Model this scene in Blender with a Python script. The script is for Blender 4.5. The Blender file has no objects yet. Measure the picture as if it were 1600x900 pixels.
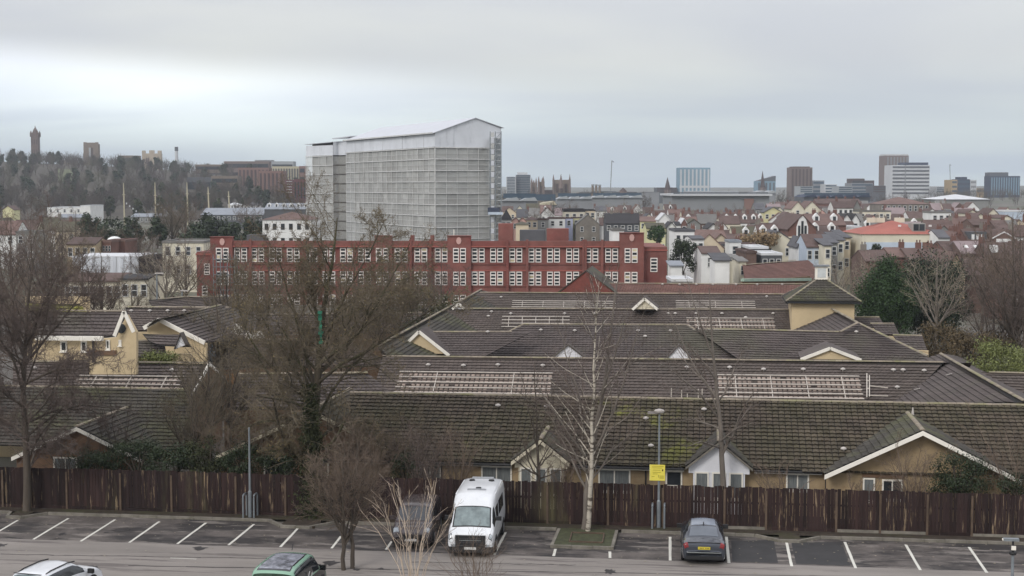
import bpy, math, random
import numpy as np
from mathutils import Matrix, Vector
from math import sin, cos, tan, pi, radians as R, atan2, hypot, sqrt
scene = bpy.context.scene
col = scene.collection
rnd = random.Random(7)
# ---------------------------------------------------------------- camera
TH = R(7.6); PH = math.atan(160/2311); F = 2311.0; H = 16.2
cam = bpy.data.cameras.new('camera'); cam.sensor_width = 36; cam.lens = F/1600*36
cam.clip_start = 0.5; cam.clip_end = 9000
camo = bpy.data.objects.new('camera', cam); col.objects.link(camo)
camo.location = (0, 0, H); camo.rotation_euler = (pi/2-PH, 0, TH)
scene.camera = camo
# ---------------------------------------------------------------- sky and light
SKY = 0.10
wd = bpy.data.worlds.new('World'); scene.world = wd; wd.use_nodes = True
nt = wd.node_tree; nt.nodes.clear(); N = nt.nodes.new; Lk = nt.links.new
out = N('ShaderNodeOutputWorld'); bg = N('ShaderNodeBackground'); Lk(bg.outputs[0], out.inputs[0])
bg.inputs[1].default_value = SKY
sky = N('ShaderNodeTexSky'); sky.sky_type = 'NISHITA'; sky.sun_disc = False
SUN_EL, SUN_AZ = R(36), R(-150)
sky.sun_elevation = SUN_EL; sky.sun_rotation = SUN_AZ; sky.air_density = 1.0; sky.dust_density = 4
tc = N('ShaderNodeTexCoord'); sp = N('ShaderNodeSeparateXYZ'); Lk(tc.outputs['Generated'], sp.inputs[0])
def wmath(op, a, b=None):
    m = N('ShaderNodeMath'); m.operation = op
    for k, x in enumerate((a, b)):
        if x is None: continue
        if isinstance(x, (int, float)): m.inputs[k].default_value = x
        else: Lk(x, m.inputs[k])
    return m.outputs[0]
zc = wmath('MAXIMUM', sp.outputs[2], 0.0)
# cloud sheet: direction projected on a flat deck so that the bands lie down towards the horizon
den = wmath('ADD', zc, 0.13)
cx = wmath('DIVIDE', sp.outputs[0], den); cy = wmath('DIVIDE', sp.outputs[1], den)
cv = N('ShaderNodeCombineXYZ'); Lk(cx, cv.inputs[0]); Lk(cy, cv.inputs[1])
mp = N('ShaderNodeMapping'); Lk(cv.outputs[0], mp.inputs[0]); mp.inputs['Rotation'].default_value = (0, 0, R(27)); mp.inputs['Scale'].default_value = (0.8, 1.05, 1); mp.inputs['Location'].default_value = (1.30, 0.52, 0)
nz = N('ShaderNodeTexNoise'); Lk(mp.outputs[0], nz.inputs[0]); nz.inputs['Scale'].default_value = 0.62; nz.inputs['Detail'].default_value = 4; nz.inputs['Roughness'].default_value = 0.42; nz.inputs['Distortion'].default_value = 0.5
cr = N('ShaderNodeValToRGB'); Lk(nz.outputs[0], cr.inputs[0])
cr.color_ramp.interpolation = 'EASE'
cr.color_ramp.elements[0].position = 0.40; cr.color_ramp.elements[0].color = (6.55, 6.65, 7.1, 1)
cr.color_ramp.elements[1].position = 0.66; cr.color_ramp.elements[1].color = (7.7, 7.7, 7.6, 1)
# overcast: brighter overhead than at the horizon, a bluish strip low down
hz = N('ShaderNodeValToRGB'); Lk(zc, hz.inputs[0])
e = hz.color_ramp.elements; e[0].position = 0.0; e[0].color = (0.86, 0.97, 1.02, 1); e[1].position = 0.085; e[1].color = (0.96, 0.99, 0.99, 1)
k = e.new(0.035); k.color = (0.88, 0.98, 1.01, 1); k = e.new(0.30); k.color = (1.25, 1.25, 1.27, 1); k = e.new(1.0); k.color = (2.0, 2.0, 2.05, 1)
mx = N('ShaderNodeMix'); mx.data_type = 'RGBA'; mx.blend_type = 'MULTIPLY'; mx.inputs[0].default_value = 1
Lk(cr.outputs[0], mx.inputs[6]); Lk(hz.outputs[0], mx.inputs[7])
# long pale break in the cloud, low on the left, sinking towards the right
def wdot(v):
    d = N('ShaderNodeVectorMath'); d.operation = 'DOT_PRODUCT'; Lk(tc.outputs['Generated'], d.inputs[0]); d.inputs[1].default_value = v; return d.outputs['Value']
yy_ = wmath('MAXIMUM', wdot((-sin(TH), cos(TH), 0)), .05); ss_ = wmath('DIVIDE', wdot((cos(TH), sin(TH), 0)), yy_); el_ = wmath('DIVIDE', sp.outputs[2], yy_)
dd_ = wmath('SUBTRACT', wmath('ADD', el_, wmath('MULTIPLY', ss_, .057)), .058); dd_ = wmath('ADD', dd_, wmath('MULTIPLY', wmath('SUBTRACT', nz.outputs[0], .5), .03))
gg_ = N('ShaderNodeMapRange'); gg_.interpolation_type = 'SMOOTHERSTEP'; Lk(dd_, gg_.inputs[0]); gg_.inputs[1].default_value = .030; gg_.inputs[2].default_value = -.004
g2_ = N('ShaderNodeMapRange'); g2_.interpolation_type = 'SMOOTHERSTEP'; Lk(dd_, g2_.inputs[0]); g2_.inputs[1].default_value = -.065; g2_.inputs[2].default_value = .004
g3_ = N('ShaderNodeMapRange'); g3_.interpolation_type = 'SMOOTHERSTEP'; Lk(ss_, g3_.inputs[0]); g3_.inputs[1].default_value = .16; g3_.inputs[2].default_value = -.30
bnd = wmath('ADD', wmath('MULTIPLY', wmath('MULTIPLY', wmath('MULTIPLY', gg_.outputs[0], g2_.outputs[0]), g3_.outputs[0]), .58), 1.0)
bc_ = N('ShaderNodeCombineColor'); [Lk(bnd, bc_.inputs[q]) for q in range(3)]
m3 = N('ShaderNodeMix'); m3.data_type = 'RGBA'; m3.blend_type = 'MULTIPLY'; m3.inputs[0].default_value = 1; Lk(mx.outputs[2], m3.inputs[6]); Lk(bc_.outputs[0], m3.inputs[7])
m2 = N('ShaderNodeMix'); m2.data_type = 'RGBA'; m2.inputs[0].default_value = 0.93
Lk(sky.outputs[0], m2.inputs[6]); Lk(m3.outputs[2], m2.inputs[7]); Lk(m2.outputs[2], bg.inputs[0])
sl = bpy.data.lights.new('sun', 'SUN'); sl.energy = 1.5; sl.angle = R(20); sl.color = (1, 0.97, 0.92)
so = bpy.data.objects.new('sun', sl); col.objects.link(so)
# sun stands behind thin cloud at the camera's back, to the left
sd = Vector((sin(SUN_AZ)*cos(SUN_EL), cos(SUN_AZ)*cos(SUN_EL), sin(SUN_EL)))
so.rotation_euler = sd.to_track_quat('Z', 'Y').to_euler(); so.location = sd*50
vs = scene.view_settings; vs.view_transform = 'Standard'; vs.look = 'None'; vs.exposure = 0.06; vs.gamma = 1
scene.cycles.max_bounces = 5; scene.cycles.transparent_max_bounces = 16; scene.cycles.volume_bounces = 0
try: scene.cycles.volume_step_rate = 4
except Exception: pass
# ---------------------------------------------------------------- pixel -> place
fw = Vector((-sin(TH)*cos(PH), cos(TH)*cos(PH), -sin(PH))); rt = Vector((cos(TH), sin(TH), 0)); up = rt.cross(fw)
C0 = Vector((0, 0, H)); fh = Vector((-sin(TH), cos(TH), 0))
def ray(px, py): return fw + rt*((px-800)/F) + up*((450-py)/F)
def G(px, py, z=0.0):
    r = ray(px, py); return C0 + r*((z-H)/r.z)
def AT(px, py, D):
    r = ray(px, py); return C0 + r*(D/r.dot(fh))
def AV(px, py, v):
    r = ray(px, py); return C0 + r*(v/r.y)
def onplane(px, py, O, n):
    r = ray(px, py); return C0 + r*((O-C0).dot(n)/r.dot(n))
def PXM(D): return F/D
# ---------------------------------------------------------------- materials
MATS = {}
def srgb(c):
    return tuple(((x/255)/12.92 if x <= 10 else (((x/255)+.055)/1.055)**2.4) for x in c)
def mute(c, f=.22): g = sum(c)/3; return tuple(x+(g-x)*f for x in c)
def mat(name, c, c2=None, rough=.85, var=.12, scale=2.0, stretch=(1, 1, 1), isl=0.0, objr=0.0, bump=0.0, bscale=30.0, metal=0.0, spec=.3, coord='Object', moss=None, spots=None, alpha=None, emis=None, detail=5, thresh=(.35, .65)):
    if name in MATS: return MATS[name]
    m = bpy.data.materials.new(name); m.use_nodes = True; t = m.node_tree; b = t.nodes['Principled BSDF']; n = t.nodes.new; l = t.links.new
    b.inputs['Roughness'].default_value = rough; b.inputs['Metallic'].default_value = metal; b.inputs['Specular IOR Level'].default_value = spec
    co = n('ShaderNodeTexCoord') if coord == 'Object' else n('ShaderNodeNewGeometry'); cs = co.outputs['Object' if coord == 'Object' else 'Position']
    mpn = n('ShaderNodeMapping'); l(cs, mpn.inputs[0]); mpn.inputs['Scale'].default_value = stretch
    ns = n('ShaderNodeTexNoise'); l(mpn.outputs[0], ns.inputs[0]); ns.inputs['Scale'].default_value = scale; ns.inputs['Detail'].default_value = detail; ns.inputs['Roughness'].default_value = .62
    rp = n('ShaderNodeValToRGB'); l(ns.outputs[0], rp.inputs[0]); a = tuple(x*(1-var) for x in c); bb = c2 or tuple(x*(1+var) for x in c)
    rp.color_ramp.elements[0].position = thresh[0]; rp.color_ramp.elements[0].color = (*a, 1); rp.color_ramp.elements[1].position = thresh[1]; rp.color_ramp.elements[1].color = (*bb, 1)
    cur = rp.outputs[0]
    def mixin(cur, fac, colr, blend='MIX'):
        x = n('ShaderNodeMix'); x.data_type = 'RGBA'; x.blend_type = blend
        l(fac, x.inputs[0]) if not isinstance(fac, float) else setattr(x.inputs[0], 'default_value', fac)
        l(cur, x.inputs[6])
        if isinstance(colr, tuple): x.inputs[7].default_value = (*colr, 1)
        else: l(colr, x.inputs[7])
        return x.outputs[2]
    for mo in (moss or []):   # (colour, scale, lo, hi, strength, stretch)
        mp2 = n('ShaderNodeMapping'); l(cs, mp2.inputs[0]); mp2.inputs['Scale'].default_value = mo[5] if len(mo) > 5 else (1, 1, 1); mp2.inputs['Location'].default_value = (3.1*mo[1], 1.7, 0.3)
        n2 = n('ShaderNodeTexNoise'); l(mp2.outputs[0], n2.inputs[0]); n2.inputs['Scale'].default_value = mo[1]; n2.inputs['Detail'].default_value = 6; n2.inputs['Roughness'].default_value = .7
        mr = n('ShaderNodeMapRange'); l(n2.outputs[0], mr.inputs[0]); mr.inputs[1].default_value = mo[2]; mr.inputs[2].default_value = mo[3]; mr.inputs[4].default_value = mo[4]
        cur = mixin(cur, mr.outputs[0], mo[0])
    for amt, kind in ((isl, 'i'), (objr, 'o')):
        if amt:
            g = n('ShaderNodeNewGeometry').outputs['Random Per Island'] if kind == 'i' else n('ShaderNodeObjectInfo').outputs['Random']
            mr = n('ShaderNodeMapRange'); l(g, mr.inputs[0]); mr.inputs[3].default_value = 1-amt; mr.inputs[4].default_value = 1+amt
            cc = n('ShaderNodeCombineColor'); [l(mr.outputs[0], cc.inputs[q]) for q in range(3)]
            cur = mixin(cur, 1.0, cc.outputs[0], 'MULTIPLY')
    l(cur, b.inputs['Base Color'])
    if bump:
        n3 = n('ShaderNodeTexNoise'); l(mpn.outputs[0], n3.inputs[0]); n3.inputs['Scale'].default_value = bscale; n3.inputs['Detail'].default_value = 4
        bp = n('ShaderNodeBump'); bp.inputs['Strength'].default_value = bump; bp.inputs['Distance'].default_value = .05; l(n3.outputs[0], bp.inputs['Height']); l(bp.outputs[0], b.inputs['Normal'])
    if alpha is not None: b.inputs['Alpha'].default_value = alpha
    MATS[name] = m; return m
# ---------------------------------------------------------------- meshes
WM = {}
class MB:
    def __init__(s): s.v = []; s.f = []; s.mi = []; s.m = Matrix.Identity(4)
    def add(s, vs, fs, mi=0):
        k = len(s.v); s.v += [tuple(x) for x in vs]; s.f += [tuple(i+k for i in f) for f in fs]; s.mi += [mi]*len(fs)
    def box(s, x0, x1, y0, y1, z0, z1, mi=0):
        s.add([(x0,y0,z0),(x1,y0,z0),(x1,y1,z0),(x0,y1,z0),(x0,y0,z1),(x1,y0,z1),(x1,y1,z1),(x0,y1,z1)],
              [(0,3,2,1),(4,5,6,7),(0,1,5,4),(1,2,6,5),(2,3,7,6),(3,0,4,7)], mi)
    def poly(s, pts, mi=0): s.add(pts, [tuple(range(len(pts)))], mi)
    def prism(s, pts, vec, mi=0):           # closed slab: polygon extruded by vec
        n = len(pts); vec = Vector(vec); a = [Vector(p) for p in pts]
        s.add(a + [p+vec for p in a], [tuple(range(n))[::-1], tuple(range(n, 2*n))] + [(i, (i+1) % n, n+(i+1) % n, n+i) for i in range(n)], mi)
    def bar(s, a, b, w, h=None, mi=0, upv=(0, 0, 1)):
        a = Vector(a); b = Vector(b); h = h or w; d = (b-a).normalized(); u = Vector(upv)
        if abs(d.dot(u)) > .95: u = Vector((0, 1, 0))
        x = d.cross(u).normalized()*w/2; y = x.cross(d).normalized()*h/2
        s.add([a-x-y, a+x-y, a+x+y, a-x+y, b-x-y, b+x-y, b+x+y, b-x+y], [(0,1,2,3),(4,7,6,5),(0,4,5,1),(1,5,6,2),(2,6,7,3),(3,7,4,0)], mi)
    def tube(s, pts, rad, n=8, mi=0, cap=True):
        pts = [Vector(p) for p in pts]; rad = rad if isinstance(rad, (list, tuple)) else [rad]*len(pts); k = len(s.v)
        for i, p in enumerate(pts):
            d = (pts[min(i+1, len(pts)-1)]-pts[max(i-1, 0)]).normalized(); u = Vector((0, 0, 1)) if abs(d.z) < .9 else Vector((1, 0, 0))
            x = d.cross(u).normalized(); y = d.cross(x)
            for j in range(n): s.v.append(tuple(p + (x*cos(2*pi*j/n)+y*sin(2*pi*j/n))*rad[i]))
        for i in range(len(pts)-1):
            for j in range(n):
                s.f.append((k+i*n+j, k+i*n+(j+1) % n, k+(i+1)*n+(j+1) % n, k+(i+1)*n+j)); s.mi.append(mi)
        if cap:
            s.f.append(tuple(k+j for j in range(n))[::-1]); s.f.append(tuple(k+(len(pts)-1)*n+j for j in range(n))); s.mi += [mi, mi]
    def build(s, name, mats, parent=None, world=True, smooth=False):
        me = bpy.data.meshes.new(name); vs = s.v
        if parent is not None and world:
            inv = WM[parent.name].inverted(); vs = [tuple(inv @ Vector(p)) for p in vs]
        me.from_pydata(vs, [], s.f)
        for m in (mats if isinstance(mats, (list, tuple)) else [mats]): me.materials.append(m)
        if any(s.mi): me.polygons.foreach_set('material_index', s.mi)
        if smooth: me.polygons.foreach_set('use_smooth', [True]*len(me.polygons))
        me.validate(); me.update()
        return link(name, me, parent)
def link(name, me, parent=None, mtx=None):
    o = bpy.data.objects.new(name, me); col.objects.link(o); o.parent = parent
    if mtx is not None: o.matrix_local = mtx
    WM[o.name] = (WM[parent.name] if parent is not None else Matrix.Identity(4)) @ (mtx if mtx is not None else Matrix.Identity(4))
    return o
def tag(o, label=None, cat=None, group=None, kind=None):
    if label: o['label'] = label
    if cat: o['category'] = cat
    if group: o['group'] = group
    if kind: o['kind'] = kind
    return o
def thing(name, label, cat, loc=(0, 0, 0), rz=0.0, group=None):
    o = bpy.data.objects.new(name, None); col.objects.link(o); o.empty_display_size = .3
    m = Matrix.Translation(Vector(loc)) @ Matrix.Rotation(rz, 4, 'Z'); o.location = loc; o.rotation_euler = (0, 0, rz)
    WM[o.name] = m; return tag(o, label, cat, group)
def dup(root, loc, rz=0.0, sc=1.0, label=None, group=None):
    r = root.copy(); col.objects.link(r); r.location = loc; r.rotation_euler = (0, 0, rz)
    r.scale = (sc, sc, sc) if isinstance(sc, (int, float)) else sc
    WM[r.name] = r.matrix_local.copy()
    if label: r['label'] = label
    if group: r['group'] = group
    for ch in KIDS(root):
        c = ch.copy(); col.objects.link(c); c.parent = r
        for g in KIDS(ch):
            d = g.copy(); col.objects.link(d); d.parent = c
    return r
KC = {}
def KIDS(o):
    if o.name not in KC: KC[o.name] = list(o.children)
    return KC[o.name]
# ---------------------------------------------------------------- palette
M_road = mat('worn_asphalt', srgb((130, 124, 118)), rough=.9, var=.14, scale=.45, stretch=(.3, 1.6, 1), coord='P', bump=.15, bscale=25, moss=[(srgb((86, 80, 78)), .5, .55, .62, .7, (.25, 2.6, 1)), (srgb((138, 130, 126)), 3.0, .55, .8, .35, (1, 1, 1))])
M_bay = mat('damp_bay_asphalt', srgb((88, 82, 78)), rough=.72, var=.3, scale=.8, coord='P', bump=.15, bscale=30, moss=[(srgb((40, 38, 38)), .5, .47, .56, .85, (.45, 1.2, 1)), (srgb((136, 129, 122)), 1.0, .55, .62, .65, (.4, 1.7, 1)), (srgb((58, 54, 52)), 5, .6, .68, .6), (srgb((70, 62, 58)), .3, .55, .7, .4)])
M_patch = mat('fresh_asphalt', srgb((56, 55, 55)), rough=.8, var=.15, scale=1, coord='P')
M_line = mat('worn_line_paint', srgb((200, 198, 188)), rough=.8, var=.08, scale=1, coord='P', moss=[(srgb((110, 106, 100)), 6, .60, .72, .6)])
M_kerb = mat('kerb_stone', srgb((118, 113, 104)), var=.25, scale=1.2, coord='P', isl=.12, moss=[(srgb((80, 78, 62)), 2, .5, .7, .6)])
M_soil = mat('leaf_litter_soil', srgb((58, 50, 42)), var=.3, scale=3, coord='P', moss=[(srgb((66, 68, 44)), .6, .5, .7, .7)])
M_moss = mat('mossy_soil', srgb((66, 68, 48)), var=.25, scale=3, coord='P', bump=.3)
M_ground = mat('town_ground', srgb((96, 92, 84)), var=.3, scale=.03, coord='P', moss=[(srgb((78, 84, 62)), .012, .45, .6, .8)])
M_fence = mat('stained_fence_timber', srgb((45, 32, 30)), rough=.9, var=.3, scale=.8, stretch=(6, 1, .5), coord='P', isl=.35, objr=.35, moss=[(srgb((38, 28, 28)), .25, .45, .6, .8, (1, 1, .1)), (srgb((140, 122, 98)), 1.3, .585, .66, .75, (5, 1, .42)), (srgb((84, 80, 56)), .3, .60, .72, .7, (1, 1, .2))])
M_post = mat('pale_fence_post', srgb((88, 74, 62)), var=.25, scale=2, coord='P')
M_tileA = mat('mossy_concrete_tile', srgb((76, 67, 57)), var=.3, scale=1.1, coord='P', isl=.2, objr=.2, bump=.5, bscale=12, moss=[(srgb((67, 65, 43)), .24, .42, .62, .62), (srgb((112, 114, 42)), .13, .64, .72, .75), (srgb((132, 122, 104)), 5.0, .60, .70, .5)])
M_tileB = mat('brown_concrete_tile', srgb((87, 78, 73)), var=.14, scale=.5, coord='P', isl=.12, moss=[(srgb((76, 70, 62)), .12, .5, .65, .6), (srgb((98, 90, 84)), 4, .6, .75, .3)])
M_tileG = mat('grey_brown_tile', srgb((83, 75, 72)), var=.14, scale=.5, coord='P', isl=.12, moss=[(srgb((84, 84, 66)), .1, .5, .65, .5)])
M_tileD = mat('dark_damp_tile', srgb((66, 62, 56)), var=.2, scale=.6, coord='P', isl=.15, moss=[(srgb((82, 82, 56)), .3, .48, .62, .7)])
M_tileR = mat('red_brown_tile', srgb((116, 86, 78)), var=.12, scale=.5, coord='P', isl=.1)
M_under = mat('roofing_felt', (.018, .017, .016), var=.1)
M_ridge = mat('ridge_tile', srgb((132, 122, 108)), var=.2, scale=1.5, coord='P', isl=.15, moss=[(srgb((126, 126, 84)), .7, .5, .62, .6)])
M_brick = mat('buff_brick', srgb((160, 140, 110)), var=.14, scale=1.0, coord='P', bump=.2, bscale=14, moss=[(srgb((120, 92, 66)), 1.5, .55, .75, .5), (srgb((104, 92, 70)), .35, .52, .7, .5)])
M_brickd = mat('brown_brick', srgb((112, 88, 70)), var=.2, scale=1.0, coord='P', moss=[(srgb((80, 70, 56)), .5, .5, .7, .6)])
M_tan = mat('tan_brick', srgb((196, 177, 143)), var=.08, scale=.6, coord='P', moss=[(srgb((164, 134, 94)), 2, .55, .8, .4)])
M_white = mat('white_painted_trim', srgb((230, 225, 214)), var=.05, scale=1, coord='P', moss=[(srgb((160, 154, 142)), 2.5, .58, .75, .5)])
M_clad = mat('white_cladding', srgb((222, 222, 226)), var=.05, scale=1, coord='P')
M_cream = mat('cream_render', srgb((206, 198, 176)), var=.08, scale=1, coord='P', moss=[(srgb((160, 150, 128)), 1.5, .55, .75, .5)])
M_glass = mat('window_glass', (.03, .035, .04), rough=.12, spec=.6, var=.3, scale=1, coord='P')
M_curtain = mat('curtained_glass', srgb((112, 116, 116)), rough=.25, spec=.5, var=.25, scale=5, stretch=(4, 4, .3), coord='P')
M_gut = mat('black_gutter', (.02, .02, .021), rough=.5, var=.1)
M_vent = mat('vent_grey', srgb((176, 170, 164)), var=.1)
M_rail = mat('galvanised_rail', srgb((182, 174, 164)), rough=.5, var=.12, scale=3, coord='P')
M_pale = mat('clean_pale_tile', srgb((138, 124, 114)), var=.15, scale=2, coord='P', isl=.2)
M_steel = mat('galvanised_steel', srgb((128, 134, 138)), rough=.45, metal=.3, var=.12, scale=3, coord='P')
# ================================================================ ground and car park
def struct(name, mb, m, **k): return tag(mb.build(name, m, **k), kind='structure')
KV, FV = 68.3, 69.35          # kerb face and fence plane
# terrain: flat town, a wooded hill to the left, gentle rise far right
def sstep(x): x = max(0, min(1, x)); return x*x*(3-2*x)
def height(x, y):
    D = x*fh.x + y*fh.y; X = x*rt.x + y*rt.y
    if D < 300: return 0
    p = X/D*F + 800
    crest = np.interp(p, [-600, 0, 200, 330, 420, 480, 640, 800, 950, 1200, 1600, 2400], [36, 37, 32, 25, 25, 23, 16, 5, 1, 0, 5, 8])
    h = crest*sstep((D-690)/620)
    h += np.interp(p, [300, 480, 800, 1250, 1700], [20, 12, 4, 6, 12])*sstep((D-1500)/1500)
    return float(h) - .1*0
mb = MB(); ds = [-60, 0, 40, 120, 300, 500, 650, 700, 760, 820, 880, 950, 1020, 1100, 1180, 1260, 1320, 1500, 1700, 2000, 2400, 3000, 4500, 8000]; ps = list(range(-1600, 3300, 100))
for D in ds:
    for p in ps:
        X = (p-800)/F*max(D, 260)*(1.0 if D >= 260 else 1.0); q = fh*D + rt*X; z = height(q.x, q.y) if D > 300 else 0
        mb.v.append((q.x, q.y, z-.02))
n = len(ps)
for i in range(len(ds)-1):
    for j in range(n-1): mb.f.append((i*n+j, i*n+j+1, (i+1)*n+j+1, (i+1)*n+j)); mb.mi.append(0)
struct('ground', mb, M_ground, smooth=True)
mb = MB(); mb.poly([(-70, 30, .0), (45, 30, .0), (45, 63.4, .0), (-70, 63.4, .0)]); struct('car_park_road', mb, M_road)
mb = MB(); mb.poly([(-70, 63.4, .0), (45, 63.4, .0), (45, KV, .0), (-70, KV, .0)]); struct('parking_bays', mb, M_bay)
mb = MB()
for (a, b) in (((1142, 838), (1215, 876)), ((1236, 846), (1330, 888))):
    p, q = G(*a), G(*b); mb.poly([(p.x, 63.6, .004), (q.x, 63.6, .004), (q.x, 67.8, .004), (p.x, 67.4, .004)])
struct('asphalt_patch', mb, M_patch)
mb = MB(); mb.poly([(-70, KV+.12, .10), (45, KV+.12, .10), (45, 73, .10), (-70, 73, .10)]); struct('verge', mb, M_soil)
# painted bay lines, each a strip 8-10 cm wide
lines = [((28, 813), (-8, 834)), ((107, 810), (52, 843)), ((180, 812), (126, 846)), ((249, 815), (202, 848)), ((322, 817), (277, 850)), ((397, 819), (357, 852)),
         ((466, 825), (438, 855)), ((533, 838), (518, 857)), ((612, 846), (603, 859)), ((790, 832), (772, 867)), ((868, 858), (865, 869)), ((953, 862), (953, 872)), ((1047, 839), (1047, 876)),
         ((1135, 839), (1139, 880)), ((1229, 848), (1237, 885)), ((1320, 847), (1337, 888)), ((1415, 851), (1438, 891)), ((1514, 855), (1542, 895))]
bayset = tag(bpy.data.objects.new('bay_markings', None), kind='structure'); col.objects.link(bayset); WM[bayset.name] = Matrix.Identity(4)
for a, b in lines:
    p, q = G(*a), G(*b); w = .055; mb = MB(); t = 0; L = (q-p).length
    n = max(2, int(L/.5)); pts1 = []; pts2 = []
    for i in range(n+1):
        c = p.lerp(q, i/n); pts1.append((c.x-w-rnd.uniform(0, .012), c.y, .008)); pts2.append((c.x+w+rnd.uniform(0, .012), c.y, .008))
    for i in range(n): mb.poly([pts1[i+1], pts2[i+1], pts2[i], pts1[i]])
    mb.build('bay_line', M_line, bayset)
# kerb stones following the photograph's line, one stone about 0.9 m long
kerb = tag(bpy.data.objects.new('kerb', None), kind='structure'); col.objects.link(kerb); WM[kerb.name] = Matrix.Identity(4)
def kerbrun(pts, h=.13, w=.14, step=.92):
    for (a, b) in zip(pts[:-1], pts[1:]):
        a = Vector((*a, 0)); b = Vector((*b, 0)); L = (b-a).length; n = max(1, round(L/step)); d = (b-a)/n; e = d.normalized(); nn = Vector((-e.y, e.x, 0))
        for i in range(n):
            p = a+d*i+e*.008; q = a+d*(i+1)-e*.008; hh = h+rnd.uniform(-.008, .008)
            mb = MB(); mb.prism([p, q, q+nn*w, p+nn*w], (0, 0, hh)); mb.build('kerb_stone', M_kerb, kerb)
def gx(px, py): p = G(px, py); return (p.x, p.y)
kerbrun([(-38, KV), gx(16, 807), gx(26, 811), gx(62, 803), (-31.6, KV)][0:1] + [(-34.2, KV), (-33.9, 67.3), (-33.1, 67.3), (-32.2, KV), (-21.0, KV), (-20.0, 67.1), (-18.6, 67.1), (-17.6, KV), (-7.0, KV)])
kerbrun([(-6.95, KV), (-6.95, 65.1)]); kerbrun([(-6.95, 64.98), (-4.1, 64.98)]); kerbrun([(-4.1, 65.1), (-4.1, KV)])
kerbrun([(-3.96, KV), (2.2, KV), (3.3, 67.35), (4.2, 67.35), (5.2, KV), (33, KV)])
for (x0, x1, y0, y1, m) in ((-6.93, -4.12, 65.1, 68.45, M_moss), (-33.9, -33.0, 67.4, 68.5, M_soil), (-20.1, -18.4, 67.2, 68.5, M_soil), (3.3, 4.25, 67.45, 68.5, M_soil)):
    mb = MB(); mb.box(x0, x1, y0, y1, -.05, .104); struct('planting_bed', mb, m)
# timber edging round the birch
t = thing('timber_edging', 'thin timber square edging laid in the mossy tree bed around the white birch', 'edging', (-5.5, 66.6, .1))
for a, b in (((-6.15, 65.75), (-4.65, 65.75)), ((-4.65, 65.75), (-4.7, 67.5)), ((-4.7, 67.5), (-6.2, 67.5)), ((-6.2, 67.5), (-6.15, 65.75))):
    mb = MB(); mb.bar((*a, .13), (*b, .13), .05, .08); mb.build('edging_board', M_post, t)
for i in range(22):      # oil drips and worn spots where cars stand
    x = rnd.uniform(-34, 16); y = rnd.choice([rnd.uniform(64.5, 67.3), rnd.uniform(58, 63)]); r0 = rnd.uniform(.12, .42); mb = MB()
    mb.poly([(x+r0*rnd.uniform(.5, 1.2)*cos(k*pi/7), y+r0*rnd.uniform(.5, 1.6)*sin(k*pi/7), .005+i*.0001) for k in range(14)]); tag(mb.build('oil_stain', mat('oil_stain', srgb((52, 49, 48)), coord='P', var=.25, objr=.2, rough=.5)), kind='structure')
# litter and leaf bits on the asphalt and gravel strip: one uncountable scatter
mb = MB()
for i in range(420):
    x = rnd.uniform(-36, 18); y = rnd.choice([rnd.uniform(60, 68.1), rnd.uniform(66.8, 68.2)]); s = rnd.uniform(.02, .05); a = rnd.uniform(0, 6)
    mb.poly([(x+s*cos(a+k*pi/2)*(1.6 if k % 2 else 1), y+s*sin(a+k*pi/2), .012+rnd.uniform(0, .01)) for k in range(4)])
tag(mb.build('fallen_leaves', mat('pale_leaf', srgb((150, 140, 122)), isl=.35)), 'scattered pale leaves and litter lying over the parking bays', 'leaves', kind='stuff')
# ================================================================ fence
fence = thing('timber_fence', 'long dark red brown closeboard timber fence between car park and bungalows', 'fence', (-9, FV, .1))
BW = .158; u = -37.5; nb = 0; shared = []
for k in range(7):
    mb = MB(); hh = 1.88 + rnd.uniform(-.025, .02)
    mb.box(-BW/2+.006, BW/2-.002, -.011, .011, 0, hh); mb.v = [(x+(.004 if z > 1 else 0)*k/3, y, z + (.012*rnd.uniform(-1, 1) if z > 1 else 0)) for x, y, z in mb.v]
    o = mb.build('fence_board', M_fence); shared.append(o.data); bpy.data.objects.remove(o)
post_us = [G(p, 790).x for p in (2, 16, 62, 121, 208, 290, 392, 470, 560, 700, 790, 870, 960, 1040, 1130, 1190, 1290, 1352, 1418, 1480, 1570)]
stuff = MB(); us = []
while u < 33: us.append(u); u += BW
vis = sorted(us, key=lambda x: abs(x-(-8)))[:300]; vs_ = set(vis)
def fz(u): return .10 + (0.03 if u < -20 else 0)
for u in us:
    jy = rnd.uniform(-.008, .008) + (.012 if int(u*10) % 2 else 0); z = fz(u)+rnd.uniform(-.02, .02)
    if u in vs_: link('fence_board', rnd.choice(shared), fence, Matrix.Translation((u+9, jy, z-.1+.12)) @ Matrix.Rotation(rnd.uniform(-.006, .006), 4, 'Y'))
    else: stuff.box(u-BW/2+.005, u+BW/2, FV+jy-.011, FV+jy+.011, z+.12, z+2.0)
tag(stuff.build('fence_board', M_fence, fence), kind='stuff')
for pu in post_us:
    mb = MB(); mb.box(pu-.05, pu+.05, FV-.055, FV-.02+.0, .08, 1.93+rnd.uniform(0, .06)); mb.build('fence_post', M_post, fence)
for a, b in zip([-37.5]+post_us+[16.8, 19.4, 22, 24.6, 27.2, 29.8], post_us+[16.8, 19.4, 22, 24.6, 27.2, 29.8, 33]):
    mb = MB(); mb.box(a+.06, b-.06, FV-.03, FV+.012, .09, .235+rnd.uniform(-.01, .02)); mb.build('gravel_board', M_kerb if rnd.random() < .25 else M_fence, fence)
    mb = MB(); mb.box(a+.06, b-.06, FV+.03, FV+.1, 1.3, 1.38); mb.build('rail', M_fence, fence)
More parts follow.
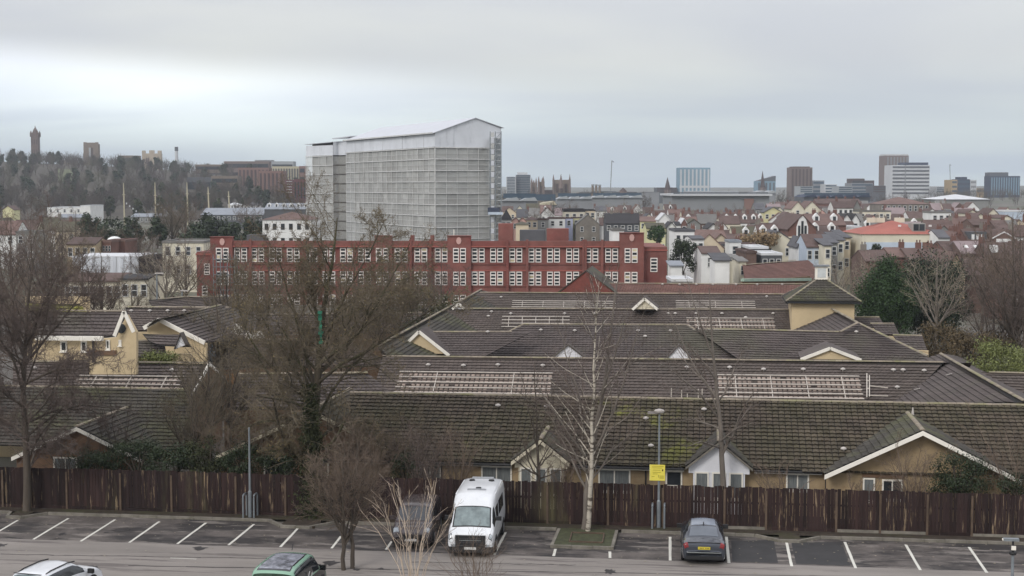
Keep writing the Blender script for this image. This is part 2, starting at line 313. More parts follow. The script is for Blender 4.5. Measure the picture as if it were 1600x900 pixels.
# ================================================================ tiled roofs
def clipband(poly, t0, t1):
    def cl(P, f):
        o = []
        for i in range(len(P)):
            a, b = P[i], P[(i+1) % len(P)]; fa, fb = f(a), f(b)
            if fa >= 0: o.append(a)
            if fa*fb < 0: k = fa/(fa-fb); o.append((a[0]+(b[0]-a[0])*k, a[1]+(b[1]-a[1])*k))
        return o
    return cl(cl(poly, lambda p: p[1]-t0), lambda p: t1-p[1])
def scan(poly, t):
    xs = []
    for i in range(len(poly)):
        a, b = poly[i], poly[(i+1) % len(poly)]
        if (a[1]-t)*(b[1]-t) < 0: xs.append(a[0]+(b[0]-a[0])*(t-a[1])/(b[1]-a[1]))
    return sorted(xs)
class Plane:
    """roof plane through a ridge given by two picture points at height z, falling by slope k to the right of p1->p2"""
    def __init__(s, p1, p2, z, k, world=False):
        a = Vector(p1) if world else G(*p1, z); b = Vector(p2) if world else G(*p2, z)
        s.O = a; s.e = (b-a).normalized(); h = Vector((s.e.y, -s.e.x, 0)).normalized(); s.d = Vector((h.x, h.y, -k)).normalized(); s.n = s.e.cross(s.d); s.n = s.n if s.n.z > 0 else -s.n; s.a = a; s.b = b
    def px(s, x, y): p = onplane(x, y, s.O, s.n); return ((p-s.O).dot(s.e), (p-s.O).dot(s.d))
    def at(s, S, T, lift=0): return s.O + s.e*S + s.d*T + s.n*lift
    def pt(s, x, y, lift=0): return onplane(x, y, s.O, s.n) + s.n*lift
def tiles(pl, P, w=.30, g=.34, lip=.06, gap=.012, collect=None, seed=1):
    """course by course, tile by tile: returns an MB; full tiles may go to collect instead"""
    r = random.Random(seed); mb = MB(); ts = [p[1] for p in P]; t = min(ts); row = 0
    while t < max(ts)-.05:
        t1 = min(t+g, max(ts)); xa = scan(P, t+1e-3); xb = scan(P, t1-1e-3)
        if len(xa) == len(xb) and xa:
            for q in range(0, len(xa)-1, 2):
                a0, b0, a1, b1 = xa[q], xa[q+1], xb[q], xb[q+1]; L = max(b0-a0, b1-a1); n = max(1, round(L/w))
                full = abs(a0-a1) < .02 and abs(b0-b1) < .02
                for i in range(n):
                    f0, f1 = i/n, (i+1)/n; s0, s1, s2, s3 = a0+(b0-a0)*f0+gap, a0+(b0-a0)*f1, a1+(b1-a1)*f0+gap, a1+(b1-a1)*f1
                    j = r.uniform(-.006, .006); hi = lip+j; lo = .004+j; dt = r.uniform(-.008, .012)
                    if collect is not None and full: collect.append((pl.at((s0+s1)/2, t, 0), (s1-s0), t1-t+dt)); continue
                    tt = t1+dt
                    if gap > 0.005:
                        sm, sn = (s0+s1)/2, (s2+s3)/2; c = .016 if w < .35 else 0
                        mb.add([pl.at(s0, t, lo), pl.at(sm, t, lo+c), pl.at(s1, t, lo), pl.at(s2, tt, hi), pl.at(sn, tt, hi+c), pl.at(s3, tt, hi), pl.at(s2, tt, hi-.02), pl.at(s3, tt, hi-.02)],
                               [(0,3,4,1), (1,4,5,2), (3,6,7,5,4)])
                    else: mb.add([pl.at(s0, t, lo), pl.at(s1, t, lo), pl.at(s3, tt, hi), pl.at(s2, tt, hi), pl.at(s2, tt, hi-.02), pl.at(s3, tt, hi-.02)], [(0,3,2,1), (3,4,5,2)])
        t = t1; row += 1
    return mb
def ridgecaps(mb, a, b, r=.11, L=.45):
    a = Vector(a); b = Vector(b); n = max(1, round((b-a).length/L)); d = (b-a)/n
    for i in range(n):
        p = a+d*i; q = p+d*.97; e = d.normalized(); x = e.cross(Vector((0, 0, 1))).normalized(); y = x.cross(e); y = y if y.z > 0 else -y
        vv = []
        for c in (p, q):
            for k in range(5): an = pi*k/4; vv.append(c + x*r*cos(an)*1.1 + y*(r*sin(an)*.75 - .03))
        mb.add(vv, [(k, k+1, k+6, k+5) for k in range(4)] + [(0, 1, 2, 3, 4), (9, 8, 7, 6, 5)])
ROOFN = [0]; CAPC = {}
def face(parent, pl, P, m, w=.30, **k):
    ROOFN[0] += 1; P = [pl.px(*p) if not isinstance(p, tuple) or len(p) == 2 and p[1] > 30 else p[:2] for p in P]
    # keep counter-clockwise
    u_ = MB(); u_.poly([pl.at(a, b, -.03) for a, b in P]); ob = tag(u_.build('roof_deck', M_under, parent))
    T = tiles(pl, P, w=w, seed=ROOFN[0], **k); tt = T.build('roof_tile', m, parent); tag(tt, kind='stuff'); return tt
def caps(parent, segs, m=None, r=.11):
    for a, b in segs:
        if min(Vector(a).length, Vector(b).length) < 83:
            a = Vector(a); b = Vector(b); n = max(1, round((b-a).length/.45)); key = ('cap', round((b-a).length/n, 2), r, m.name if m else '', tuple(round(x, 2) for x in (b-a).normalized()))
            if key not in CAPC: mb = MB(); d = (b-a)/n; ridgecaps(mb, Vector((0, 0, 0)), d, r, d.length); o = mb.build('c', m or M_ridge); CAPC[key] = o.data; bpy.data.objects.remove(o)
            inv = WM[parent.name].inverted()
            for i in range(n): link('ridge_tile', CAPC[key], parent, Matrix.Translation(inv @ (a+(b-a)*(i/n)+Vector((0, 0, rnd.uniform(-.008, .008))))))
        else: mb = MB(); ridgecaps(mb, a, b, r); tag(mb.build('ridge_tile', m or M_ridge, parent), kind='stuff')
def vent(parent, pl, px, py, s=1.0):
    p = pl.pt(px, py); mb = MB(); mb.tube([p-Vector((0, 0, .1)), p+Vector((0, 0, .16*s))], .07*s, 8); mb.tube([p+Vector((0, 0, .13*s)), p+Vector((0, 0, .2*s)), p+Vector((0, 0, .27*s))], [.19*s, .18*s, .05*s], 10)
    mb.build('roof_vent', M_vent, parent)
def verge(parent, a, b, down=.2, th=.05, m=None, name='bargeboard', off=None):
    mb = MB(); a = Vector(a); b = Vector(b); o = off or Vector((0, -th, 0)); mb.prism([a, b, b-Vector((0, 0, down)), a-Vector((0, 0, down))], o); return mb.build(name, m or M_white, parent)
def railset(name, label, pl, quad, nr, np_, comb=True, group='pale rail frames fixed on the estate roofs'):
    """stripped solar array: battened pale tiles with galvanised rails and uprights"""
    c = [pl.px(*q) for q in quad]; s0 = (c[0][0]+c[3][0])/2; s1 = (c[1][0]+c[2][0])/2; t0 = (c[0][1]+c[1][1])/2; t1 = (c[2][1]+c[3][1])/2
    t = thing(name, label, 'rail frame', pl.at((s0+s1)/2, t1, .05), 0, group); bt = MB()
    if comb:
        n = int((s1-s0)/.3); rows = max(2, round((t1-t0)/.42))
        for r_ in range(rows):
            tc_ = t0 + (t1-t0)*(r_+.5)/rows
            for i in range(n):
                if rnd.random() < .04: continue
                s = s0+(i+.5)*(s1-s0)/n; hw = .105; hl = (t1-t0)/rows*rnd.uniform(.26, .34)
                bt.add([pl.at(s-hw, tc_-hl, .07), pl.at(s+hw, tc_-hl, .07), pl.at(s+hw, tc_+hl, .08), pl.at(s-hw, tc_+hl, .08), pl.at(s-hw, tc_+hl, .03), pl.at(s+hw, tc_+hl, .03)], [(0,3,2,1), (3,4,5,2)])
        tag(bt.build('pale_tile', M_pale, t), kind='stuff')
    for i in range(nr):
        tt = t0+(t1-t0)*i/(nr-1); mb = MB(); mb.bar(pl.at(s0, tt, .16), pl.at(s1, tt, .16), .07, .05, upv=pl.n); mb.build('rail', M_rail, t)
    for i in range(np_):
        s = s0+(s1-s0)*(i+.5)/np_; mb = MB(); mb.bar(pl.at(s, t0, .12), pl.at(s, t1, .12), .05, .05, upv=pl.n); mb.build('upright', M_rail, t)
    return t
def wall(parent, a, b, z0, z1, th=.25, m=None, name='wall'):
    a = Vector((a[0], a[1], z0)); b = Vector((b[0], b[1], z0)); n = Vector((-(b-a).y, (b-a).x, 0)).normalized()*th
    mb = MB(); mb.prism([a, b, b+n, a+n], (0, 0, z1-z0)); return mb.build(name, m or M_tan, parent)
def window(parent, x0, x1, z0, z1, y, nm=2, glass=None, frame=None, d=.05, name='window', hbar=0, sill=True):
    """axis aligned window facing the car park (-y) at depth y"""
    fr = frame or M_white; t = .075; mb = MB()
    mb.box(x0, x0+t, y-d, y+.04, z0, z1); mb.box(x1-t, x1, y-d, y+.04, z0, z1); mb.box(x0+t, x1-t, y-d, y+.04, z1-t, z1); mb.box(x0+t, x1-t, y-d, y+.04, z0, z0+t)
    for i in range(1, nm): xx = x0+(x1-x0)*i/nm; mb.box(xx-.03, xx+.03, y-d+.005, y+.035, z0+t, z1-t)
    for i in range(hbar): zz = z0+(z1-z0)*(i+1)/(hbar+1); mb.box(x0+t, x1-t, y-d+.01, y+.03, zz-.02, zz+.02)
    f = mb.build(name, fr, parent)
    mb = MB(); mb.box(x0+t, x1-t, y-.012, y, z0+t, z1-t); mb.build('pane', glass or M_glass, f)
    if sill: mb = MB(); mb.box(x0-.05, x1+.05, y-.11, y-d-.002, z0-.06, z0-.002); mb.build('sill', fr, f)
    return f
# ---------------------------------------------------------------- front block A
A = thing('bungalow_row', 'long low buff brick bungalow row with mossy tile roof directly behind the timber fence', 'building', (0, 76, 0))
EV, EZ, RV, RZ = 72.15, 2.42, 78.1, 4.95; kA = (RZ-EZ)/(RV-EV)
uL, uR = -19.3, 33.0
PA = Plane((uL, RV, RZ), (uR, RV, RZ), 0, kA, world=True); tmax = sqrt((RV-EV)**2+(RZ-EZ)**2)
mb = MB(); mb.poly([PA.at(0, 0, -.03), PA.at(uR-uL, 0, -.03), PA.at(uR-uL, tmax, -.03), PA.at(0, tmax, -.03)][::-1]); mb.build('roof_deck', M_under, A)
full = []; T = tiles(PA, [(0, 0), (uR-uL, 0), (uR-uL, tmax), (0, tmax)], w=.31, g=.35, lip=.06, gap=.028, collect=full)
full.sort(key=lambda q: (q[0]-Vector((8, 68, H))).length if -2 < q[0].x < 17.5 else 99)
ind, rest = full[:300], full[300:]
def tilemb(mb, p, w, L, pl, j=0):
    a, b = -w/2, w/2; X = lambda s, t, l: p + pl.e*s + pl.d*t + pl.n*(l+j)
    mb.add([X(a, 0, .004), X(0, 0, .03), X(b, 0, .004), X(a, L, .07), X(0, L, .10), X(b, L, .07), X(a, L, .045), X(b, L, .045)], [(0,3,4,1), (1,4,5,2), (3,6,7,5,4), (0,1,2,7,6)])
mb = MB()
for p, w, L in rest: tilemb(mb, p, w, L, PA, rnd.uniform(-.008, .01))
tag(mb.build('roof_tile', M_tileA, A), kind='stuff')
mb = MB(); tilemb(mb, Vector((0, 0, 0)), ind[0][1], ind[0][2], PA); o = mb.build('t', M_tileA); tme = o.data; bpy.data.objects.remove(o)
for p, w, L in ind: link('roof_tile', tme, A, Matrix.Translation(p - Vector((0, 76, 0)) + PA.n*rnd.uniform(-.008, .01)))
caps(A, [(PA.at(0, 0, .04), PA.at(uR-uL, 0, .04))])
PAb = Plane((uR, RV, RZ), (uL, RV, RZ), 0, kA, world=True); mb = MB(); mb.poly([PAb.at(0, 0), PAb.at(uR-uL, 0), PAb.at(uR-uL, tmax), PAb.at(0, tmax)]); mb.build('back_slope', M_tileB, A)
wv = 72.5
wins = [(752, 800, 2, M_curtain, 0), (935, 985, 2, M_curtain, 0), (1040, 1066, 1, M_glass, .35), (1228, 1264, 2, M_curtain, .3)]
segs = [uL+.3]
mb = MB(); mb.box(uL+.3, 5.9, wv, wv+.25, 0, 2.36); mb.build('wall', M_brick, A)
mb = MB(); mb.box(13.6, uR, wv, wv+.25, 0, 2.36); mb.build('wall', M_brick, A)
mb = MB(); mb.box(uL+.3, uR, 83.2, 83.4, 0, 2.5); mb.build('wall', M_brick, A)
gp = MB(); gp.add([(uL+.3, 72.5, 0), (uL+.3, 83.4, 0), (uL+.3, 83.4, 2.4), (uL+.3, 78.1, 4.8), (uL+.3, 72.5, 2.4)], [(0, 4, 3, 2, 1)]); gp.build('gable_wall', M_brickd, A); gp = MB(); gp.add([(uR-.3, 72.5, 0), (uR-.3, 83.4, 0), (uR-.3, 83.4, 2.4), (uR-.3, 78.1, 4.8), (uR-.3, 72.5, 2.4)], [(0, 1, 2, 3, 4)]); gp.build('gable_wall', M_brickd, A)
def UX(px, v, z=1.5):
    a = (px-800)/F; D = (v - a*(H-z)*sin(PH)*sin(TH))/(cos(TH)+a*cos(PH)*sin(TH)); return (v-D*cos(TH))/sin(TH) if False else -D*sin(TH)+ (a*(D*cos(PH)+(H-z)*sin(PH)))*cos(TH)
for a, b, n, g, z0 in wins: window(A, UX(a, wv), UX(b, wv), 1.05+z0, 2.2, wv-.01, n, g)
window(A, UX(655, wv), UX(690, wv), 1.0, 2.2, wv-.01, 2, M_curtain)
for px in (1009, 690, 1290): mb = MB(); mb.tube([(UX(px, wv), wv-.07, 0), (UX(px, wv), wv-.07, 2.3)], .04, 6); mb.build('downpipe', M_gut, A)
mb = MB()
def gseg(a, b): m_ = MB(); m_.tube([(a, EV-.04, 2.34), (b, EV-.04, 2.34)], .06, 6); m_.build('gutter', M_gut, A); m_ = MB(); m_.box(a, b, EV+.04, EV+.08, 2.22, 2.40); m_.build('fascia', M_white, A)
# small porch gables and the wide gable of the row
def gable(parent, uc, hw, v, zap, kk, back, wallm, tilem, trim, base, depth=.2, over=.25, bb=.2, wallv=None):
    """gable facing the car park: wall, two tiled slopes running back to 'back', bargeboards"""
    ze = zap-hw*kk; vf = v-over; wv_ = wallv or v
    mb = MB(); mb.prism([(uc-hw+.15, wv_, base), (uc+hw-.15, wv_, base), (uc+hw-.15, wv_, ze+.02), (uc, wv_, zap-.1), (uc-hw+.15, wv_, ze+.02)], (0, depth, 0)); mb.build('gable_wall', wallm, parent)
    for sgn in (-1, 1):
        a, b = Vector((uc, back, zap)), Vector((uc, vf, zap))
        pl = Plane(a, b, 0, kk, world=True) if sgn < 0 else Plane(b, a, 0, kk, world=True); L = (a-b).length; tm = sqrt(hw*hw+(hw*kk)**2)
        # main roof swallows the back: valley slants
        P = [(0, 0), (L, 0), (L, tm), (0, tm)]
        mb = MB(); mb.poly([pl.at(s_, t_, -.03) for s_, t_ in (P if sgn > 0 else P)]); mb.build('roof_deck', M_under, parent)
        tag(tiles(pl, P, w=.31, g=.34, seed=int(uc*10)+sgn+500).build('roof_tile', tilem, parent), kind='stuff')
        e0, e1 = Vector((uc, vf-.01, zap-.02)), Vector((uc+sgn*hw, vf-.01, ze-.02))
        verge(parent, e0 if sgn > 0 else e1, e1 if sgn > 0 else e0, bb, .04, trim)
    caps(parent, [((uc, vf, zap+.04), (uc, back, zap+.04))])
# two porch gables: old cream one and the bright clad one
Z1 = 4.05
u1 = UX(845, 71.9, 4); gable(A, u1, 1.45, 71.9, 3.75, .78, 76.6, M_cream, M_tileD, M_cream, 2.25, wallv=71.95)
u2 = UX(1124, 71.9, 4); gable(A, u2, 1.62, 71.9, 3.85, .80, 76.6, M_clad, M_tileD, M_kerb, 2.2, wallv=71.95, bb=.12)
for uc, hw, gm in ((u1, 1.12, M_cream), (u2, 1.25, M_clad)):
    mb = MB(); mb.box(uc-hw, uc+hw, 71.98, 72.49, .2, 2.34); mb.build('bay', gm, A)
    for q in (-1, 0, 1):
        x0 = uc+q*hw*.66-hw*.27; window(A, x0, x0+hw*.54, .95, 2.27, 71.97, 1, M_curtain)
uG = UX(1441, 71.6, 4)
gable(A, uG, 4.55, 71.9, 4.62, .49, 77.0, M_brick, M_tileD, M_white, 0, wallv=72.15, over=.45, bb=.22)
window(A, UX(1348, 72.1), UX(1367, 72.1), 1.0, 2.15, 72.12, 1, M_curtain); window(A, UX(1378, 72.1), UX(1410, 72.1), 1.1, 2.1, 72.12, 2, M_glass)
mb = MB(); mb.box(UX(1347, 72.1), UX(1412, 72.1), 72.07, 72.14, 2.18, 2.36); mb.build('lintel', M_brickd, A)
gseg(uL, u1-1.5); gseg(u1+1.5, u2-1.7); gseg(u2+1.7, uG-4.6); gseg(uG+4.6, uR)
for q in ((778, 637), (854, 638), (1009, 657), (1100, 643), (1017, 700), (1318, 735-30)): vent(A, PA, *q, .8)
mb = MB(); p = PA.pt(1426, 652); mb.tube([p, p+Vector((0, 0, .25)), p+Vector((0, 0, .5))], [.09, .06, .03], 8); mb.build('ridge_finial', M_vent, A)
for q in ((1049, 620), (1065, 622), (1074, 621), (1091, 622), (1097, 623)):
    p = PA.at(UX(q[0], RV, 5)-uL, 0); mb = MB(); mb.bar(p, p+Vector((0, 0, rnd.uniform(.3, .7))), .05); mb.build('roof_pipe', M_rail, A)
# ---------------------------------------------------------------- blocks behind: planes taken from ridges
def block(name, label, at_, faces, segs=(), vents=(), capm=None):
    t = thing(name, label, 'building', at_)
    pls = []
    for (p1, p2, z, k, P, m, *o) in faces:
        pl = Plane(p1, p2, z, k); pls.append(pl); face(t, pl, P, m, **(o[0] if o else {}))
    if segs: caps(t, [(G(*a, z1)+Vector((0, 0, .05)), G(*b, z2)+Vector((0, 0, .05))) for (a, z1, b, z2) in segs], capm)
    for i, x, y in vents: vent(t, pls[i], x, y, .85)
    return t, pls
def backing(t, u0, u1, v0, v1, h=2.5, m=None): mb = MB(); mb.box(u0, u1, v0, v1, 0, h); mb.build('wall', m or M_tan, t)
PB_, pB = block('care_home_wing', 'brown tiled wing with two long rail frames, second roof behind the fence', (0, 93, 0),
  [((640, 557.5), (1420, 566), 5.0, .47, [(598, 557), (1474, 566.6), (1405, 640), (575, 640)], M_tileB)],
  [((598, 557.1), 5, (1474, 566.6), 5)],
  [(0, x, y) for x, y in ((669, 573), (724, 574), (778, 573), (848, 574), (1073, 577), (1140, 577), (1193, 580), (1255, 580), (1317, 580), (1396, 581), (1411, 581), (1444, 582), (1402, 608))])
mb = MB(); pl = pB[0]; mb.poly([pl.at(0-2, 0), pl.at(36, 0), pl.at(36, 0)+Vector((0, 5.2, -2.5)), pl.at(-2, 0)+Vector((0, 5.2, -2.5))]); mb.build('back_slope', M_tileB, PB_)
backing(PB_, -20, 16, 91.0, 100, 2.6)
railset('rail_frame', 'long pale rail frame on the brown roof behind the birch and van, left of two', pB[0], [(622, 584), (862, 586), (862, 618), (618, 617)], 5, 2)
railset('rail_frame', 'pale four rail frame on the brown roof above the yellow sign, right of two', pB[0], [(1123, 589), (1345, 591), (1347, 626), (1121, 624)], 6, 4)
t = thing('roof_ladder', 'short white ladder and pipe rails left lying beside the right rail frame', 'ladder', pB[0].pt(1356, 610))
for a, b in (((1354, 589), (1354, 626)), ((1358, 592), (1358, 625)), ((1358, 608), (1387, 611)), ((1358, 623), (1387, 624)), ((1354, 600), (1358, 600)), ((1354, 612), (1358, 612))):
    mb = MB(); mb.bar(pB[0].pt(*a, .25), pB[0].pt(*b, .25), .06); mb.build('rung' if abs(a[0]-b[0]) < 10 and abs(a[1]-b[1]) < 3 else 'rail', M_rail, t)
W1, p1 = block('east_wing', 'tiled wing running away from the car park along the right side of the estate', (17, 88, 0),
  [((1470, 553), (1640, 650), 5.05, .46, [(1470, 553), (1601, 628), (1380, 634), (1428, 566)], M_tileG), ((1640, 650), (1470, 553), 5.05, .46, [(1601, 628), (1470, 553), (1500, 558), (1625, 630)], M_tileG)],
  [((1470, 553), 5.05, (1601, 627.5), 5.05)])
pl = p1[0]
for q in ((1480, 588), (1430, 611)): mb = MB(); mb.bar(pl.pt(*q, .1), pl.pt(q[0]+8, q[1]-2, .1), .12, .05); mb.build('roof_vent', M_vent, W1)
X1, _ = block('side_outhouse', 'low brown tiled roof at the right edge beside the round evergreen bush', (21, 92, 0), [((1530, 583), (1640, 585), 4.2, .45, [(1530, 582), (1900, 590), (1900, 640), (1590, 620), (1540, 600)], M_tileB)], [((1545, 582.5), 4.2, (1900, 590), 4.2)]); backing(X1, 19.5, 33, 98, 100, 2.8)
PC, pC = block('care_home_hall', 'hipped tiled hall with two white triangular dormers in the middle of the estate', (0, 116, 0),
  [((818, 507), (1072, 508), 5.2, .47, [(818, 507), (1072, 508), (1178, 569), (700, 569)], M_tileG)],
  [((818, 507), 5.2, (712, 561), 2.55), ((1072, 508), 5.2, (1174, 563), 2.5), ((818, 507), 5.2, (1072, 508), 5.2)],
  [(0, x, y) for x, y in ((845, 518), (898, 519), (997, 519), (1048, 519), (1008, 528))]); backing(PC, -16, 13, 115.5, 121, 2.3)
PL, pL = block('cross_wing', 'tiled cross wing left of the white dormer hall with a tan ornamental gable', (-16, 116, 0),
  [((672, 519), (800, 519), 5.0, .47, [(660, 519), (830, 519), (745, 564), (690, 562)], M_tileG), ((605, 533), (752, 452.5), 5.0, .45, [(590, 541), (752, 452.5), (845, 490), (830, 530), (700, 566), (610, 562)], M_tileD)],
  [((672, 519), 5, (800, 519), 5), ((590, 541), 5, (752, 452.5), 5)], [(0, 762, 501+20)])
PR, pR = block('cross_wing', 'tiled cross wing right of the white dormer hall with a plain tan gable', (14, 116, 0),
  [((1100, 514), (1312, 519), 5.0, .47, [(1085, 513.6), (1312, 519), (1341, 504), (1452, 558), (1440, 566), (1160, 566)], M_tileG), ((1285, 475), (1340, 505), 5.35, .45, [(1285, 475), (1341, 505), (1300, 524), (1225, 520)], M_tileG)],
  [((1340, 504.5), 5.6, (1450, 557), 4.0), ((1100, 514), 5, (1312, 519), 5), ((1284, 474), 5.6, (1341, 505), 5.6), ((1312, 519), 5.1, (1340, 504.5), 5.7)], [(0, 1338, 521)])
backing(PR, 13, 19, 114, 119, 2.2)
PD, pD = block('north_range', 'long tiled range with pale rail frames in the third line of roofs', (0, 136, 0),
  [((780, 482.5), (1240, 484), 5.1, .47, [(700, 482.5), (1292, 484.2), (1330, 528), (680, 528)], M_tileB)], [((706, 482.4), 5.1, (1290, 484.2), 5.1)],
  [(0, x, y) for x, y in ((763, 496), (798, 492), (882, 492), (928, 492), (1044, 492), (1055, 492), (1088, 492), (1128, 492), (1165, 498), (1208, 492), (1240, 492), (1248, 492), (1240, 508), (768, 489))]); backing(PD, -13, 12, 132, 138, 2.3)
railset('rail_frame', 'rail frame with stepped left end on the third roof left of the birch', pD[0], [(784, 497), (890, 497), (890, 509), (784, 517)], 4, 5, False)
railset('rail_frame', 'pale rail frame on the third roof, right of the cream valley gable', pD[0], [(1073, 499), (1210, 500), (1212, 519), (1073, 516)], 4, 4)
PE, pE = block('north_range', 'furthest long tiled range of the estate just below the red brick school', (0, 156, 0),
  [((770, 457.5), (1220, 460), 5.1, .47, [(748, 457), (1240, 460), (1268, 492), (690, 492)], M_tileB)], [((750, 457.3), 5.1, (1240, 460), 5.1)],
  [(0, x, y) for x, y in ((783, 466), (1198, 465))]); backing(PE, -10, 10, 152, 158, 2.3)
railset('rail_frame', 'left rail frame on the furthest estate roof below the red school', pE[0], [(800, 472), (962, 473), (962, 482), (800, 482)], 4, 5, False)
railset('rail_frame', 'right rail frame on the furthest estate roof beside the square roof tower', pE[0], [(1056, 472), (1180, 473), (1180, 483), (1056, 482)], 4, 3, False)
PFt, pF = block('store_building', 'red brown tiled low store with a row of vents beyond the estate', (6, 175, 0),
  [((960, 443), (1240, 444), 5.0, .35, [(948, 443), (1262, 444.2), (1262, 464), (940, 462)], M_tileR)], [((948, 443), 5, (1262, 444.2), 5)], [(0, x, 446) for x in (1035, 1062, 1088, 1114, 1150, 1183, 1222)])
backing(PFt, -5, 16, 172, 178, 2.5)
P2, pp2 = block('garage_block', 'wide red brown roof with pale green gutter left of the square roof tower', (12, 190, 0),
  [((1165, 414), (1243, 407), 6.0, .4, [(1160, 414.5), (1262, 406), (1283, 423), (1270, 437), (1163, 437)], M_tileR)], [((1160, 414.4), 6, (1243, 407), 6)])
mb = MB(); a, b = pp2[0].pt(1160, 437.5), pp2[0].pt(1266, 436.5); mb.bar(a, b, .5, .35); mb.build('gutter', mat('pale_green_gutter', srgb((150, 170, 156))), P2)
wall(P2, a, b, 0, a.z-.2, m=M_brickd)
for q, lab in ((((1330, 496), (1374, 496), (1384, 512), (1345, 512)), 'first of three stepped tiled roof ends beside the dark evergreens'), (((1360, 506), (1397, 506), (1406, 524), (1375, 524)), 'second of three stepped tiled roof ends beside the dark evergreens'), (((1395, 524), (1441, 525), (1450, 552), (1410, 545)), 'third and nearest of three stepped tiled roof ends beside the dark evergreens')):
    g_, pg_ = block('stepped_roof_end', lab, G(*q[3], 0), [(q[0], q[1], 4.6, .5, [q[0], q[1], q[2], q[3]], M_tileG)], [(q[0], 4.6, q[1], 4.6)])
    g_['group'] = 'stepped roof ends at the right side of the estate'; a = pg_[0].pt(*q[3]); b = pg_[0].pt(*q[2]); wall(g_, a, b, 0, a.z-.05)
# square tower with pyramid roof and lantern
tw = thing('roof_tower', 'square tan tower with brown pyramid roof and white lantern on top', 'tower', (11, 141, 0))
zt = 6.3; c0, c1 = G(1228, 470.5, zt), G(1346, 471, zt); W = c1.x-c0.x; vv = (c0.y+c1.y)/2; ucx = (c0.x+c1.x)/2; ap = Vector((ucx, vv+W/2, zt+W/2*.62))
cr_ = [Vector((ucx+a*W/2, vv+W/2+b*W/2, zt)) for a, b in ((-1, -1), (1, -1), (1, 1), (-1, 1))]
for i in range(4):
    a, b = cr_[i], cr_[(i+1) % 4]; e_ = (b-a).normalized(); pl = Plane(ap-e_*.01, ap+e_*.01, 0, .62, world=True); pl.O = ap
    P = [(0, 0)] + [((q-ap).dot(pl.e), (q-ap).dot(pl.d)) for q in (b, a)]
    u_ = MB(); u_.poly([ap, b, a]); u_.build('roof_deck', M_under, tw)
    tag(tiles(pl, P, w=.34, g=.36, lip=.05, seed=900+i).build('roof_tile', M_tileD, tw), kind='stuff')
caps(tw, [(ap, c) for c in cr_]); mb = MB(); mb.box(ucx-W/2+.55, ucx+W/2-.55, vv+.55, vv+W-.55, 0, zt-.1); mb.build('wall', M_tan, tw)
mb = MB(); mb.box(ucx-W/2, ucx+W/2, vv, vv+W, zt-.22, zt-.02); mb.build('soffit', M_gut, tw)
mb = MB(); mb.box(ucx-.52, ucx+.52, ap.y-.52, ap.y+.52, ap.z-.45, ap.z+.85); ln = mb.build('lantern', M_white, tw)
mb = MB(); mb.box(ucx-.68, ucx+.68, ap.y-.68, ap.y+.68, ap.z+.85, ap.z+.97); mb.build('lantern_cap', mat('lead_grey', srgb((120, 124, 128))), ln)
mb = MB(); mb.box(ucx-.36, ucx+.36, ap.y-.545, ap.y-.521, ap.z-.1, ap.z+.7); mb.build('louvre', mat('pale_louvre', srgb((196, 200, 200))), ln)
# triangular dormers and valley gables: small things fixed on roofs
def tri(parent, a, b, c, m, D, trim=None, name='dormer', depth=1.6, tile=None):
    """apex a, feet b, c in picture points, at forward depth of b's base D; runs back as a small roof"""
    Bv = AT(*b, D); y = Bv.y; A_, B_, C_ = AV(*a, y), AV(*b, y), AV(*c, y)
    mb = MB(); mb.prism([A_, B_, C_][::-1], (0, .12, 0)); o = mb.build(name, m, parent)
    bk = A_+Vector((0, depth, 0))
    mb = MB(); over = Vector((0, -.15, .05)); l_ = (B_-A_)*.1; r_ = (C_-A_)*.1
    mb.prism([A_+over, B_+over+l_, B_+over+l_+Vector((0, depth*1.0, 0)), bk+over], (0, 0, .1)); mb.prism([A_+over, bk+over, C_+over+r_+Vector((0, depth, 0)), C_+over+r_], (0, 0, .1)); mb.build('roof', tile or M_tileG, o)
    if trim:
        mb = MB(); mb.bar(A_+over, B_+over+l_, .1, .22); mb.bar(A_+over, C_+over+r_, .1, .22); mb.build('bargeboard', trim, o)
    return o
tri(PC, (888, 540.5), (864, 560), (913, 560), M_clad, 111.0, depth=.9); tri(PC, (1061, 541), (1043, 560), (1080, 560), M_clad, 111.0, depth=.9)
g = tri(PL, (655, 519), (622, 551), (698, 553), M_tan, 110, M_white, 'gable_wall', 3.5)
mb = MB(); ring = []; y0 = AT(655, 545, 109.9).y-.02
for x_, y_ in ((641, 553), (644, 541), (655, 535), (666, 541), (669, 553), (664, 553), (661, 545), (655, 541), (649, 545), (646, 553)): ring.append(AV(x_, y_, y0))
mb.prism(ring[::-1], (0, -.08, 0)); mb.build('arch_moulding', M_brickd, g)
wall(PL, AT(596, 558, 110.5), AT(712, 558, 110.3), 0, 2.9)
tri(PL, (717, 475), (708, 483), (725, 483), M_clad, 133, M_white, 'dormer', 2)
tri(PR, (1297, 545), (1255, 561), (1341, 562), M_tan, 106, M_white, 'gable_wall', 4)
tri(PD, (1007, 467.5), (990, 483), (1026, 483), M_cream, 131, M_white, 'gable_wall', 3)
br = thing('brick_gable_house', 'red brick gable end with mossy grey roof in front of the school windows', 'building', AT(920, 458, 168))
o = tri(br, (916, 424), (868, 461), (965, 461), mat('brown_red_brick', srgb((118, 66, 58)), coord='P'), 166, None, 'gable_wall', 9, M_tileD); wall(br, AT(872, 461, 166), AT(962, 461, 165), 0, 4)
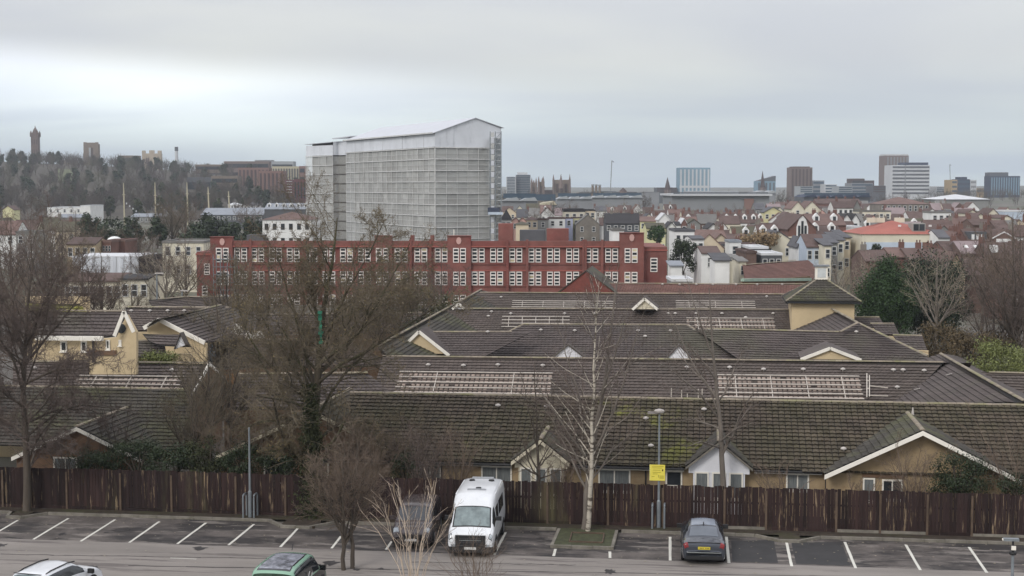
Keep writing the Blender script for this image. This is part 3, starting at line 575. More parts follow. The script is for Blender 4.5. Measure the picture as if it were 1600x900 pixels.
# ---------------------------------------------------------------- left group
L0, pL0 = block('care_home_wing', 'brown tiled wing with striped rail frame left of the big bare tree', (-34, 93, 0),
  [((60, 565.5), (328, 568), 5.2, .47, [(20, 565), (328, 568), (291, 642), (20, 640)], M_tileB)], [((20, 565.2), 5.2, (328, 568), 5.2)], [(0, 148, 579), (0, 208, 580), (0, 269, 581), (0, 54, 578)])
railset('rail_frame', 'striped pale rail frame on the left brown roof behind bare twigs', pL0[0], [(124, 590), (288, 592), (272, 625), (106, 622)], 6, 3)
u_end = G(326, 570, 5.1).x
mb = MB(); vr = G(328, 568, 5.2).y; mb.prism([(u_end+.0, vr-5.2, 0), (u_end, vr+2.6, 0), (u_end, vr+2.6, 3.9), (u_end, vr, 5.1), (u_end, vr-5.2, 2.7)], (-.25, 0, 0)); mb.build('gable_wall', M_brickd, L0)
mb = MB(); mb.bar((u_end+.12, vr-5.3, 2.62), (u_end+.12, vr, 5.2), .08, .25); mb.bar((u_end+.12, vr, 5.2), (u_end+.12, vr+2.7, 3.95), .08, .25); mb.build('bargeboard', M_white, L0)
wall(L0, (-48, vr-5.0), (u_end, vr-5.0), 0, 2.6)
La = thing('left_gable_house', 'damp dark tiled house with a brown gable behind the left end of the fence', 'building', (-33, 76, 0))
ga = G(119, 667, 3.75); gable(La, ga.x, 3.6, ga.y+.3, 3.75, .46, ga.y+8.0, M_brickd, M_tileD, M_white, 0)
window(La, ga.x-1.4, ga.x-.1, .9, 2.1, ga.y+.28, 2, M_curtain)
plx = Plane((ga.x-16, ga.y+8.6, 4.6), (ga.x+2.0, ga.y+8.6, 4.6), 0, .46, world=True)
mb = MB(); mb.poly([plx.at(0, 0, -.03), plx.at(19, 0, -.03), plx.at(21, 6, -.03), plx.at(0, 6, -.03)][::-1]); mb.build('roof_deck', M_under, La)
tag(tiles(plx, [(0, 0), (19, 0), (21, 6), (0, 6)], w=.31).build('roof_tile', M_tileD, La), kind='stuff'); caps(La, [(plx.at(0, 0), plx.at(19, 0))])
Lb = thing('left_gable_house', 'dark gabled house behind the trunk of the tallest tree', 'building', (-20, 76, 0))
gb = G(488, 642, 4.7); gable(Lb, gb.x, 5.2, gb.y+.3, 4.75, .48, gb.y+8, M_brickd, M_tileA, M_cream, 0)
for a, b in ((410, 448), (498, 512)): window(Lb, UX(a, gb.y), UX(b, gb.y), .9, 2.2, gb.y+.28, 2 if b-a > 20 else 1, M_glass)
# two-storey tan house, far left
Lc, pLc = block('tan_house', 'tan brick house with tall white edged gable and round window, left middle distance', (-40, 118, 0),
  [((60, 486), (197, 487), 8.6, .62, [(40, 486), (197, 487), (184, 524), (165, 527), (60, 524)], M_tileG), ], [((60, 486), 8.6, (197, 487), 8.6)])
y0 = G(197, 487, 8.6).y; yw = AV(165, 527, y0-4.4).y
def AVp(x, y): return AV(x, y, y0-4.3)
mb = MB(); mb.prism([AVp(60, 529), AVp(60, 562), AVp(163, 562), AVp(163, 529)], (0, .3, 0)); mb.build('wall', M_tan, Lc)
mb = MB(); mb.prism([AVp(182, 527), AVp(198, 492), AVp(213, 519), AVp(213, 585), AVp(140, 585), AVp(140, 561), AVp(163, 561), AVp(163, 529)][::-1], (0, .3, 0)); mb.build('gable_wall', M_tan, Lc)
mb = MB(); mb.bar(AVp(183, 524)+Vector((0, -.4, 0)), AVp(198, 486)+Vector((0, -.4, 0)), .08, .2); mb.bar(AVp(198, 486)+Vector((0, -.4, 0)), AVp(213, 518)+Vector((0, -.4, 0)), .08, .2); mb.build('bargeboard', M_white, Lc)
mb = MB(); c_ = AVp(190, 513)+Vector((0, -.02, 0)); mb.tube([c_, c_+Vector((0, -.06, 0))], .28, 12); mb.build('round_window', M_glass, Lc)
for a, b, c, d in ((166, 531, 172, 546), (127, 533, 136, 549), (95, 533, 105, 549), (186, 531, 190, 540)):
    p, q = AVp(a, d), AVp(b, b) if False else AVp(c, b); window(Lc, p.x, q.x, p.z, q.z, p.y-.02, 1)
mb = MB(); a_, b_ = AVp(147, 527)+Vector((0, -.12, 0)), AVp(147, 566)+Vector((0, -.12, 0)); mb.tube([a_, b_], .07, 6); mb.build('downpipe', M_gut, Lc)
mb = MB(); mb.bar(AVp(135, 551)+Vector((0, -.05, 0)), AVp(182, 551)+Vector((0, -.05, 0)), .1, .28); mb.build('brick_band', M_brickd, Lc)
mb = MB(); mb.bar(AVp(60, 527)+Vector((0, -.35, 0)), AVp(165, 528)+Vector((0, -.35, 0)), .2, .25); mb.build('fascia', M_white, Lc)
Ld, pLd = block('care_home_wing', 'brown roof joining the tan house to the hidden centre, four vents along its ridge', (-32, 128, 0),
  [((200, 480), (345, 481), 6.8, .5, [(196, 480), (360, 481), (345, 516), (212, 518)], M_tileB)], [((196, 480), 6.8, (360, 481), 6.8)], [(0, 205, 488), (0, 234, 488), (0, 262, 488), (0, 288, 488)])
wall(Ld, G(206, 519, 4.6), G(345, 517, 4.6), 0, 4.6)
Le, pLe = block('tan_house', 'low tan gable under a wide brown hip roof left of the big tree', (-30, 112, 0),
  [((345, 477), (251, 500), 7.0, .5, [(345, 477), (251, 500), (228, 512), (240, 500)], M_tileG), ((251, 500), (345, 477), 7.0, .5, [(251, 500), (345, 477), (400, 490), (400, 530), (322, 535)], M_tileG)], [((251, 500), 7.0, (345, 477), 7.0)])
ge = G(251, 500, 7.0); ya = ge.y+.2
mb = MB(); mb.prism([AV(230, 513, ya), AV(251, 502, ya), AV(322, 537, ya), AV(322, 600, ya), AV(230, 600, ya)][::-1], (0, .3, 0)); mb.build('gable_wall', M_tan, Le)
mb = MB(); o_ = Vector((0, -.3, 0)); mb.bar(AV(227, 512, ya)+o_, AV(251, 499, ya)+o_, .1, .28); mb.bar(AV(251, 499, ya)+o_, AV(322, 535, ya)+o_, .1, .28); mb.build('bargeboard', M_white, Le)
Lf, pLf = block('lean_to_roof', 'small brown lean to roof with white triangle gable above the round shrub', (-33, 108, 0),
  [((190, 533), (254, 533), 5.8, .45, [(190, 533), (256, 533), (262, 560), (182, 556)], M_tileG), ((225, 521), (283, 523), 6.3, .45, [(222, 521), (284, 523), (300, 542), (250, 540), (232, 533)], M_tileG)], [((190, 533), 5.8, (254, 533), 5.8)])
tri(Lf, (282.5, 523), (274, 545), (290, 539), M_clad, 96, None, 'gable_wall', .7)
wall(Lf, AT(180, 560, 97.5), AT(298, 545, 97.5), 0, AT(180, 553, 97.5).z)
Lg, pLg = block('low_roof', 'far low brown roof right of the cream tarped building', (-30, 165, 0),
  [((200, 470), (292, 464), 5.2, .4, [(232, 468), (292, 464), (360, 464), (420, 484), (240, 484)], M_tileB)], [((247, 468), 5.2, (292, 464), 5.2), ((292, 464), 5.2, (350, 464), 5.2)]); backing(Lg, -74, -56, 163, 170, 2.5)
Lh, pLh = block('low_roof', 'roof with bright yellow green lichen on its ridge, far left', (-42, 130, 0),
  [((60, 474.5), (122, 474.5), 8.4, .5, [(40, 474), (124, 474.5), (140, 492), (40, 492)], mat('lichen_tile', srgb((96, 92, 60)), isl=.15, coord='P', moss=[(srgb((150, 148, 50)), .3, .4, .55, .9)]))]); wall(Lh, AT(40, 490, 120), AT(140, 490, 120), 0, 7.2)

for i, (lab, r1, r2, zr_, P) in enumerate((('brown hipped roof behind the tallest tree, nearest of three', (390, 585), (560, 583), 4.8, [(370, 585), (575, 583), (640, 640), (350, 640)]), ('brown roof behind the tallest tree, middle of three', (360, 532), (520, 530), 5.0, [(345, 532), (540, 530), (620, 572), (330, 575)]), ('brown roof behind the tallest tree, furthest of three', (430, 492), (640, 490), 5.2, [(400, 492), (660, 489), (640, 520), (380, 522)]))):
    t_, p_ = block('yard_roof', lab, G(*r1, 0), [(r1, r2, zr_, .45, P, (M_tileG, M_tileB, M_tileB)[i])], [(P[0], zr_, P[1], zr_)]); a, b = p_[0].pt(*P[3]), p_[0].pt(*P[2]); wall(t_, a, b, 0, min(a.z, b.z)-.1, m=M_brickd)
yard = MB(); yard.poly([(-60, 84, .0), (-10, 84, .0), (-16, 180, .0), (-90, 180, .0)]); struct('yard_paving', yard, mat('yard_tarmac', srgb((92, 88, 82)), coord='P', var=.25, scale=.3))
# ================================================================ generic town building
def C_(name, rgb, **k): return mat(name, srgb(mute(rgb)), **{**dict(coord='P', var=.08, scale=.4), **k})
WALL = dict(white=C_('white_render', (216, 216, 213)), cream=C_('cream_render_wall', (208, 200, 176)), yellow=C_('yellow_render', (206, 200, 146)), pink=C_('pink_render', (204, 156, 142)), lav=C_('lavender_render', (176, 182, 212)),
  peach=C_('peach_render', (202, 184, 154)), grey=C_('grey_render', (128, 128, 124)), stone=C_('grey_stone', (122, 114, 104), var=.2), brick=C_('red_brick', (116, 80, 70), var=.15), brown=C_('brown_brick_wall', (104, 80, 70), var=.15),
  buff=C_('buff_wall', (170, 150, 118)), blue=C_('pale_blue_render', (176, 190, 206)), dgrey=C_('dark_grey_wall', (82, 84, 88)), concrete=C_('concrete', (150, 148, 142)), wood=C_('timber_wall', (120, 88, 62)), far=C_('weathered_far_stone', (110, 100, 92), var=.15))
ROOF = dict(brown=C_('brown_roof', (92, 72, 66), var=.18, scale=.8, objr=.15), red=C_('red_roof', (112, 86, 78), var=.15, objr=.15), slate=C_('slate_roof', (84, 84, 88), var=.15, objr=.15), coral=C_('coral_roof', (168, 92, 78), var=.1), grey=C_('grey_roof', (112, 110, 106), objr=.1),
  dark=C_('dark_roof', (52, 50, 52), objr=.2), white=C_('white_roof', (196, 198, 200)), olive=C_('olive_roof', (84, 80, 62), var=.2, objr=.1), lead=C_('lead_roof', (132, 138, 146)), mauve=C_('mauve_roof', (138, 120, 120)))
M_winf = mat('far_window_frame', srgb((196, 196, 194)), var=.04)
M_wing = mat('far_window_glass', (.03, .035, .04), rough=.15, spec=.5, objr=.5)
WC = {}
def wmesh(w, h, fm, nb=0):
    key = (round(w, 1), round(h, 1), fm.name, nb)
    if key not in WC:
        t = min(.12, w*.12); mb = MB(); W2 = w/2
        mb.box(-W2, -W2+t, -.08, .02, 0, h); mb.box(W2-t, W2, -.08, .02, 0, h); mb.box(-W2+t, W2-t, -.08, .02, h-t, h); mb.box(-W2+t, W2-t, -.08, .02, 0, t)
        for i in range(nb): z = h*(i+1)/(nb+1); mb.box(-W2+t, W2-t, -.075, .015, z-t*.5, z+t*.5)
        o = mb.build('w', fm); a = o.data; bpy.data.objects.remove(o)
        mb = MB(); mb.box(-W2+t, W2-t, -.03, .0, t, h-t); o = mb.build('p', M_wing); b = o.data; bpy.data.objects.remove(o)
        WC[key] = (a, b)
    return WC[key]
def addwin(parent, x, y, z, w, h, fm=None, nb=1, rz=0, name='window'):
    a, b = wmesh(w, h, fm or M_winf, nb); o = link(name, a, parent, Matrix.Translation((x, y-.012, z)) @ Matrix.Rotation(rz, 4, 'Z')); link('pane', b, o); return o
def bld(name, label, cat, x0, x1, ye, roof, yr=None, ze=5.5, D=None, depth=8, wall='white', rm='brown', win=None, rot=0, group=None, chim=(), over=.25, ww=1.0, wh=1.4, frame=None, base=None, par=None, simple=False, dorm=0):
    """x0..x1 facade width and ye eaves line in the picture, ze real eaves height -> distance"""
    D = D or (H-ze)*F/(ye-290); a, b = AT(x0, ye, D), AT(x1, ye, D); W = (b-a).length; ze = a.z; g0 = min(height(a.x, a.y), height(b.x, b.y))-.5 if base is None else base
    loc = Vector((a.x, a.y, g0)); t = thing(name, label, cat, loc, TH+R(rot), group); ze -= g0; wm = WALL[wall]; rmm = ROOF[rm]
    kids = lambda mb, n, m, p=t: mb.build(n, m, p, world=False)
    zr = ze+ (max(.3, (AT(x0, yr, D+(depth/2 if roof in ('side', 'hip', 'mono') else 0)).z-AT(x0, ye, D).z)) if yr is not None else 2.4)
    mb = MB(); d = depth; o = over
    if roof == 'front':
        mb.prism([(0, 0, 0), (W, 0, 0), (W, 0, ze), (W/2, 0, zr), (0, 0, ze)], (0, d, 0)); kids(mb, 'wall', wm)
        sl = (zr-ze)/(W/2); mb = MB()
        for s in (-1, 1):
            e = W/2+s*(W/2+o); mb.prism([(W/2, -o, zr+.03), (e, -o, ze-sl*o+.03), (e, d+o, ze-sl*o+.03), (W/2, d+o, zr+.03)], (0, 0, .16))
        kids(mb, 'roof', rmm)
    else:
        mb.box(0, W, 0, d, 0, ze)
        if roof == 'side': mb.add([(0, 0, ze), (0, d, ze), (0, d/2, zr), (W, 0, ze), (W, d, ze), (W, d/2, zr)], [(0, 2, 1), (3, 4, 5)])
        kids(mb, 'wall', wm); mb = MB(); sl = (zr-ze)/(d/2)
        if roof == 'side':
            mb.prism([(-.05, -o, ze-sl*o), (W+.05, -o, ze-sl*o), (W+.05, d/2, zr), (-.05, d/2, zr)], (0, 0, .16)); mb.prism([(-.05, d/2, zr), (W+.05, d/2, zr), (W+.05, d+o, ze-sl*o), (-.05, d+o, ze-sl*o)], (0, 0, .16))
        elif roof == 'hip':
            q = min(W/2*.98, d/2); A = [(-o, -o, ze), (W+o, -o, ze), (W+o, d+o, ze), (-o, d+o, ze), (q, d/2, zr), (W-q, d/2, zr)]
            mb.add([(x, y, z+.02) for x, y, z in A], [(0, 1, 5, 4), (1, 2, 5), (2, 3, 4, 5), (3, 0, 4), (3, 2, 1, 0)])
        elif roof == 'mono': mb.prism([(-o, -o, ze), (W+o, -o, ze), (W+o, d+o, zr), (-o, d+o, zr)], (0, 0, .15))
        else:
            mb.box(-.1, W+.1, -.1, d+.1, ze, ze+.12)
            for q in ((-.1, W+.1, -.1, .15), (-.1, W+.1, d-.15, d+.1), (-.1, .15, .15, d-.15), (W-.15, W+.1, .15, d-.15)): mb.box(*q, ze+.12, ze+(par or .35))
        kids(mb, 'roof', rmm)
    for c in chim:   # fraction along width
        mb = MB(); cx_ = W*c; z1 = zr+.9 if roof != 'flat' else ze+1.5; yy = d/2 if roof != 'front' else d*.5
        mb.box(cx_-.35, cx_+.35, yy-.3, yy+.3, (zr if roof != 'flat' else ze)-.8, z1); [mb.tube([(cx_+dx, yy, z1), (cx_+dx, yy, z1+.35)], .1, 6) for dx in (-.2, .2)]; kids(mb, 'chimney', WALL['brick'] if rnd.random() < .6 else WALL['stone'])
    if win:
        rows, cols, *o2 = win; top = o2[0] if o2 else ze-.5; pitch = o2[1] if len(o2) > 1 else 2.8
        for r in range(rows):
            for c in range(cols):
                x = W*(c+.5)/cols; z = top-wh-r*pitch
                if z > .3: addwin(t, x, 0, z, min(ww, W/cols*.7), wh, frame)
    for i in range(dorm):
        x = W*(i+.5)/dorm; mb = MB(); sl = (zr-ze)/(d/2); y0 = d*.18; z0 = ze+sl*y0
        mb.prism([(x-.6, y0, z0-.3), (x+.6, y0, z0-.3), (x+.6, y0, z0+.9), (x, y0, z0+1.6), (x-.6, y0, z0+.9)], (0, 1.6, 0)); dm = kids(mb, 'dormer', WALL['white']); mb = MB(); mb.box(x-.3, x+.3, y0-.04, y0-.005, z0+.1, z0+.95); mb.build('pane', M_wing, dm, world=False)
    return t, W, ze, zr, d
# ================================================================ red brick school
SD = 200.0; sR = R(-1.5)
s0 = AT(305, 450, SD+1.5); sc = thing('brick_school', 'long two storey red brick school with paired white windows and stepped parapet', 'school', (s0.x, s0.y, 0), TH+sR)
def sx(px): return (px-305)/F*SD
def sz(py): return H+(290-py)/F*SD
M_sb = C_('deep_red_brick', (130, 74, 65), var=.2, scale=.5, moss=[(srgb((112, 44, 42)), .12, .5, .65, .5)]); M_sl = C_('pale_red_brick', (164, 84, 72)); M_emb = C_('stone_emblem', (196, 150, 140))
def sbox(name, a, b, t, bt, y0=0, y1=None, m=None, d=0): mb = MB(); mb.box(sx(a), sx(b), y0, y1 if y1 is not None else y0+.5, sz(bt) if bt else 0, sz(t)); return mb.build(name, m or M_sb, sc, world=False)
mb = MB(); mb.box(sx(330), sx(1012), 0, 16, 0, sz(384)); mb.build('wall', M_sb, sc, world=False)
mb = MB(); mb.box(sx(305), sx(330)-.003, 1, 15, 0, sz(395)); mb.build('annex', M_sb, sc, world=False)
mb = MB(); mb.box(sx(1012)+.003, sx(1048), .6, 15, 0, sz(386)); mb.build('annex', M_sb, sc, world=False)
mb = MB(); mb.box(sx(331), sx(1011), .5, 15.6, sz(384)+.003, sz(383)); mb.build('roof', ROOF['grey'], sc, world=False)
pav = [(331, 366, 371), (590, 617, 369), (704, 741, 369), (973, 1011, 364)]; xs = [331]+[v for p in pav for v in (p[0], p[1])][1:]+[1011]
for a, b, t in pav: sbox('pavilion', a, b, t, None, -.45, .55); sbox('coping', a-.5, b+.5, t-1, t, -.6, .7, M_sb)
for a, b in ((366, 590), (617, 704), (741, 973)): sbox('parapet', a+.1, b-.1, 376.5, 384, -.25, .35); sbox('cornice', a+.1, b-.1, 384.2, 386.2, -.38, -.02, M_sl)
for p in (397-3, 480, 646, 677, 769+29, 829, 889+28, 920, 946): sbox('pilaster', p-2, p+2, 374, None, -.42, -.26)
sbox('string_course', 330.5, 1011.5, 411.5, 413.5, -.14, -.003, M_sb); sbox('string_course', 330.5, 1011.5, 422, 424, -.14, -.003, M_sl); sbox('string_course', 330.5, 1011.5, 446.5, 448, -.14, -.003, M_sb)
sbox('coping', 304, 331, 397, 400, .85, .99, M_sl); sbox('coping', 1011, 1049, 390, 392, .45, .59, M_sl)
for px, py in ((350, 378), (722, 376), (992, 371)):
    mb = MB(); c = Vector((sx(px), -.55, sz(py))); mb.prism([c+Vector((.35*cos(k*pi/4), 0, .5*sin(k*pi/4))) for k in range(8)], (0, .1, 0)); mb.build('emblem', M_emb, sc, world=False)
pairs = [340, 368, 395, 423, 451, 479, 507, 535, 563, 592, 621, 652, 684, 713, 742, 771, 801, 831, 860, 890, 920, 951, 981]
sfr = mat('school_window_frame', srgb((226, 220, 214)), var=.04); M_blind = mat('pale_blind', srgb((196, 184, 150)), objr=.25)
def swin(px, yt, yb, y=0, w=9):
    W_, Hh = w/F*SD, (yb-yt)/F*SD; key = ('s', round(W_, 2), round(Hh, 2))
    if key not in WC:
        mb = MB(); t = .10; mb.box(0, t, -.1, .02, 0, Hh); mb.box(W_-t, W_, -.1, .02, 0, Hh); mb.box(t, W_-t, -.1, .02, 0, t); mb.box(t, W_-t, -.1, .02, Hh-t*1.3, Hh)
        for i in (1, 2, 3): z = Hh*i/4; mb.box(t, W_-t, -.08, .02, z-.09, z+.07)
        o = mb.build('w', sfr); A_ = o.data; bpy.data.objects.remove(o)
        mb = MB(); mb.box(0, W_-2*t, -.03, 0, 0, Hh/4-.18); o = mb.build('p', M_wing); B_ = o.data; bpy.data.objects.remove(o); B2 = B_.copy(); B2.materials[0] = M_blind; WC[key] = (A_, B_, B2)
    A_, B_, B2 = WC[key]; o = link('window', A_, sc, Matrix.Translation((sx(px), y-.004, sz(yb)))); bl = rnd.random() < .05
    for i in range(4): link('pane', B2 if (bl and i > rnd.choice((0, 1, 2))) or rnd.random() < .04 else B_, o, Matrix.Translation((.11, 0, Hh*i/4+.09)))
for p in pairs:
    y = -.45 if any(a <= p <= b for a, b, _ in pav) else 0
    for yt, yb in ((387.5, 410), (424.5, 446), (461, 483)): swin(p, yt, yb, y); swin(p+11, yt, yb, y)
swin(317, 413, 431, 1); swin(1022, 403, 425, .6, 11); swin(313, 448, 468, 1)
for x0_, x1_, yt, dd in ((780, 804, 352, 12), (859, 895, 360, 11), (815, 857, 362.5, 11.5), (366, 392, 371, 12)):
    mb = MB(); mb.box(sx(x0_), sx(x1_), dd-3, dd, sz(384), sz(yt)); mb.build('stair_head', M_sb if x0_ in (780, 859) else ROOF['slate'], sc, world=False)
for px in (645, 677): mb = MB(); mb.box(sx(px-2.8), sx(px+2.8), 3, 4, sz(384), sz(369)); mb.build('chimney', M_sb, sc, world=False)
mb = MB(); mb.tube([(sx(711), 4, sz(384)), (sx(711), 4, sz(360))], .07, 6); mb.build('flagpole', M_white, sc, world=False)
sf = thing('scaffold', 'tube scaffold standing against the left pavilion of the red school', 'scaffolding', AT(351, 470, 197))
for p in (334, 345, 356, 367):
    for dy in (0, 1.2): mb = MB(); a = AT(p, 470, 197)+Vector((0, dy, 0)); mb.tube([(a.x, a.y, 0), (a.x, a.y, AT(p, 398, 197).z)], .07, 5); mb.build('standard', M_steel, sf)
for y_ in (405, 417, 429, 441, 453): a, b = AT(333, y_, 197), AT(368, y_, 197); mb = MB(); mb.bar(a, b, .1); mb.build('ledger', M_steel, sf); mb = MB(); mb.prism([a+Vector((0, .1, -.1)), b+Vector((0, .1, -.1)), b+Vector((0, 1.1, -.1)), a+Vector((0, 1.1, -.1))], (0, 0, .06)); mb.build('deck_board', M_post, sf)
for a, b in (((334, 441), (345, 429)), ((345, 429), (356, 417)), ((367, 441), (356, 429))): mb = MB(); mb.bar(AT(*a, 196.9), AT(*b, 196.9), .08); mb.build('brace', M_steel, sf)
# ================================================================ sheeted scaffold tower
tA = AT(680, 300, 370); tB = AT(542, 300, 433); tC = AT(783, 300, 378); tA.z = tB.z = tC.z = 0
tz = lambda y, D=370: H+(290-y)/F*D
tb = thing('sheeted_tower_block', 'huge grey tower block wrapped in netting on scaffold under a white gabled temporary roof', 'tower block', tA)
M_net = mat('debris_netting', srgb((196, 197, 194)), rough=.85, var=.08, scale=.16, stretch=(1, 1, 2.2), coord='P', isl=.03, objr=.13, alpha=.6, moss=[(srgb((150, 147, 140)), .12, .5, .66, .5, (1, 1, .6)), (srgb((190, 192, 188)), .6, .6, .72, .4, (1, 1, 2.5))])
M_sheet = mat('white_shrink_wrap', srgb((204, 207, 212)), rough=.4, var=.06, scale=.3, coord='P', objr=.04, moss=[(srgb((150, 154, 160)), .5, .55, .7, .5, (1, 1, .3))])
M_sheetr = mat('white_roof_sheet', srgb((186, 189, 195)), rough=.4, var=.05, scale=.3, coord='P')
M_pole = mat('scaffold_tube', srgb((204, 204, 202)), rough=.5, metal=.2); M_conc = C_('stained_concrete', (112, 104, 96), var=.2)
e1 = (tB-tA); L1 = e1.length; e1 /= L1; e2 = (tC-tA); L2 = e2.length; e2 /= L2
zs = tz(231); ztop = tz(207.5); lift = (zs-1)/8.75*1.0; nl = 9; lift = (zs)/nl
mb = MB(); i1, i2 = e1*1.6+e2*1.6, None; c = [tA+e1*1.8+e2*1.8, tA+e1*1.8+e2*(L2-3.5), tA+e1*(L1-1.8)+e2*(L2-3.5), tA+e1*(L1-1.8)+e2*1.8]; mb.prism(c, (0, 0, ztop-1)); mb.build('wall', M_conc, tb)
def sheetrun(P, e, L, n, nf, z0, dz, m, name):
    for i in range(n):
        for j in range(nf):
            a = P+e*(L*i/n+.05); b = P+e*(L*(i+1)/n-.05); za, zb = z0+dz*j+.25, z0+dz*(j+1)-.12; o = Vector((-e.y, e.x, 0))*rnd.uniform(-.05, .05)
            md = (a+b)/2; mb = MB(); sag = Vector((e.y, -e.x, 0))*rnd.uniform(-.12, .12)
            mb.add([a+o+Vector((0, 0, za)), md+sag+Vector((0, 0, za)), b+Vector((0, 0, za)), b+Vector((0, 0, zb)), md+sag+Vector((0, 0, zb)), a+o+Vector((0, 0, zb))], [(0, 1, 4, 5), (1, 2, 3, 4)]); mb.build(name, m, tb)
sheetrun(tA, e1, L1, 18, nl, 0, lift, M_net, 'netting_sheet'); sheetrun(tA, e2, L2*.81, 5, nl, 0, lift, M_net, 'netting_sheet')
sheetrun(tA, e1, L1, 9, 1, zs, ztop-zs-.3, M_sheet, 'wrap_sheet'); sheetrun(tA, e2, L2*.86, 3, 1, zs, ztop-zs-.3, M_sheet, 'wrap_sheet')
for j in range(nl+1):
    for e, L, out in ((e1, L1, Vector((-e2.x, -e2.y, 0))), (e2, L2*.83, Vector((-e1.x, -e1.y, 0)))):
        z = lift*j+.06; mb = MB(); a = tA+out*.2; mb.bar(a+Vector((0, 0, z)), a+e*L+Vector((0, 0, z)), .2, .26); mb.build('scaffold_deck', M_pole, tb)
        if j < nl: mb = MB(); z += lift*.5; mb.bar(a+Vector((0, 0, z)), a+e*L+Vector((0, 0, z)), .06, .07); mb.build('ledger', M_pole, tb)
for i in range(19): p = tA+e1*(L1*i/18)-e2*.15; mb = MB(); mb.bar(p, p+Vector((0, 0, zs)), .1); mb.build('standard', M_pole, tb)
for i in range(6): p = tA+e2*(L2*.81*i/5)-e1*.15; mb = MB(); mb.bar(p, p+Vector((0, 0, zs)), .1); mb.build('standard', M_pole, tb)
rowm = MB()
wc_ = {}
for j in range(nl):        # windows seen dimly through the netting, one object per storey opening
    for i in range(22):
        p = tA+e2*1.72+e1*(2.6+(L1-5.2)*i/22); q = p+e1*1.7; z = lift*j+1.3; mb = MB(); mb.prism([p+Vector((0, 0, z)), q+Vector((0, 0, z)), q+Vector((0, 0, z+1.4)), p+Vector((0, 0, z+1.4))], e2*.05); mb.build('window', M_winf if (i+j*3) % 5 < 1 else M_wing, tb)
        if i < 4: p = tA+e1*1.72+e2*(2.4+(L2-7)*i/4); q = p+e2*1.7; mb = MB(); mb.prism([p+Vector((0, 0, z)), q+Vector((0, 0, z)), q+Vector((0, 0, z+1.4)), p+Vector((0, 0, z+1.4))], e1*.05); mb.build('window', M_wing, tb)
apx = tA+e2*(L2*.60); za = tz(185.5, 375); zc_ = tz(201, 378); gw = MB()
A3, C3, P3 = tA+Vector((0, 0, ztop)), tC+Vector((0, 0, zc_)), apx+Vector((0, 0, za))
gw.prism([A3, P3, C3, tC+Vector((0, 0, zs+3.0)), tA+e2*(L2*.84)+Vector((0, 0, zs)), tA+Vector((0, 0, zs))], e1*.1); gw.build('gable_sheet', M_sheet, tb)
far1 = e1*(L1+1); mb = MB(); ov = -e1*.4
mb.prism([A3+ov-e2*.8-Vector((0, 0, .3)), A3+far1-e2*.8-Vector((0, 0, .3)), P3+far1, P3+ov], (0, 0, .14)); mb.build('roof', M_sheetr, tb)
mb = MB(); mb.prism([P3+ov, P3+far1, C3+far1+e2*.6, C3+ov+e2*.6], (0, 0, .14)); mb.build('roof', M_sheetr, tb)
mb = MB(); mb.prism([tA+e1*L1+Vector((0, 0, 0)), tC+e1*L1, C3+e1*L1, P3+e1*L1, A3+e1*L1], e1*.1); mb.build('gable_sheet', M_sheet, tb)
mb = MB(); mb.bar(A3+ov-e2*.85-Vector((0, 0, .1)), A3+far1-e2*.85-Vector((0, 0, .1)), .1, .35); mb.build('eaves_beam', M_pole, tb)
# plain sheeted back sides
mb = MB(); mb.prism([tC, tC+e1*L1, tC+e1*L1+Vector((0, 0, zc_)), tC+Vector((0, 0, zc_))], -e2*.1); mb.build('netting_sheet', M_net, tb)
# lower wing on the left, set back, with the darker recess
w0, w1, w2 = AT(479, 300, 452), AT(521, 300, 440), AT(541, 300, 436); w0.z = w1.z = w2.z = 0; wz = tz(222, 452)
wing = thing('sheeted_wing', 'lower netted wing left of the great sheeted tower with lean to white roof', 'tower block', w0)
tb_old = tb; tb = wing; ew = (w1-w0); Lw = ew.length; ew /= Lw
zsw = tz(245, 450); sheetrun(w0, ew, Lw, 4, nl, 0, zsw/nl, M_net, 'netting_sheet'); sheetrun(w0, ew, Lw, 2, 1, zsw, wz-zsw-1.2, M_sheet, 'wrap_sheet')
er = (w2-w1); Lr = er.length; er /= Lr; nin = Vector((-ew.y, ew.x, 0))*1.8
sheetrun(w1+nin, er, Lr, 1, nl, 0, zsw/nl, mat('netting_recess_shade', srgb((146, 146, 142)), coord='P', alpha=.8, objr=.05), 'netting_sheet'); sheetrun(w1+nin, er, Lr, 1, 1, zsw, wz-zsw-.2, M_sheet, 'wrap_sheet')  # recess netting is a darker copy, with the shade put into its colour
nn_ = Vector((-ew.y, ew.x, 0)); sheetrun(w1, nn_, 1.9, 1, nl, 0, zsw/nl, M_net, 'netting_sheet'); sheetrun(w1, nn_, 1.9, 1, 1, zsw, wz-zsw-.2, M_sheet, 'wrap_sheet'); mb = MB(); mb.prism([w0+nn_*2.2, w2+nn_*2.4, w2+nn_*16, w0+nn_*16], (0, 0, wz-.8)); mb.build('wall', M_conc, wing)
for j in range(nl+1): mb = MB(); z = Vector((0, 0, zsw/nl*j+.05)); mb.bar(w0-nn_*.2+z, w1-nn_*.2+z, .2, .26); mb.build('scaffold_deck', M_pole, wing)
for i in range(5): p = w0+ew*(Lw*i/4)-nn_*.15; mb = MB(); mb.bar(p, p+Vector((0, 0, zsw)), .1); mb.build('standard', M_pole, wing)
q0, q1 = w0-ew*.4-nn_*.4+Vector((0, 0, wz-.9)), w1+nn_*-.4+Vector((0, 0, wz-.5)); mb = MB(); mb.prism([q0, q1, q1+nn_*17+Vector((0, 0, .9)), q0+nn_*17+Vector((0, 0, .5))], (0, 0, .16)); mb.build('roof', M_sheetr, wing)
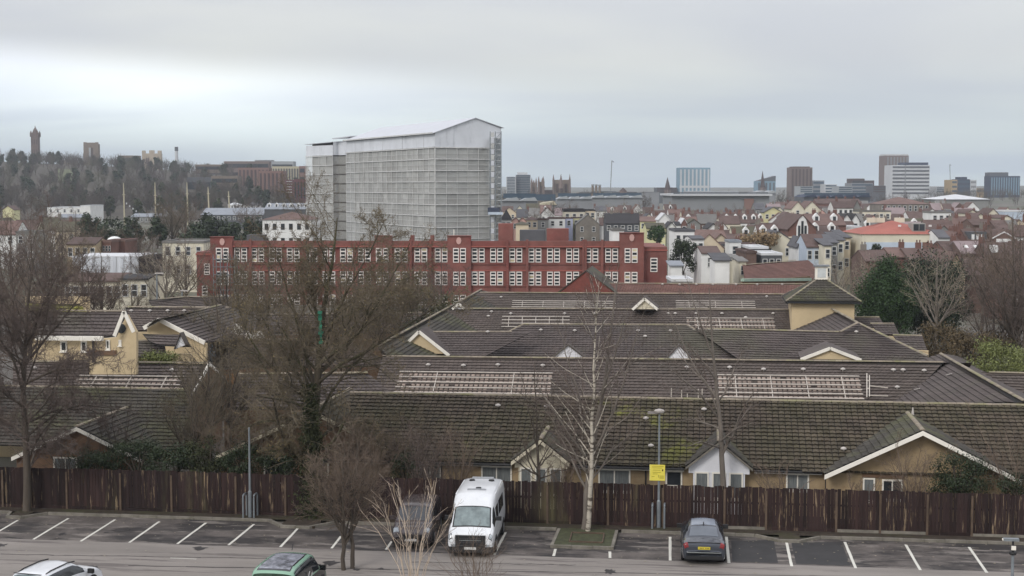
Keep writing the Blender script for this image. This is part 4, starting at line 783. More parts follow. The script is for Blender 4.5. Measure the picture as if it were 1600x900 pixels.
mb = MB(); q2 = w2+nn_*1.0+Vector((0, 0, wz+.9)); q1 = q1+Vector((0, 0, .9)); mb.prism([q1, q2, q2+nn_*14+Vector((0, 0, 1.0)), q1+nn_*15+Vector((0, 0, .8))], (0, 0, .3)); mb.build('roof', M_sheetr, wing)
tb = tb_old
# stair and hoist tower at the right end
st = thing('hoist_tower', 'open scaffold stair and hoist tower clinging to the right end of the sheeted block', 'scaffolding', tC)
hx = [766, 774, 783]; Dh = 374.5
for p in hx:
    for dd in (0, 3): mb = MB(); a = AT(p, 300, Dh+dd); mb.bar((a.x, a.y, 0), (a.x, a.y, tz(206, Dh)), .22); mb.build('standard', M_steel, st)
z = 1.0; k = 0
while z < tz(212, Dh):
    a, b = AT(766, 300, Dh), AT(783, 300, Dh); mb = MB(); mb.prism([(a.x, a.y, z), (b.x, b.y, z), (b.x-.3, b.y+2.8, z), (a.x-.3, a.y+2.8, z)], (0, 0, .15)); mb.build('deck_board', M_pole, st)
    c1 = AT(773, 300, Dh-.1); mb = MB(); mb.box(a.x+.2, c1.x-.1, a.y-.1, a.y, z+.3, z+1.5); mb.build('guard_panel', M_sheetr if k % 2 == 0 else M_net, st)
    mb = MB(); m_ = AT(775, 300, Dh-.2); mb.bar((m_.x, m_.y, z), (b.x, b.y-.1, z+1.4), .12); mb.bar((m_.x, m_.y, z+1.4), (b.x, b.y-.1, z+1.4), .1); mb.build('brace', M_steel, st); z += lift/2; k += 1
cg = AT(771, 300, Dh-1.2); mb = MB(); mb.box(cg.x-1.3, cg.x+1.5, cg.y-1, cg.y+.8, tz(334, Dh), tz(324, Dh)); mb.build('hoist_cage', mat('dark_blue_cage', srgb((60, 66, 82)), coord='P'), st); mb = MB(); mb.box(cg.x-1.2, cg.x+2.6, cg.y-1.05, cg.y-1.01, tz(335, Dh), tz(331, Dh)); mb.build('cage_panel', WALL['blue'], st)
# ================================================================ middle distance, each building its own thing
HB = []   # (label, x0, x1, ye, kind, yr, options)
def h(label, x0, x1, ye, roof, yr=None, cat='house', name='house', **k): return bld(name, label, cat, x0, x1, ye, roof, yr, **k)
# behind the school, left to right
h('tall cream block with black roof edge behind the school parapet', 881, 914, 331, 'flat', ze=9, depth=10, wall='cream', rm='dark', name='block', cat='building', win=(2, 3), par=.8)
h('tall yellow ochre block end with dark roof beside the cream block', 914, 930, 329.5, 'flat', ze=9.2, depth=10, wall='peach', rm='dark', name='block', cat='building', win=(3, 2))
h('white fronted low house with single dark window left of lavender one', 857, 883, 342, 'flat', ze=7.3, wall='white', rm='brown', win=(1, 2))
h('lavender painted house between white and yellow ones behind the school', 883, 895, 341.5, 'flat', ze=7.3, wall='lav', rm='brown', win=(1, 1))
h('yellow painted house right of the lavender one behind the school', 895, 918, 341, 'flat', ze=7.3, wall='yellow', rm='brown', win=(2, 2))
h('pale pink gabled house, left of a pair behind the school', 800, 811, 346, 'front', 341, ze=7, wall='pink', rm='red', win=(1, 1))
h('pale pink gabled house, right of a pair behind the school', 811, 822, 346, 'front', 340.5, ze=7, wall='pink', rm='red', win=(1, 1))
h('peach house with brown hip roof beside the pink pair', 822, 840, 344, 'hip', 338, ze=7, wall='peach', rm='brown', win=(2, 2))
h('grey brown plain block between peach and white houses', 840, 857, 344, 'flat', ze=7, wall='grey', rm='brown', win=(2, 1))
h('white house with black mansard roof right of the hoist tower', 783, 799, 344, 'hip', 327, ze=7, wall='white', rm='dark', win=(1, 2))
h('orange hipped end house behind school roof top', 806, 826, 351, 'hip', 346, ze=6, D=330, wall='peach', rm='olive')
h('dark slate roofed sheds behind the school parapet right', 946, 1000, 349, 'side', 334, ze=6.5, wall='dgrey', rm='dark', win=(1, 5), chim=(.2, .8))
h('red brown terrace roof right of the pale bare trees', 968, 1012, 346, 'side', 335, D=420, wall='brick', rm='red', chim=(.1, .5, .9))
h('white rendered block at the school roof right end', 957, 975, 361, 'flat', D=240, wall='white', rm='grey')
h('long pale yellow terrace with red roof and dark windows', 1000, 1030, 346, 'side', 339, ze=7, wall='yellow', rm='red', win=(2, 3))
h('pale blue white terrace end beside the yellow terrace', 1030, 1046, 345, 'side', 339, ze=7, wall='blue', rm='red', win=(1, 3))
h('cream house with olive hipped roof nearer than yellow terrace', 1010, 1040, 357, 'side', 349, ze=7, wall='yellow', rm='olive', win=(2, 3))
h('white gabled house beside cream house, dark slate roof', 1042, 1056, 356, 'front', 348, ze=7, wall='white', rm='dark', win=(2, 1))
h('white parapet gabled house with stepped sloping roof', 1030, 1046, 343, 'front', 334, D=352, wall='white', rm='white')
h('white plain house left of the red brick gable', 1055, 1064, 352, 'side', 347, ze=7, wall='white', rm='dark', win=(1, 1))
h('small red brick gable with white bargeboards', 1064, 1074, 350, 'front', 342, ze=7, wall='brick', rm='white', win=(1, 1))
h('grey rendered house with wide grey gable roof', 1074, 1094, 350, 'front', 343, ze=7, wall='grey', rm='olive', win=(1, 1))
h('tall white house with flat parapet and extension beside the school', 1055, 1085, 362, 'flat', ze=9, wall='white', rm='slate', win=(3, 3), depth=9, ww=.9)
h('white side gabled house joined right of the tall white one', 1080, 1100, 374, 'side', 370.5, D=215, wall='white', rm='slate', win=(2, 2), ww=.9)
h('red roofed house with blue solar panels on its slope', 1084, 1135, 373, 'side', 360, D=262, wall='buff', rm='red', chim=(.05, .95))
h('little peach gable in front of the red roof', 1117, 1135, 374, 'front', 366, D=250, wall='peach', rm='red')
h('white garden house with brown roof and skylight', 1096, 1126, 396, 'side', 386, D=200, wall='white', rm='brown', win=(1, 1))
h('white blank walled extension with dark grey roof', 1117, 1140, 408, 'mono', 398, D=186, depth=5, wall='white', rm='slate')
h('green shed beside the right end of the school', 1048, 1066, 416, 'mono', 410, D=192, depth=3.5, wall='white', rm='lead')
h('low garage with white flat roof in the gardens', 1050, 1082, 440, 'flat', D=180, depth=6, wall='grey', rm='white')
for i, (a, b, y, D_) in enumerate(((1141, 1149, 404, 205), (1148, 1157, 406, 198), (1155, 1166, 409, 190))):
    h(['tallest cream rear extension in the row beside the green gardens', 'middle cream rear extension in the garden row', 'nearest cream rear extension of the garden row beside brown wall'][i], a, b, y, 'mono', y-4, D=D_, depth=5, wall='cream', rm='grey', win=(2, 1), ww=.5, wh=1.2, group='rear extensions beside the gardens')
h('long brown flat roofed block with white framed roof light', 1166, 1182, 396, 'flat', D=215, depth=10, wall='brown', rm='brown')
h('black roofed modern house with white fascia, left of two', 1172, 1200, 389, 'flat', D=225, depth=9, wall='dgrey', rm='white', win=(1, 2))
h('black walled modern house with white fascia, nearer and right', 1190, 1222, 399, 'flat', D=215, depth=9, wall='dgrey', rm='white', win=(1, 3))
h('grey flat roofed garage row behind the white extensions', 1100, 1142, 384, 'flat', D=238, depth=8, wall='grey', rm='slate', win=(1, 3))
h('red roofed cottage with garden wall beside modern houses', 1135, 1168, 375, 'side', 366, D=275, wall='white', rm='brown', chim=(.5,), win=(1, 2))
h('white box kitchen extension with lead flat roof', 1140, 1158, 379, 'flat', D=232, depth=5, wall='white', rm='lead', win=(1, 1))
# dormer terrace: eight dormered houses in a line
for i, x in enumerate((1070, 1085, 1100, 1115, 1130, 1144, 1158, 1172)):
    h('dark roofed terraced house with white pointed dormer, %s from left' % ('first second third fourth fifth sixth seventh eighth'.split()[i]), x, x+14.2, 349, 'side', 334, ze=6, wall=('white', 'grey', 'cream')[i % 3], rm='brown', win=(1, 2), dorm=1, chim=(0,), over=.1, group='dormered terrace beyond the white houses')
h('white projecting gable house in front of the dormer terrace, left', 1107, 1122, 357, 'front', 350, D=300, wall='white', rm='dark', win=(1, 1))
h('white projecting gable house in front of the dormer terrace, right', 1122, 1136, 356, 'front', 348, D=300, wall='white', rm='brown', win=(1, 1))
h('bright yellow house with white dormers and dark roof', 1194, 1222, 332, 'front', 324, D=440, wall='yellow', rm='slate', win=(3, 3))
h('olive and yellow gabled house beside bright yellow one', 1222, 1240, 340, 'front', 332, D=420, wall='yellow', rm='brown', win=(1, 1))
h('grey tall terrace left of the bright yellow house', 1180, 1196, 327, 'side', 318, D=480, wall='grey', rm='slate', win=(3, 2))
h('large cream twin gabled house, left gable', 1237, 1256, 326, 'front', 315.5, D=450, depth=12, wall='cream', rm='red', win=(2, 1))
h('cream house with bright red roof beside the twin gables', 1254, 1283, 329, 'front', 315, D=460, depth=12, wall='cream', rm='red', win=(2, 2))
h('white rendered terrace with four tall windows, brown roof', 1302, 1333, 325, 'side', 315, D=460, wall='white', rm='brown', win=(1, 4), wh=2.4, chim=(.3,))
h('brown roofed long terrace behind the white windowed terrace', 1275, 1345, 318, 'side', 311, D=600, wall='brick', rm='brown', chim=(.1, .3, .5, .7, .9))
h('low white shed row right of the white terrace', 1343, 1392, 331, 'flat', D=400, wall='cream', rm='grey', win=(1, 5))
h('grey gable house with steep brown roof, mid right', 1333, 1345, 326, 'front', 313, D=470, wall='grey', rm='brown')
h('large stone hall with long red hipped roof', 1376, 1452, 319, 'hip', 308, D=520, depth=16, wall='stone', rm='red', win=(2, 9), wh=2.0, cat='building', name='hall')
h('half timbered white house with brown roof and two dormers', 1186, 1222, 373, 'side', 352, D=262, wall='white', rm='brown', win=(1, 3), dorm=2)
h('large peach gable end left of the half timbered house', 1167, 1190, 371, 'front', 353, D=290, wall='peach', rm='brown')
t, W, ze, zr, d = h('tall red brick gable with arched white window and pale bands', 1232, 1275, 358, 'front', 336.5, D=255, depth=14, wall='brick', rm='brown', cat='chapel', name='chapel')
for zf in (1.5, 4.2): mb = MB(); mb.box(-.05, W+.05, -.08, -.003, ze-zf, ze-zf+.22); mb.build('stone_band', WALL['cream'], t, world=False)
mb = MB(); c_ = W/2; z_ = ze-1.8; mb.prism([(c_-1.0, -.1, z_), (c_+1.0, -.1, z_), (c_+1.0, -.1, z_+2.2), (c_+.6, -.1, z_+3.5), (c_, -.1, z_+4.2), (c_-.6, -.1, z_+3.5), (c_-1.0, -.1, z_+2.2)], (0, .09, 0)); fw_ = mb.build('arched_window', WALL['white'], t, world=False)
for dx in (-.55, 0, .55): mb = MB(); mb.box(c_+dx-.2, c_+dx+.2, -.14, -.105, z_+.3, z_+(3.2 if dx == 0 else 2.4)); mb.build('pane', M_wing, fw_, world=False)
addwin(t, W*.32, 0, ze-5.5, 1.0, 1.8); addwin(t, W*.32, 0, ze-2.9, .9, 1.6)
h('brown red hipped roof wing right of the chapel gable', 1266, 1322, 352, 'side', 335, D=290, depth=14, wall='brick', rm='red', dorm=2, chim=(.3, .9))
h('brown roof with small dormers below the chapel wing', 1264, 1316, 366, 'side', 354, D=262, wall='white', rm='brown', dorm=2, win=(1, 3))
h('white gabled house with porch right below the chapel', 1247, 1262, 384, 'front', 372, D=232, wall='white', rm='slate', win=(2, 1))
h('white end house with pale blue side and large brown roof', 1260, 1292, 386, 'side', 367, D=226, depth=9, wall='blue', rm='brown', win=(2, 3))
for i in range(4):
    h(['nearest of four grey roofed terraced houses stepping towards the coral hall', 'second of four stepped grey roofed terraced houses', 'third of four stepped grey roofed terraced houses', 'furthest of four stepped grey roofed terraced houses'][i], 1288+i*10, 1299+i*10, 384-i*4, 'mono', 372-i*3.5, D=222+i*7, depth=9, wall=('cream', 'grey', 'cream', 'peach')[i], rm='slate', win=(2, 1), ww=.8, group='stepped terrace left of the coral hall')
h('white cottage with two tiny gables behind chapel wing', 1316, 1330, 345, 'front', 335, D=320, wall='white', rm='dark', win=(1, 1))
h('second white cottage gable behind chapel wing', 1330, 1343, 345, 'front', 335, D=322, wall='white', rm='dark', win=(1, 1))
h('long white flat roofed shed between chapel and coral hall', 1308, 1346, 356, 'flat', D=300, wall='white', rm='white')
# coral hall
D_ = 240; t, W, ze, zr, d = h('large hall with coral hipped roof and cream parapet band', 1347, 1474, 366, 'hip', 345, D=D_, depth=14, wall='cream', rm='coral', cat='hall', name='hall')
mb = MB(); mb.box(.3, W*.74, -.12, -.003, ze-4.6, ze-1.3); mb.build('wall_panel', WALL['blue'], t, world=False); mb = MB(); mb.box(W*.745, W-.1, -.1, -.003, ze-4.6, ze-1.3); mb.build('wall_panel', WALL['brick'], t, world=False)
mb = MB(); x = W*.66; mb.box(x-.2, x+1.9, 1.2, 4, ze+.4, ze+1.75); dm = mb.build('dormer', WALL['concrete'], t, world=False)
for q in (0, .95): mb = MB(); mb.box(x+q-.05, x+q+.8, 1.16, 1.196, ze+.55, ze+1.6); mb.build('pane', M_wing, dm, world=False)
for q in (.5, .88): mb = MB(); mb.box(W*q, W*q+.4, 2.6, 3.0, ze+1.15, ze+1.45); mb.build('skylight', WALL['white'], t, world=False)
for q in (.2, .3, .55): mb = MB(); mb.box(W*q, W*q+1.6, 7.5, 8.2, zr-.3, zr+.5); mb.build('chimney', WALL['cream'], t, world=False)
# right hand roofs
R_ = [('grey brown bungalow with pale gable right of coral hall', 1466, 1484, 372, 'side', 360, 235, 'white', 'slate', dict(win=(1, 1))),
 ('white building with two windows above the coral hall end', 1456, 1486, 333, 'flat', None, 360, 'white', 'grey', dict(win=(1, 3))),
 ('cream gabled house, left of two on the far right slope', 1512, 1526, 333, 'front', 328, 380, 'cream', 'brown', dict()),
 ('small cream gabled house below the left cream gable', 1526, 1538, 339, 'front', 334, 360, 'cream', 'brown', dict()),
 ('cream gabled house, right of two on the far right slope', 1543, 1560, 335, 'front', 326.5, 380, 'cream', 'brown', dict()),
 ('cream dormered house end at the far right', 1566, 1580, 341, 'front', 337, 340, 'cream', 'brown', dict()),
 ('house with black box dormer holding three white arched windows', 1512, 1546, 377, 'side', 358, 236, 'brick', 'brown', dict(chim=(0, 1))),
 ('house with white edged gable dormer right of the black box dormer', 1550, 1592, 381, 'side', 359, 236, 'brick', 'brown', dict(chim=(0, 1))),
 ('brown roofed terraced house with skylight, behind black dormer', 1520, 1552, 352, 'side', 343, 290, 'brown', 'brown', dict(chim=(.1, .9))),
 ('brown roofed terraced house with white verge strip, far right', 1556, 1580, 358, 'side', 345, 280, 'brown', 'brown', dict(chim=(0,))),
 ('slate roofed terraced house with white wall at the right edge', 1580, 1620, 370, 'side', 357, 250, 'white', 'brown', dict(win=(1, 4))),
 ('brown roofed house left of the pink roof with chimney stacks', 1478, 1504, 376, 'side', 362, 240, 'brown', 'red', dict(chim=(0, 1))),
 ('brick house with brown roof and white skylight', 1476, 1502, 392, 'side', 378, 216, 'brick', 'brown', dict(chim=(1,))),
 ('house with mauve roof and two bright square skylights', 1502, 1546, 396, 'side', 378, 212, 'brown', 'mauve', dict(chim=())),
 ('wide brown roofed house with pale ridge and white dormer window', 1545, 1590, 404, 'side', 380, 206, 'brown', 'brown', dict(chim=(.05,))),
 ('grey brown roofed house cut by the right edge', 1590, 1640, 412, 'side', 378, 206, 'brown', 'brown', dict()),
 ('brown gabled house behind the dark evergreens, left', 1352, 1392, 408, 'side', 392, 196, 'brown', 'brown', dict(chim=(.2,))),
 ('russet roofed house behind the dark evergreens', 1392, 1420, 402, 'side', 388, 202, 'brick', 'red', dict(chim=(1,))),
 ('brown roofed house with white pipe beside the russet one', 1420, 1450, 406, 'side', 389, 200, 'brown', 'brown', dict(chim=(.9,))),
 ('dark brown roofed house under the mauve roof', 1448, 1482, 410, 'side', 390, 198, 'brick', 'brown', dict(chim=(.5,))),
 ('russet gable beside the bare purple trees', 1478, 1508, 424, 'front', 396, 186, 'buff', 'red', dict()),
 ('large dark brown roof behind the bare purple trees', 1505, 1572, 430, 'side', 404, 188, 'brown', 'brown', dict()),
 ('dark red roofed house at the right edge behind bare trees', 1572, 1640, 450, 'side', 410, 176, 'brick', 'red', dict(win=(2, 3)))]
for lab, a, b, ye, rf, yr, D_, w, r_, o in R_: R0 = h(lab, a, b, ye, rf, yr, D=D_, wall=w, rm=r_, **o) ; o['r'] = R0
def kid(R, x0, x1, y0, y1, z0, z1, name, m, sub=None): mb = MB(); mb.box(x0, x1, y0, y1, z0, z1); return mb.build(name, m, sub or R[0], world=False)
r = R_[6][-1]['r']; k_ = kid(r, r[1]*.08, r[1]*.9, .3, 3, r[2]-.1, r[2]+1.5, 'box_dormer', WALL['dgrey'])
for i in range(3): kid(r, r[1]*(.2+.22*i), r[1]*(.2+.22*i)+.45, .22, .296, r[2]+.25, r[2]+1.1, 'window', WALL['white'], k_)
r = R_[7][-1]['r']; x = r[1]*.45; mb = MB(); mb.prism([(x-1.6, .2, r[2]), (x+1.6, .2, r[2]), (x+1.6, .2, r[2]+.9), (x, .2, r[2]+1.7), (x-1.6, .2, r[2]+.9)], (0, 3, 0)); k_ = mb.build('gable_dormer', ROOF['red'], r[0], world=False); kid(r, x-1.2, x+1.2, .12, .19, r[2]+.1, r[2]+.8, 'window', WALL['white'], k_)
mb = MB(); mb.bar((x-1.9, .05, r[2]+.85), (x, .05, r[2]+1.9), .14); mb.bar((x, .05, r[2]+1.9), (x+1.9, .05, r[2]+.85), .14); mb.build('bargeboard', WALL['white'], k_, world=False); kid(r, 0, r[1], -.4, -.26, r[2]-.4, r[2]-.15, 'fascia', WALL['pink'])
r = R_[13][-1]['r']
for q in (.22, .58): sl = (r[3]-r[2])/(r[4]/2); mb = MB(); y_ = 1.4; mb.prism([(r[1]*q, y_, r[2]+sl*y_+.2), (r[1]*q+.6, y_, r[2]+sl*y_+.2), (r[1]*q+.6, y_+.9, r[2]+sl*(y_+.9)+.2), (r[1]*q, y_+.9, r[2]+sl*(y_+.9)+.2)], (0, 0, .06)); mb.build('skylight', WALL['white'], r[0], world=False)
r = R_[14][-1]['r']; kid(r, r[1]*.2, r[1]*.4, 1.0, 2.4, r[2]+.8, r[2]+1.8, 'dormer', WALL['white'])
h('pale blue white tarpaulined roof, far right', 1570, 1612, 331, 'flat', D=420, depth=14, wall='blue', rm='white', cat='building', name='tented_building')
# glass pyramid roof hall
h('wide low hall with pale green glass pyramid roof on the far right', 1466, 1545, 311.6, 'hip', 303.5, D=800, depth=30, wall='grey', rm='white', cat='hall', name='hall', over=1)
# ---- left
h('three storey cream building with red hip roof and small square windows', 410, 486, 343.5, 'hip', 331, ze=9.5, D=300, depth=14, wall='white', rm='red', win=(3, 6, 9.0, 2.9), ww=.75, wh=1.2, cat='building', name='block', frame=ROOF['dark'])
h('cream two storey building with flat roof left of the school', 254, 318, 380, 'flat', D=225, depth=10, wall='cream', rm='grey', win=(2, 4), ww=.8)
h('red clad two storey unit with six small white windows', 160, 173.5, 379, 'flat', D=235, depth=8, wall='brick', rm='red', win=(2, 3), ww=.7, wh=.9, cat='building', name='red_unit')
h('long red flank of the clad unit with white dome behind', 174, 195, 378, 'flat', D=240, depth=8, wall='brick', rm='red', cat='building', name='red_unit')
dm = thing('roof_dome', 'small white dome like tent standing behind the red clad unit', 'tent', AT(179, 380, 246)); c = AT(179, 378.5, 246); mb = MB(); k0 = len(mb.v)
for i in range(5):
    a = i/4*pi/2
    for j in range(12): mb.v.append((c.x+1.35*cos(a)*cos(j*pi/6), c.y+1.35*cos(a)*sin(j*pi/6), c.z+1.0*sin(a)))
for i in range(4):
    for j in range(12): mb.f.append((i*12+j, i*12+(j+1) % 12, (i+1)*12+(j+1) % 12, (i+1)*12+j)); mb.mi.append(0)
mb.box(c.x-1.4, c.x+1.4, c.y-1.4, c.y+1.4, 0, c.z); mb.build('canopy', WALL['white'], dm)
t, W, ze, zr, d = h('building wrapped in wrinkled white tarpaulin with black right side', 113, 217, 402, 'flat', D=185, depth=9, wall='white', rm='wood' if False else 'white', cat='building', name='wrapped_building', par=.14)
mtp = mat('wrinkled_tarpaulin', srgb((196, 200, 206)), rough=.45, var=.1, scale=.5, stretch=(1, 1, .25), coord='P', bump=.8, bscale=2)
for i in range(9): mb = MB(); a, b = W*i/9+.03, W*(i+1)/9-.03; m_ = (a+b)/2; o1, o2 = rnd.uniform(.05, .2), rnd.uniform(.1, .35); mb.add([(a, -.06, ze-2.9), (m_, -o2, ze-2.9-rnd.uniform(-.2, .3)), (b, -.06, ze-2.9), (b, -.06, ze+.1), (m_, -o1, ze+.1), (a, -.06, ze+.1)], [(0, 1, 4, 5), (1, 2, 3, 4)]); mb.build('tarpaulin', mtp, t, world=False)
mb = MB(); mb.box(W+.02, W+1.0, -.1, 8, 0, ze+.1); mb.build('side_wall', ROOF['dark'], t, world=False)
h('long cream house with dark roof under the tarpaulined building, left half', 100, 190, 440, 'side', 428, D=168, depth=8, wall='cream', rm='brown', win=(2, 7), ww=.8)
h('cream gabled house end with dark roof under the tarpaulined building', 188, 232, 437, 'side', 430, D=164, depth=7, wall='cream', rm='dark', win=(2, 3), ww=.8)
h('white walled terrace end at the left edge with one window', -30, 25, 366, 'side', 346, D=290, wall='white', rm='red', win=(2, 3))
h('grey rendered flat fronted house beside the white wall, far left', 25, 54, 364, 'flat', D=270, wall='grey', rm='grey', win=(2, 2), ww=.9)
h('white painted works with stepped roofs on the far bank', 74, 128, 325, 'flat', D=620, depth=20, wall='white', rm='white', win=(1, 5), cat='building', name='works')
h('taller white block at the right end of the far works', 126, 141, 322, 'flat', D=618, depth=20, wall='white', rm='white', cat='building', name='works')
h('low grey shed with pale roof below the white works', 92, 132, 340, 'side', 335, D=520, wall='grey', rm='lead', cat='shed', name='shed')
h('long brown roofed terrace on the left below the wooded hill', 50, 128, 352, 'side', 344, D=420, wall='stone', rm='brown', win=(1, 12), chim=(.1, .4, .7))
h('small yellow gabled cottage at the left edge below the hill', 4, 21, 328, 'front', 322, D=600, wall='yellow', rm='brown')
h('wide grey harbour shed under the first two ship masts', 204, 260, 339, 'side', 334, D=640, depth=16, wall='grey', rm='lead', win=(1, 8), cat='shed', name='harbour_shed')
h('long dark harbour warehouse with blue grey roof', 313, 411, 336, 'side', 325.5, D=560, depth=22, wall='dgrey', rm='lead', win=(1, 12), cat='warehouse', name='warehouse')
h('ochre brown stone house behind bare trees on the left', 104, 150, 382, 'side', 372, D=232, wall='buff', rm='brown', win=(1, 4))
h('blue roofed low works left of the red hipped cream block', 372, 412, 331, 'side', 325, D=640, wall='white', rm='lead', cat='works', name='works')
h('white office range with row of skylights behind the cream block', 413, 482, 327, 'side', 318, D=520, depth=14, wall='dgrey', rm='lead', dorm=6, cat='building', name='office_range')
h('white stuccoed villa group on the harbour side', 356, 374, 320, 'hip', 316, D=760, wall='white', rm='white', win=(2, 4))
h('second white stuccoed villa on the harbour side', 380, 404, 321, 'hip', 316, D=740, wall='white', rm='slate', win=(2, 4))
# ---- terraces filling the quarter: rows of individual houses
ords = 'first second third fourth fifth sixth seventh eighth ninth tenth eleventh twelfth thirteenth fourteenth fifteenth sixteenth seventeenth eighteenth'.split()
rows = [(1625, 1900, 250, 'row beyond the right edge', 1), (1610, 1900, 330, 'second row beyond the right edge', 1), (1610, 1900, 440, 'third row beyond the right edge', 0), (-320, -25, 300, 'row beyond the left edge', 0), (1040, 1240, 430, 'row above the dormer terrace', 2), (1225, 1345, 300, 'row left of the coral hall roof', 3), (1400, 1600, 272, 'row above the dormered fronts', -1), (780, 890, 600, 'pale row far right of the hoist tower', 0), (1200, 1600, 610, 'crowded row below the skyline woods', 1), (1085, 1250, 240, 'row beside the garden trees', 2), (1230, 1420, 275, 'row between chapel and coral hall', -1), (1470, 1620, 350, 'row below the cream gables', 2), (1000, 1180, 380, 'row behind the yellow terrace', 1), (1240, 1450, 345, 'row of small fronts above the chapel roof', -2), (1300, 1620, 460, 'dense row under the stone hall', 1), (900, 1010, 390, 'row right of the cream block', 0), (1240, 1600, 330, 'row below the glass pyramid hall', 0), (1450, 1610, 300, 'row right of the coral hall', 1), (1215, 1400, 390, 'row above the chapel', 0), (1395, 1620, 420, 'row behind the stone hall', 3), (990, 1180, 470, 'row before the stadium roof', 2), (1240, 1460, 560, 'far row above the white terrace', -2),
        (1440, 1620, 500, 'row under the wooded skyline', 2), (1180, 1330, 520, 'row behind the bright yellow house', 4), (1180, 1620, 700, 'furthest right hand row', 0), (930, 1080, 560, 'far row right of the pale trees', 1), (785, 900, 520, 'far row right of the hoist tower', 0), (1060, 1200, 285, 'row behind the solar panels', 0), (1360, 1480, 262, 'row behind the coral hall', 2), (1190, 1300, 330, 'row left of the chapel roof', 1), (-20, 120, 330, 'row at the left edge', 0), (1400, 1620, 245, 'row behind the mauve roof', 3)]
wl = ['white', 'white', 'cream', 'white', 'brick', 'brown', 'stone', 'white', 'peach', 'grey', 'white', 'white', 'buff', 'cream', 'pink']; rl = ['brown', 'brown', 'brown', 'red', 'slate', 'grey', 'mauve', 'olive']
rr = random.Random(21)
for (xa, xb, D_, desc, rot) in rows:
    x = xa; i = 0
    wpx = max(9, rr.uniform(4.3, 5.3)*F/D_)
    while x < xb and i < 18:
        w_ = rr.choice(wl); m_ = rr.choice(rl); kind = 'side' if rr.random() < .62 else 'front'; zE = rr.uniform(5.0, 6.6); ye = 290+(H-zE)*F/D_; rh = rr.uniform(1.8, 2.9); zz = rr.uniform(-.0, .3); g0 = 0
        if x > xb-wpx: break
        wp = wpx*rr.uniform(.85, 1.25); D2 = D_*rr.uniform(.985, 1.02) + (x-xa)*.02*rot
        a_ = AT(x, 300, D2); zg = height(a_.x, a_.y)
        ye = 290+(H-zE-zg)*F/D2; yr = ye-rh*F/D2
        bld('terraced_house', '%s %shouse, %s roof, %s in %s' % (w_, 'gabled ' if kind == 'front' else '', m_, ords[i], desc), 'house', x, x+wp-.15, ye, kind, yr, D=D2, depth=8, wall=w_, rm=m_, rot=rot, win=(2, 2) if D_ < 480 else (1, 2), ww=.9, chim=(rr.choice((0.02, .98, .5)),) if kind == 'side' else (), over=.15, group='terraced houses across the town', dorm=1 if kind == 'side' and rr.random() < .2 else 0)
        x += wp; i += 1
# ================================================================ landmarks and skyline
def far(label, x0, x1, yt, D, wall, name='tower_block', cat='tower block', depth=20, rot=0, bands=0, bandm=None, cols=0, colm=None, cap=None, group=None, bt=0.45):
    a, b = AT(x0, yt, D), AT(x1, yt, D); W = (b-a).length; g0 = min(height(a.x, a.y), height(b.x, b.y))-2; t = thing(name, label, cat, (a.x, a.y, g0), TH+R(rot), group); z = a.z-g0
    mb = MB(); mb.box(0, W, 0, depth, 0, z); mb.build('wall', wall, t, world=False); vis = z if z < 60 else 60; zb = max(0, z-(300-yt)/F*D*1.1)
    for i in range(bands):
        zz = z-(z-zb)*(i+.75)/bands; hh = (z-zb)/bands*bt; mb = MB(); mb.box(.6, W-.6, -.35, -.02, zz, zz+hh); mb.build('window_band', bandm or M_wing, t, world=False)
    for i in range(cols):
        xx = W*(i+.5)/cols; ww_ = W/cols*.42; mb = MB(); mb.box(xx-ww_/2, xx+ww_/2, -.5, -.1, zb*.8, z-1.5); mb.build('window_strip', colm or M_wing, t, world=False)
    if cap:
        q0, q1, hh, cm = cap; mb = MB(); mb.box(W*q0, W*q1, 2, depth-2, z, z+hh); mb.build('plant_room', cm, t, world=False)
    return t, W, z
FM = {n: mat('far_'+n, srgb(c), var=.06, coord='P', scale=.05) for n, c in dict(glass=(120, 146, 162), glassd=(62, 78, 92), white=(186, 188, 190), grey=(128, 130, 132), brown=(112, 98, 92), brownd=(78, 66, 64), navy=(52, 60, 78), cream=(176, 168, 144), red=(124, 98, 90), dgrey=(86, 88, 92), stone=(116, 104, 92), maroon=(100, 66, 68), ochre=(170, 148, 112), lead=(150, 154, 156)).items()}
far('white and glass office tower with dark floor bands beside the cathedral', 791, 806, 276, 1200, FM['white'], bands=11, bandm=FM['glassd'], depth=25)
far('dark glass tower under construction with rough white top edge', 806, 829, 273, 1205, FM['grey'], bands=11, bandm=FM['glassd'], depth=25, cap=(.1, .8, 2, FM['white']))
# cathedral: two west towers and a crossing tower with pinnacles
ca = thing('cathedral', 'brown gothic cathedral with twin spired west towers and square crossing tower', 'cathedral', AT(850, 308, 1150), TH)
def cbox(n, a, b, yt, D, dep, m, zb=0): p, q = AT(a, yt, D), AT(b, yt, D); mb = MB(); mb.prism([(p.x, p.y, zb), (q.x, q.y, zb), (q.x-fh.x*-dep, q.y+fh.y*dep, zb), (p.x+fh.x*dep, p.y+fh.y*dep, zb)], (0, 0, p.z-zb)); return mb.build(n, m, ca)
for a, b, yt, D in ((830, 838.5, 286, 1150), (841, 850, 284, 1150), (864, 891, 281, 1160)):
    tw_ = cbox('tower', a, b, yt, D, 10, FM['stone'])
    for x in (a+.8, b-.8): p = AT(x, yt, D-.5); mb = MB(); hgt = 4.5; mb.tube([p-Vector((0, 0, 14)), p, p+Vector((0, 0, hgt))], [1.0, .9, .05], 6); mb.build('pinnacle', FM['brown'], tw_)
    for i in range(3): x = a+(b-a)*(.25+.25*i); p = AT(x, yt+6, D-.6); mb = MB(); w_ = (b-a)/F*D*.07; mb.box(p.x-w_, p.x+w_, p.y-.2, p.y, p.z-7, p.z); mb.build('lancet_window', FM['brownd'], tw_)
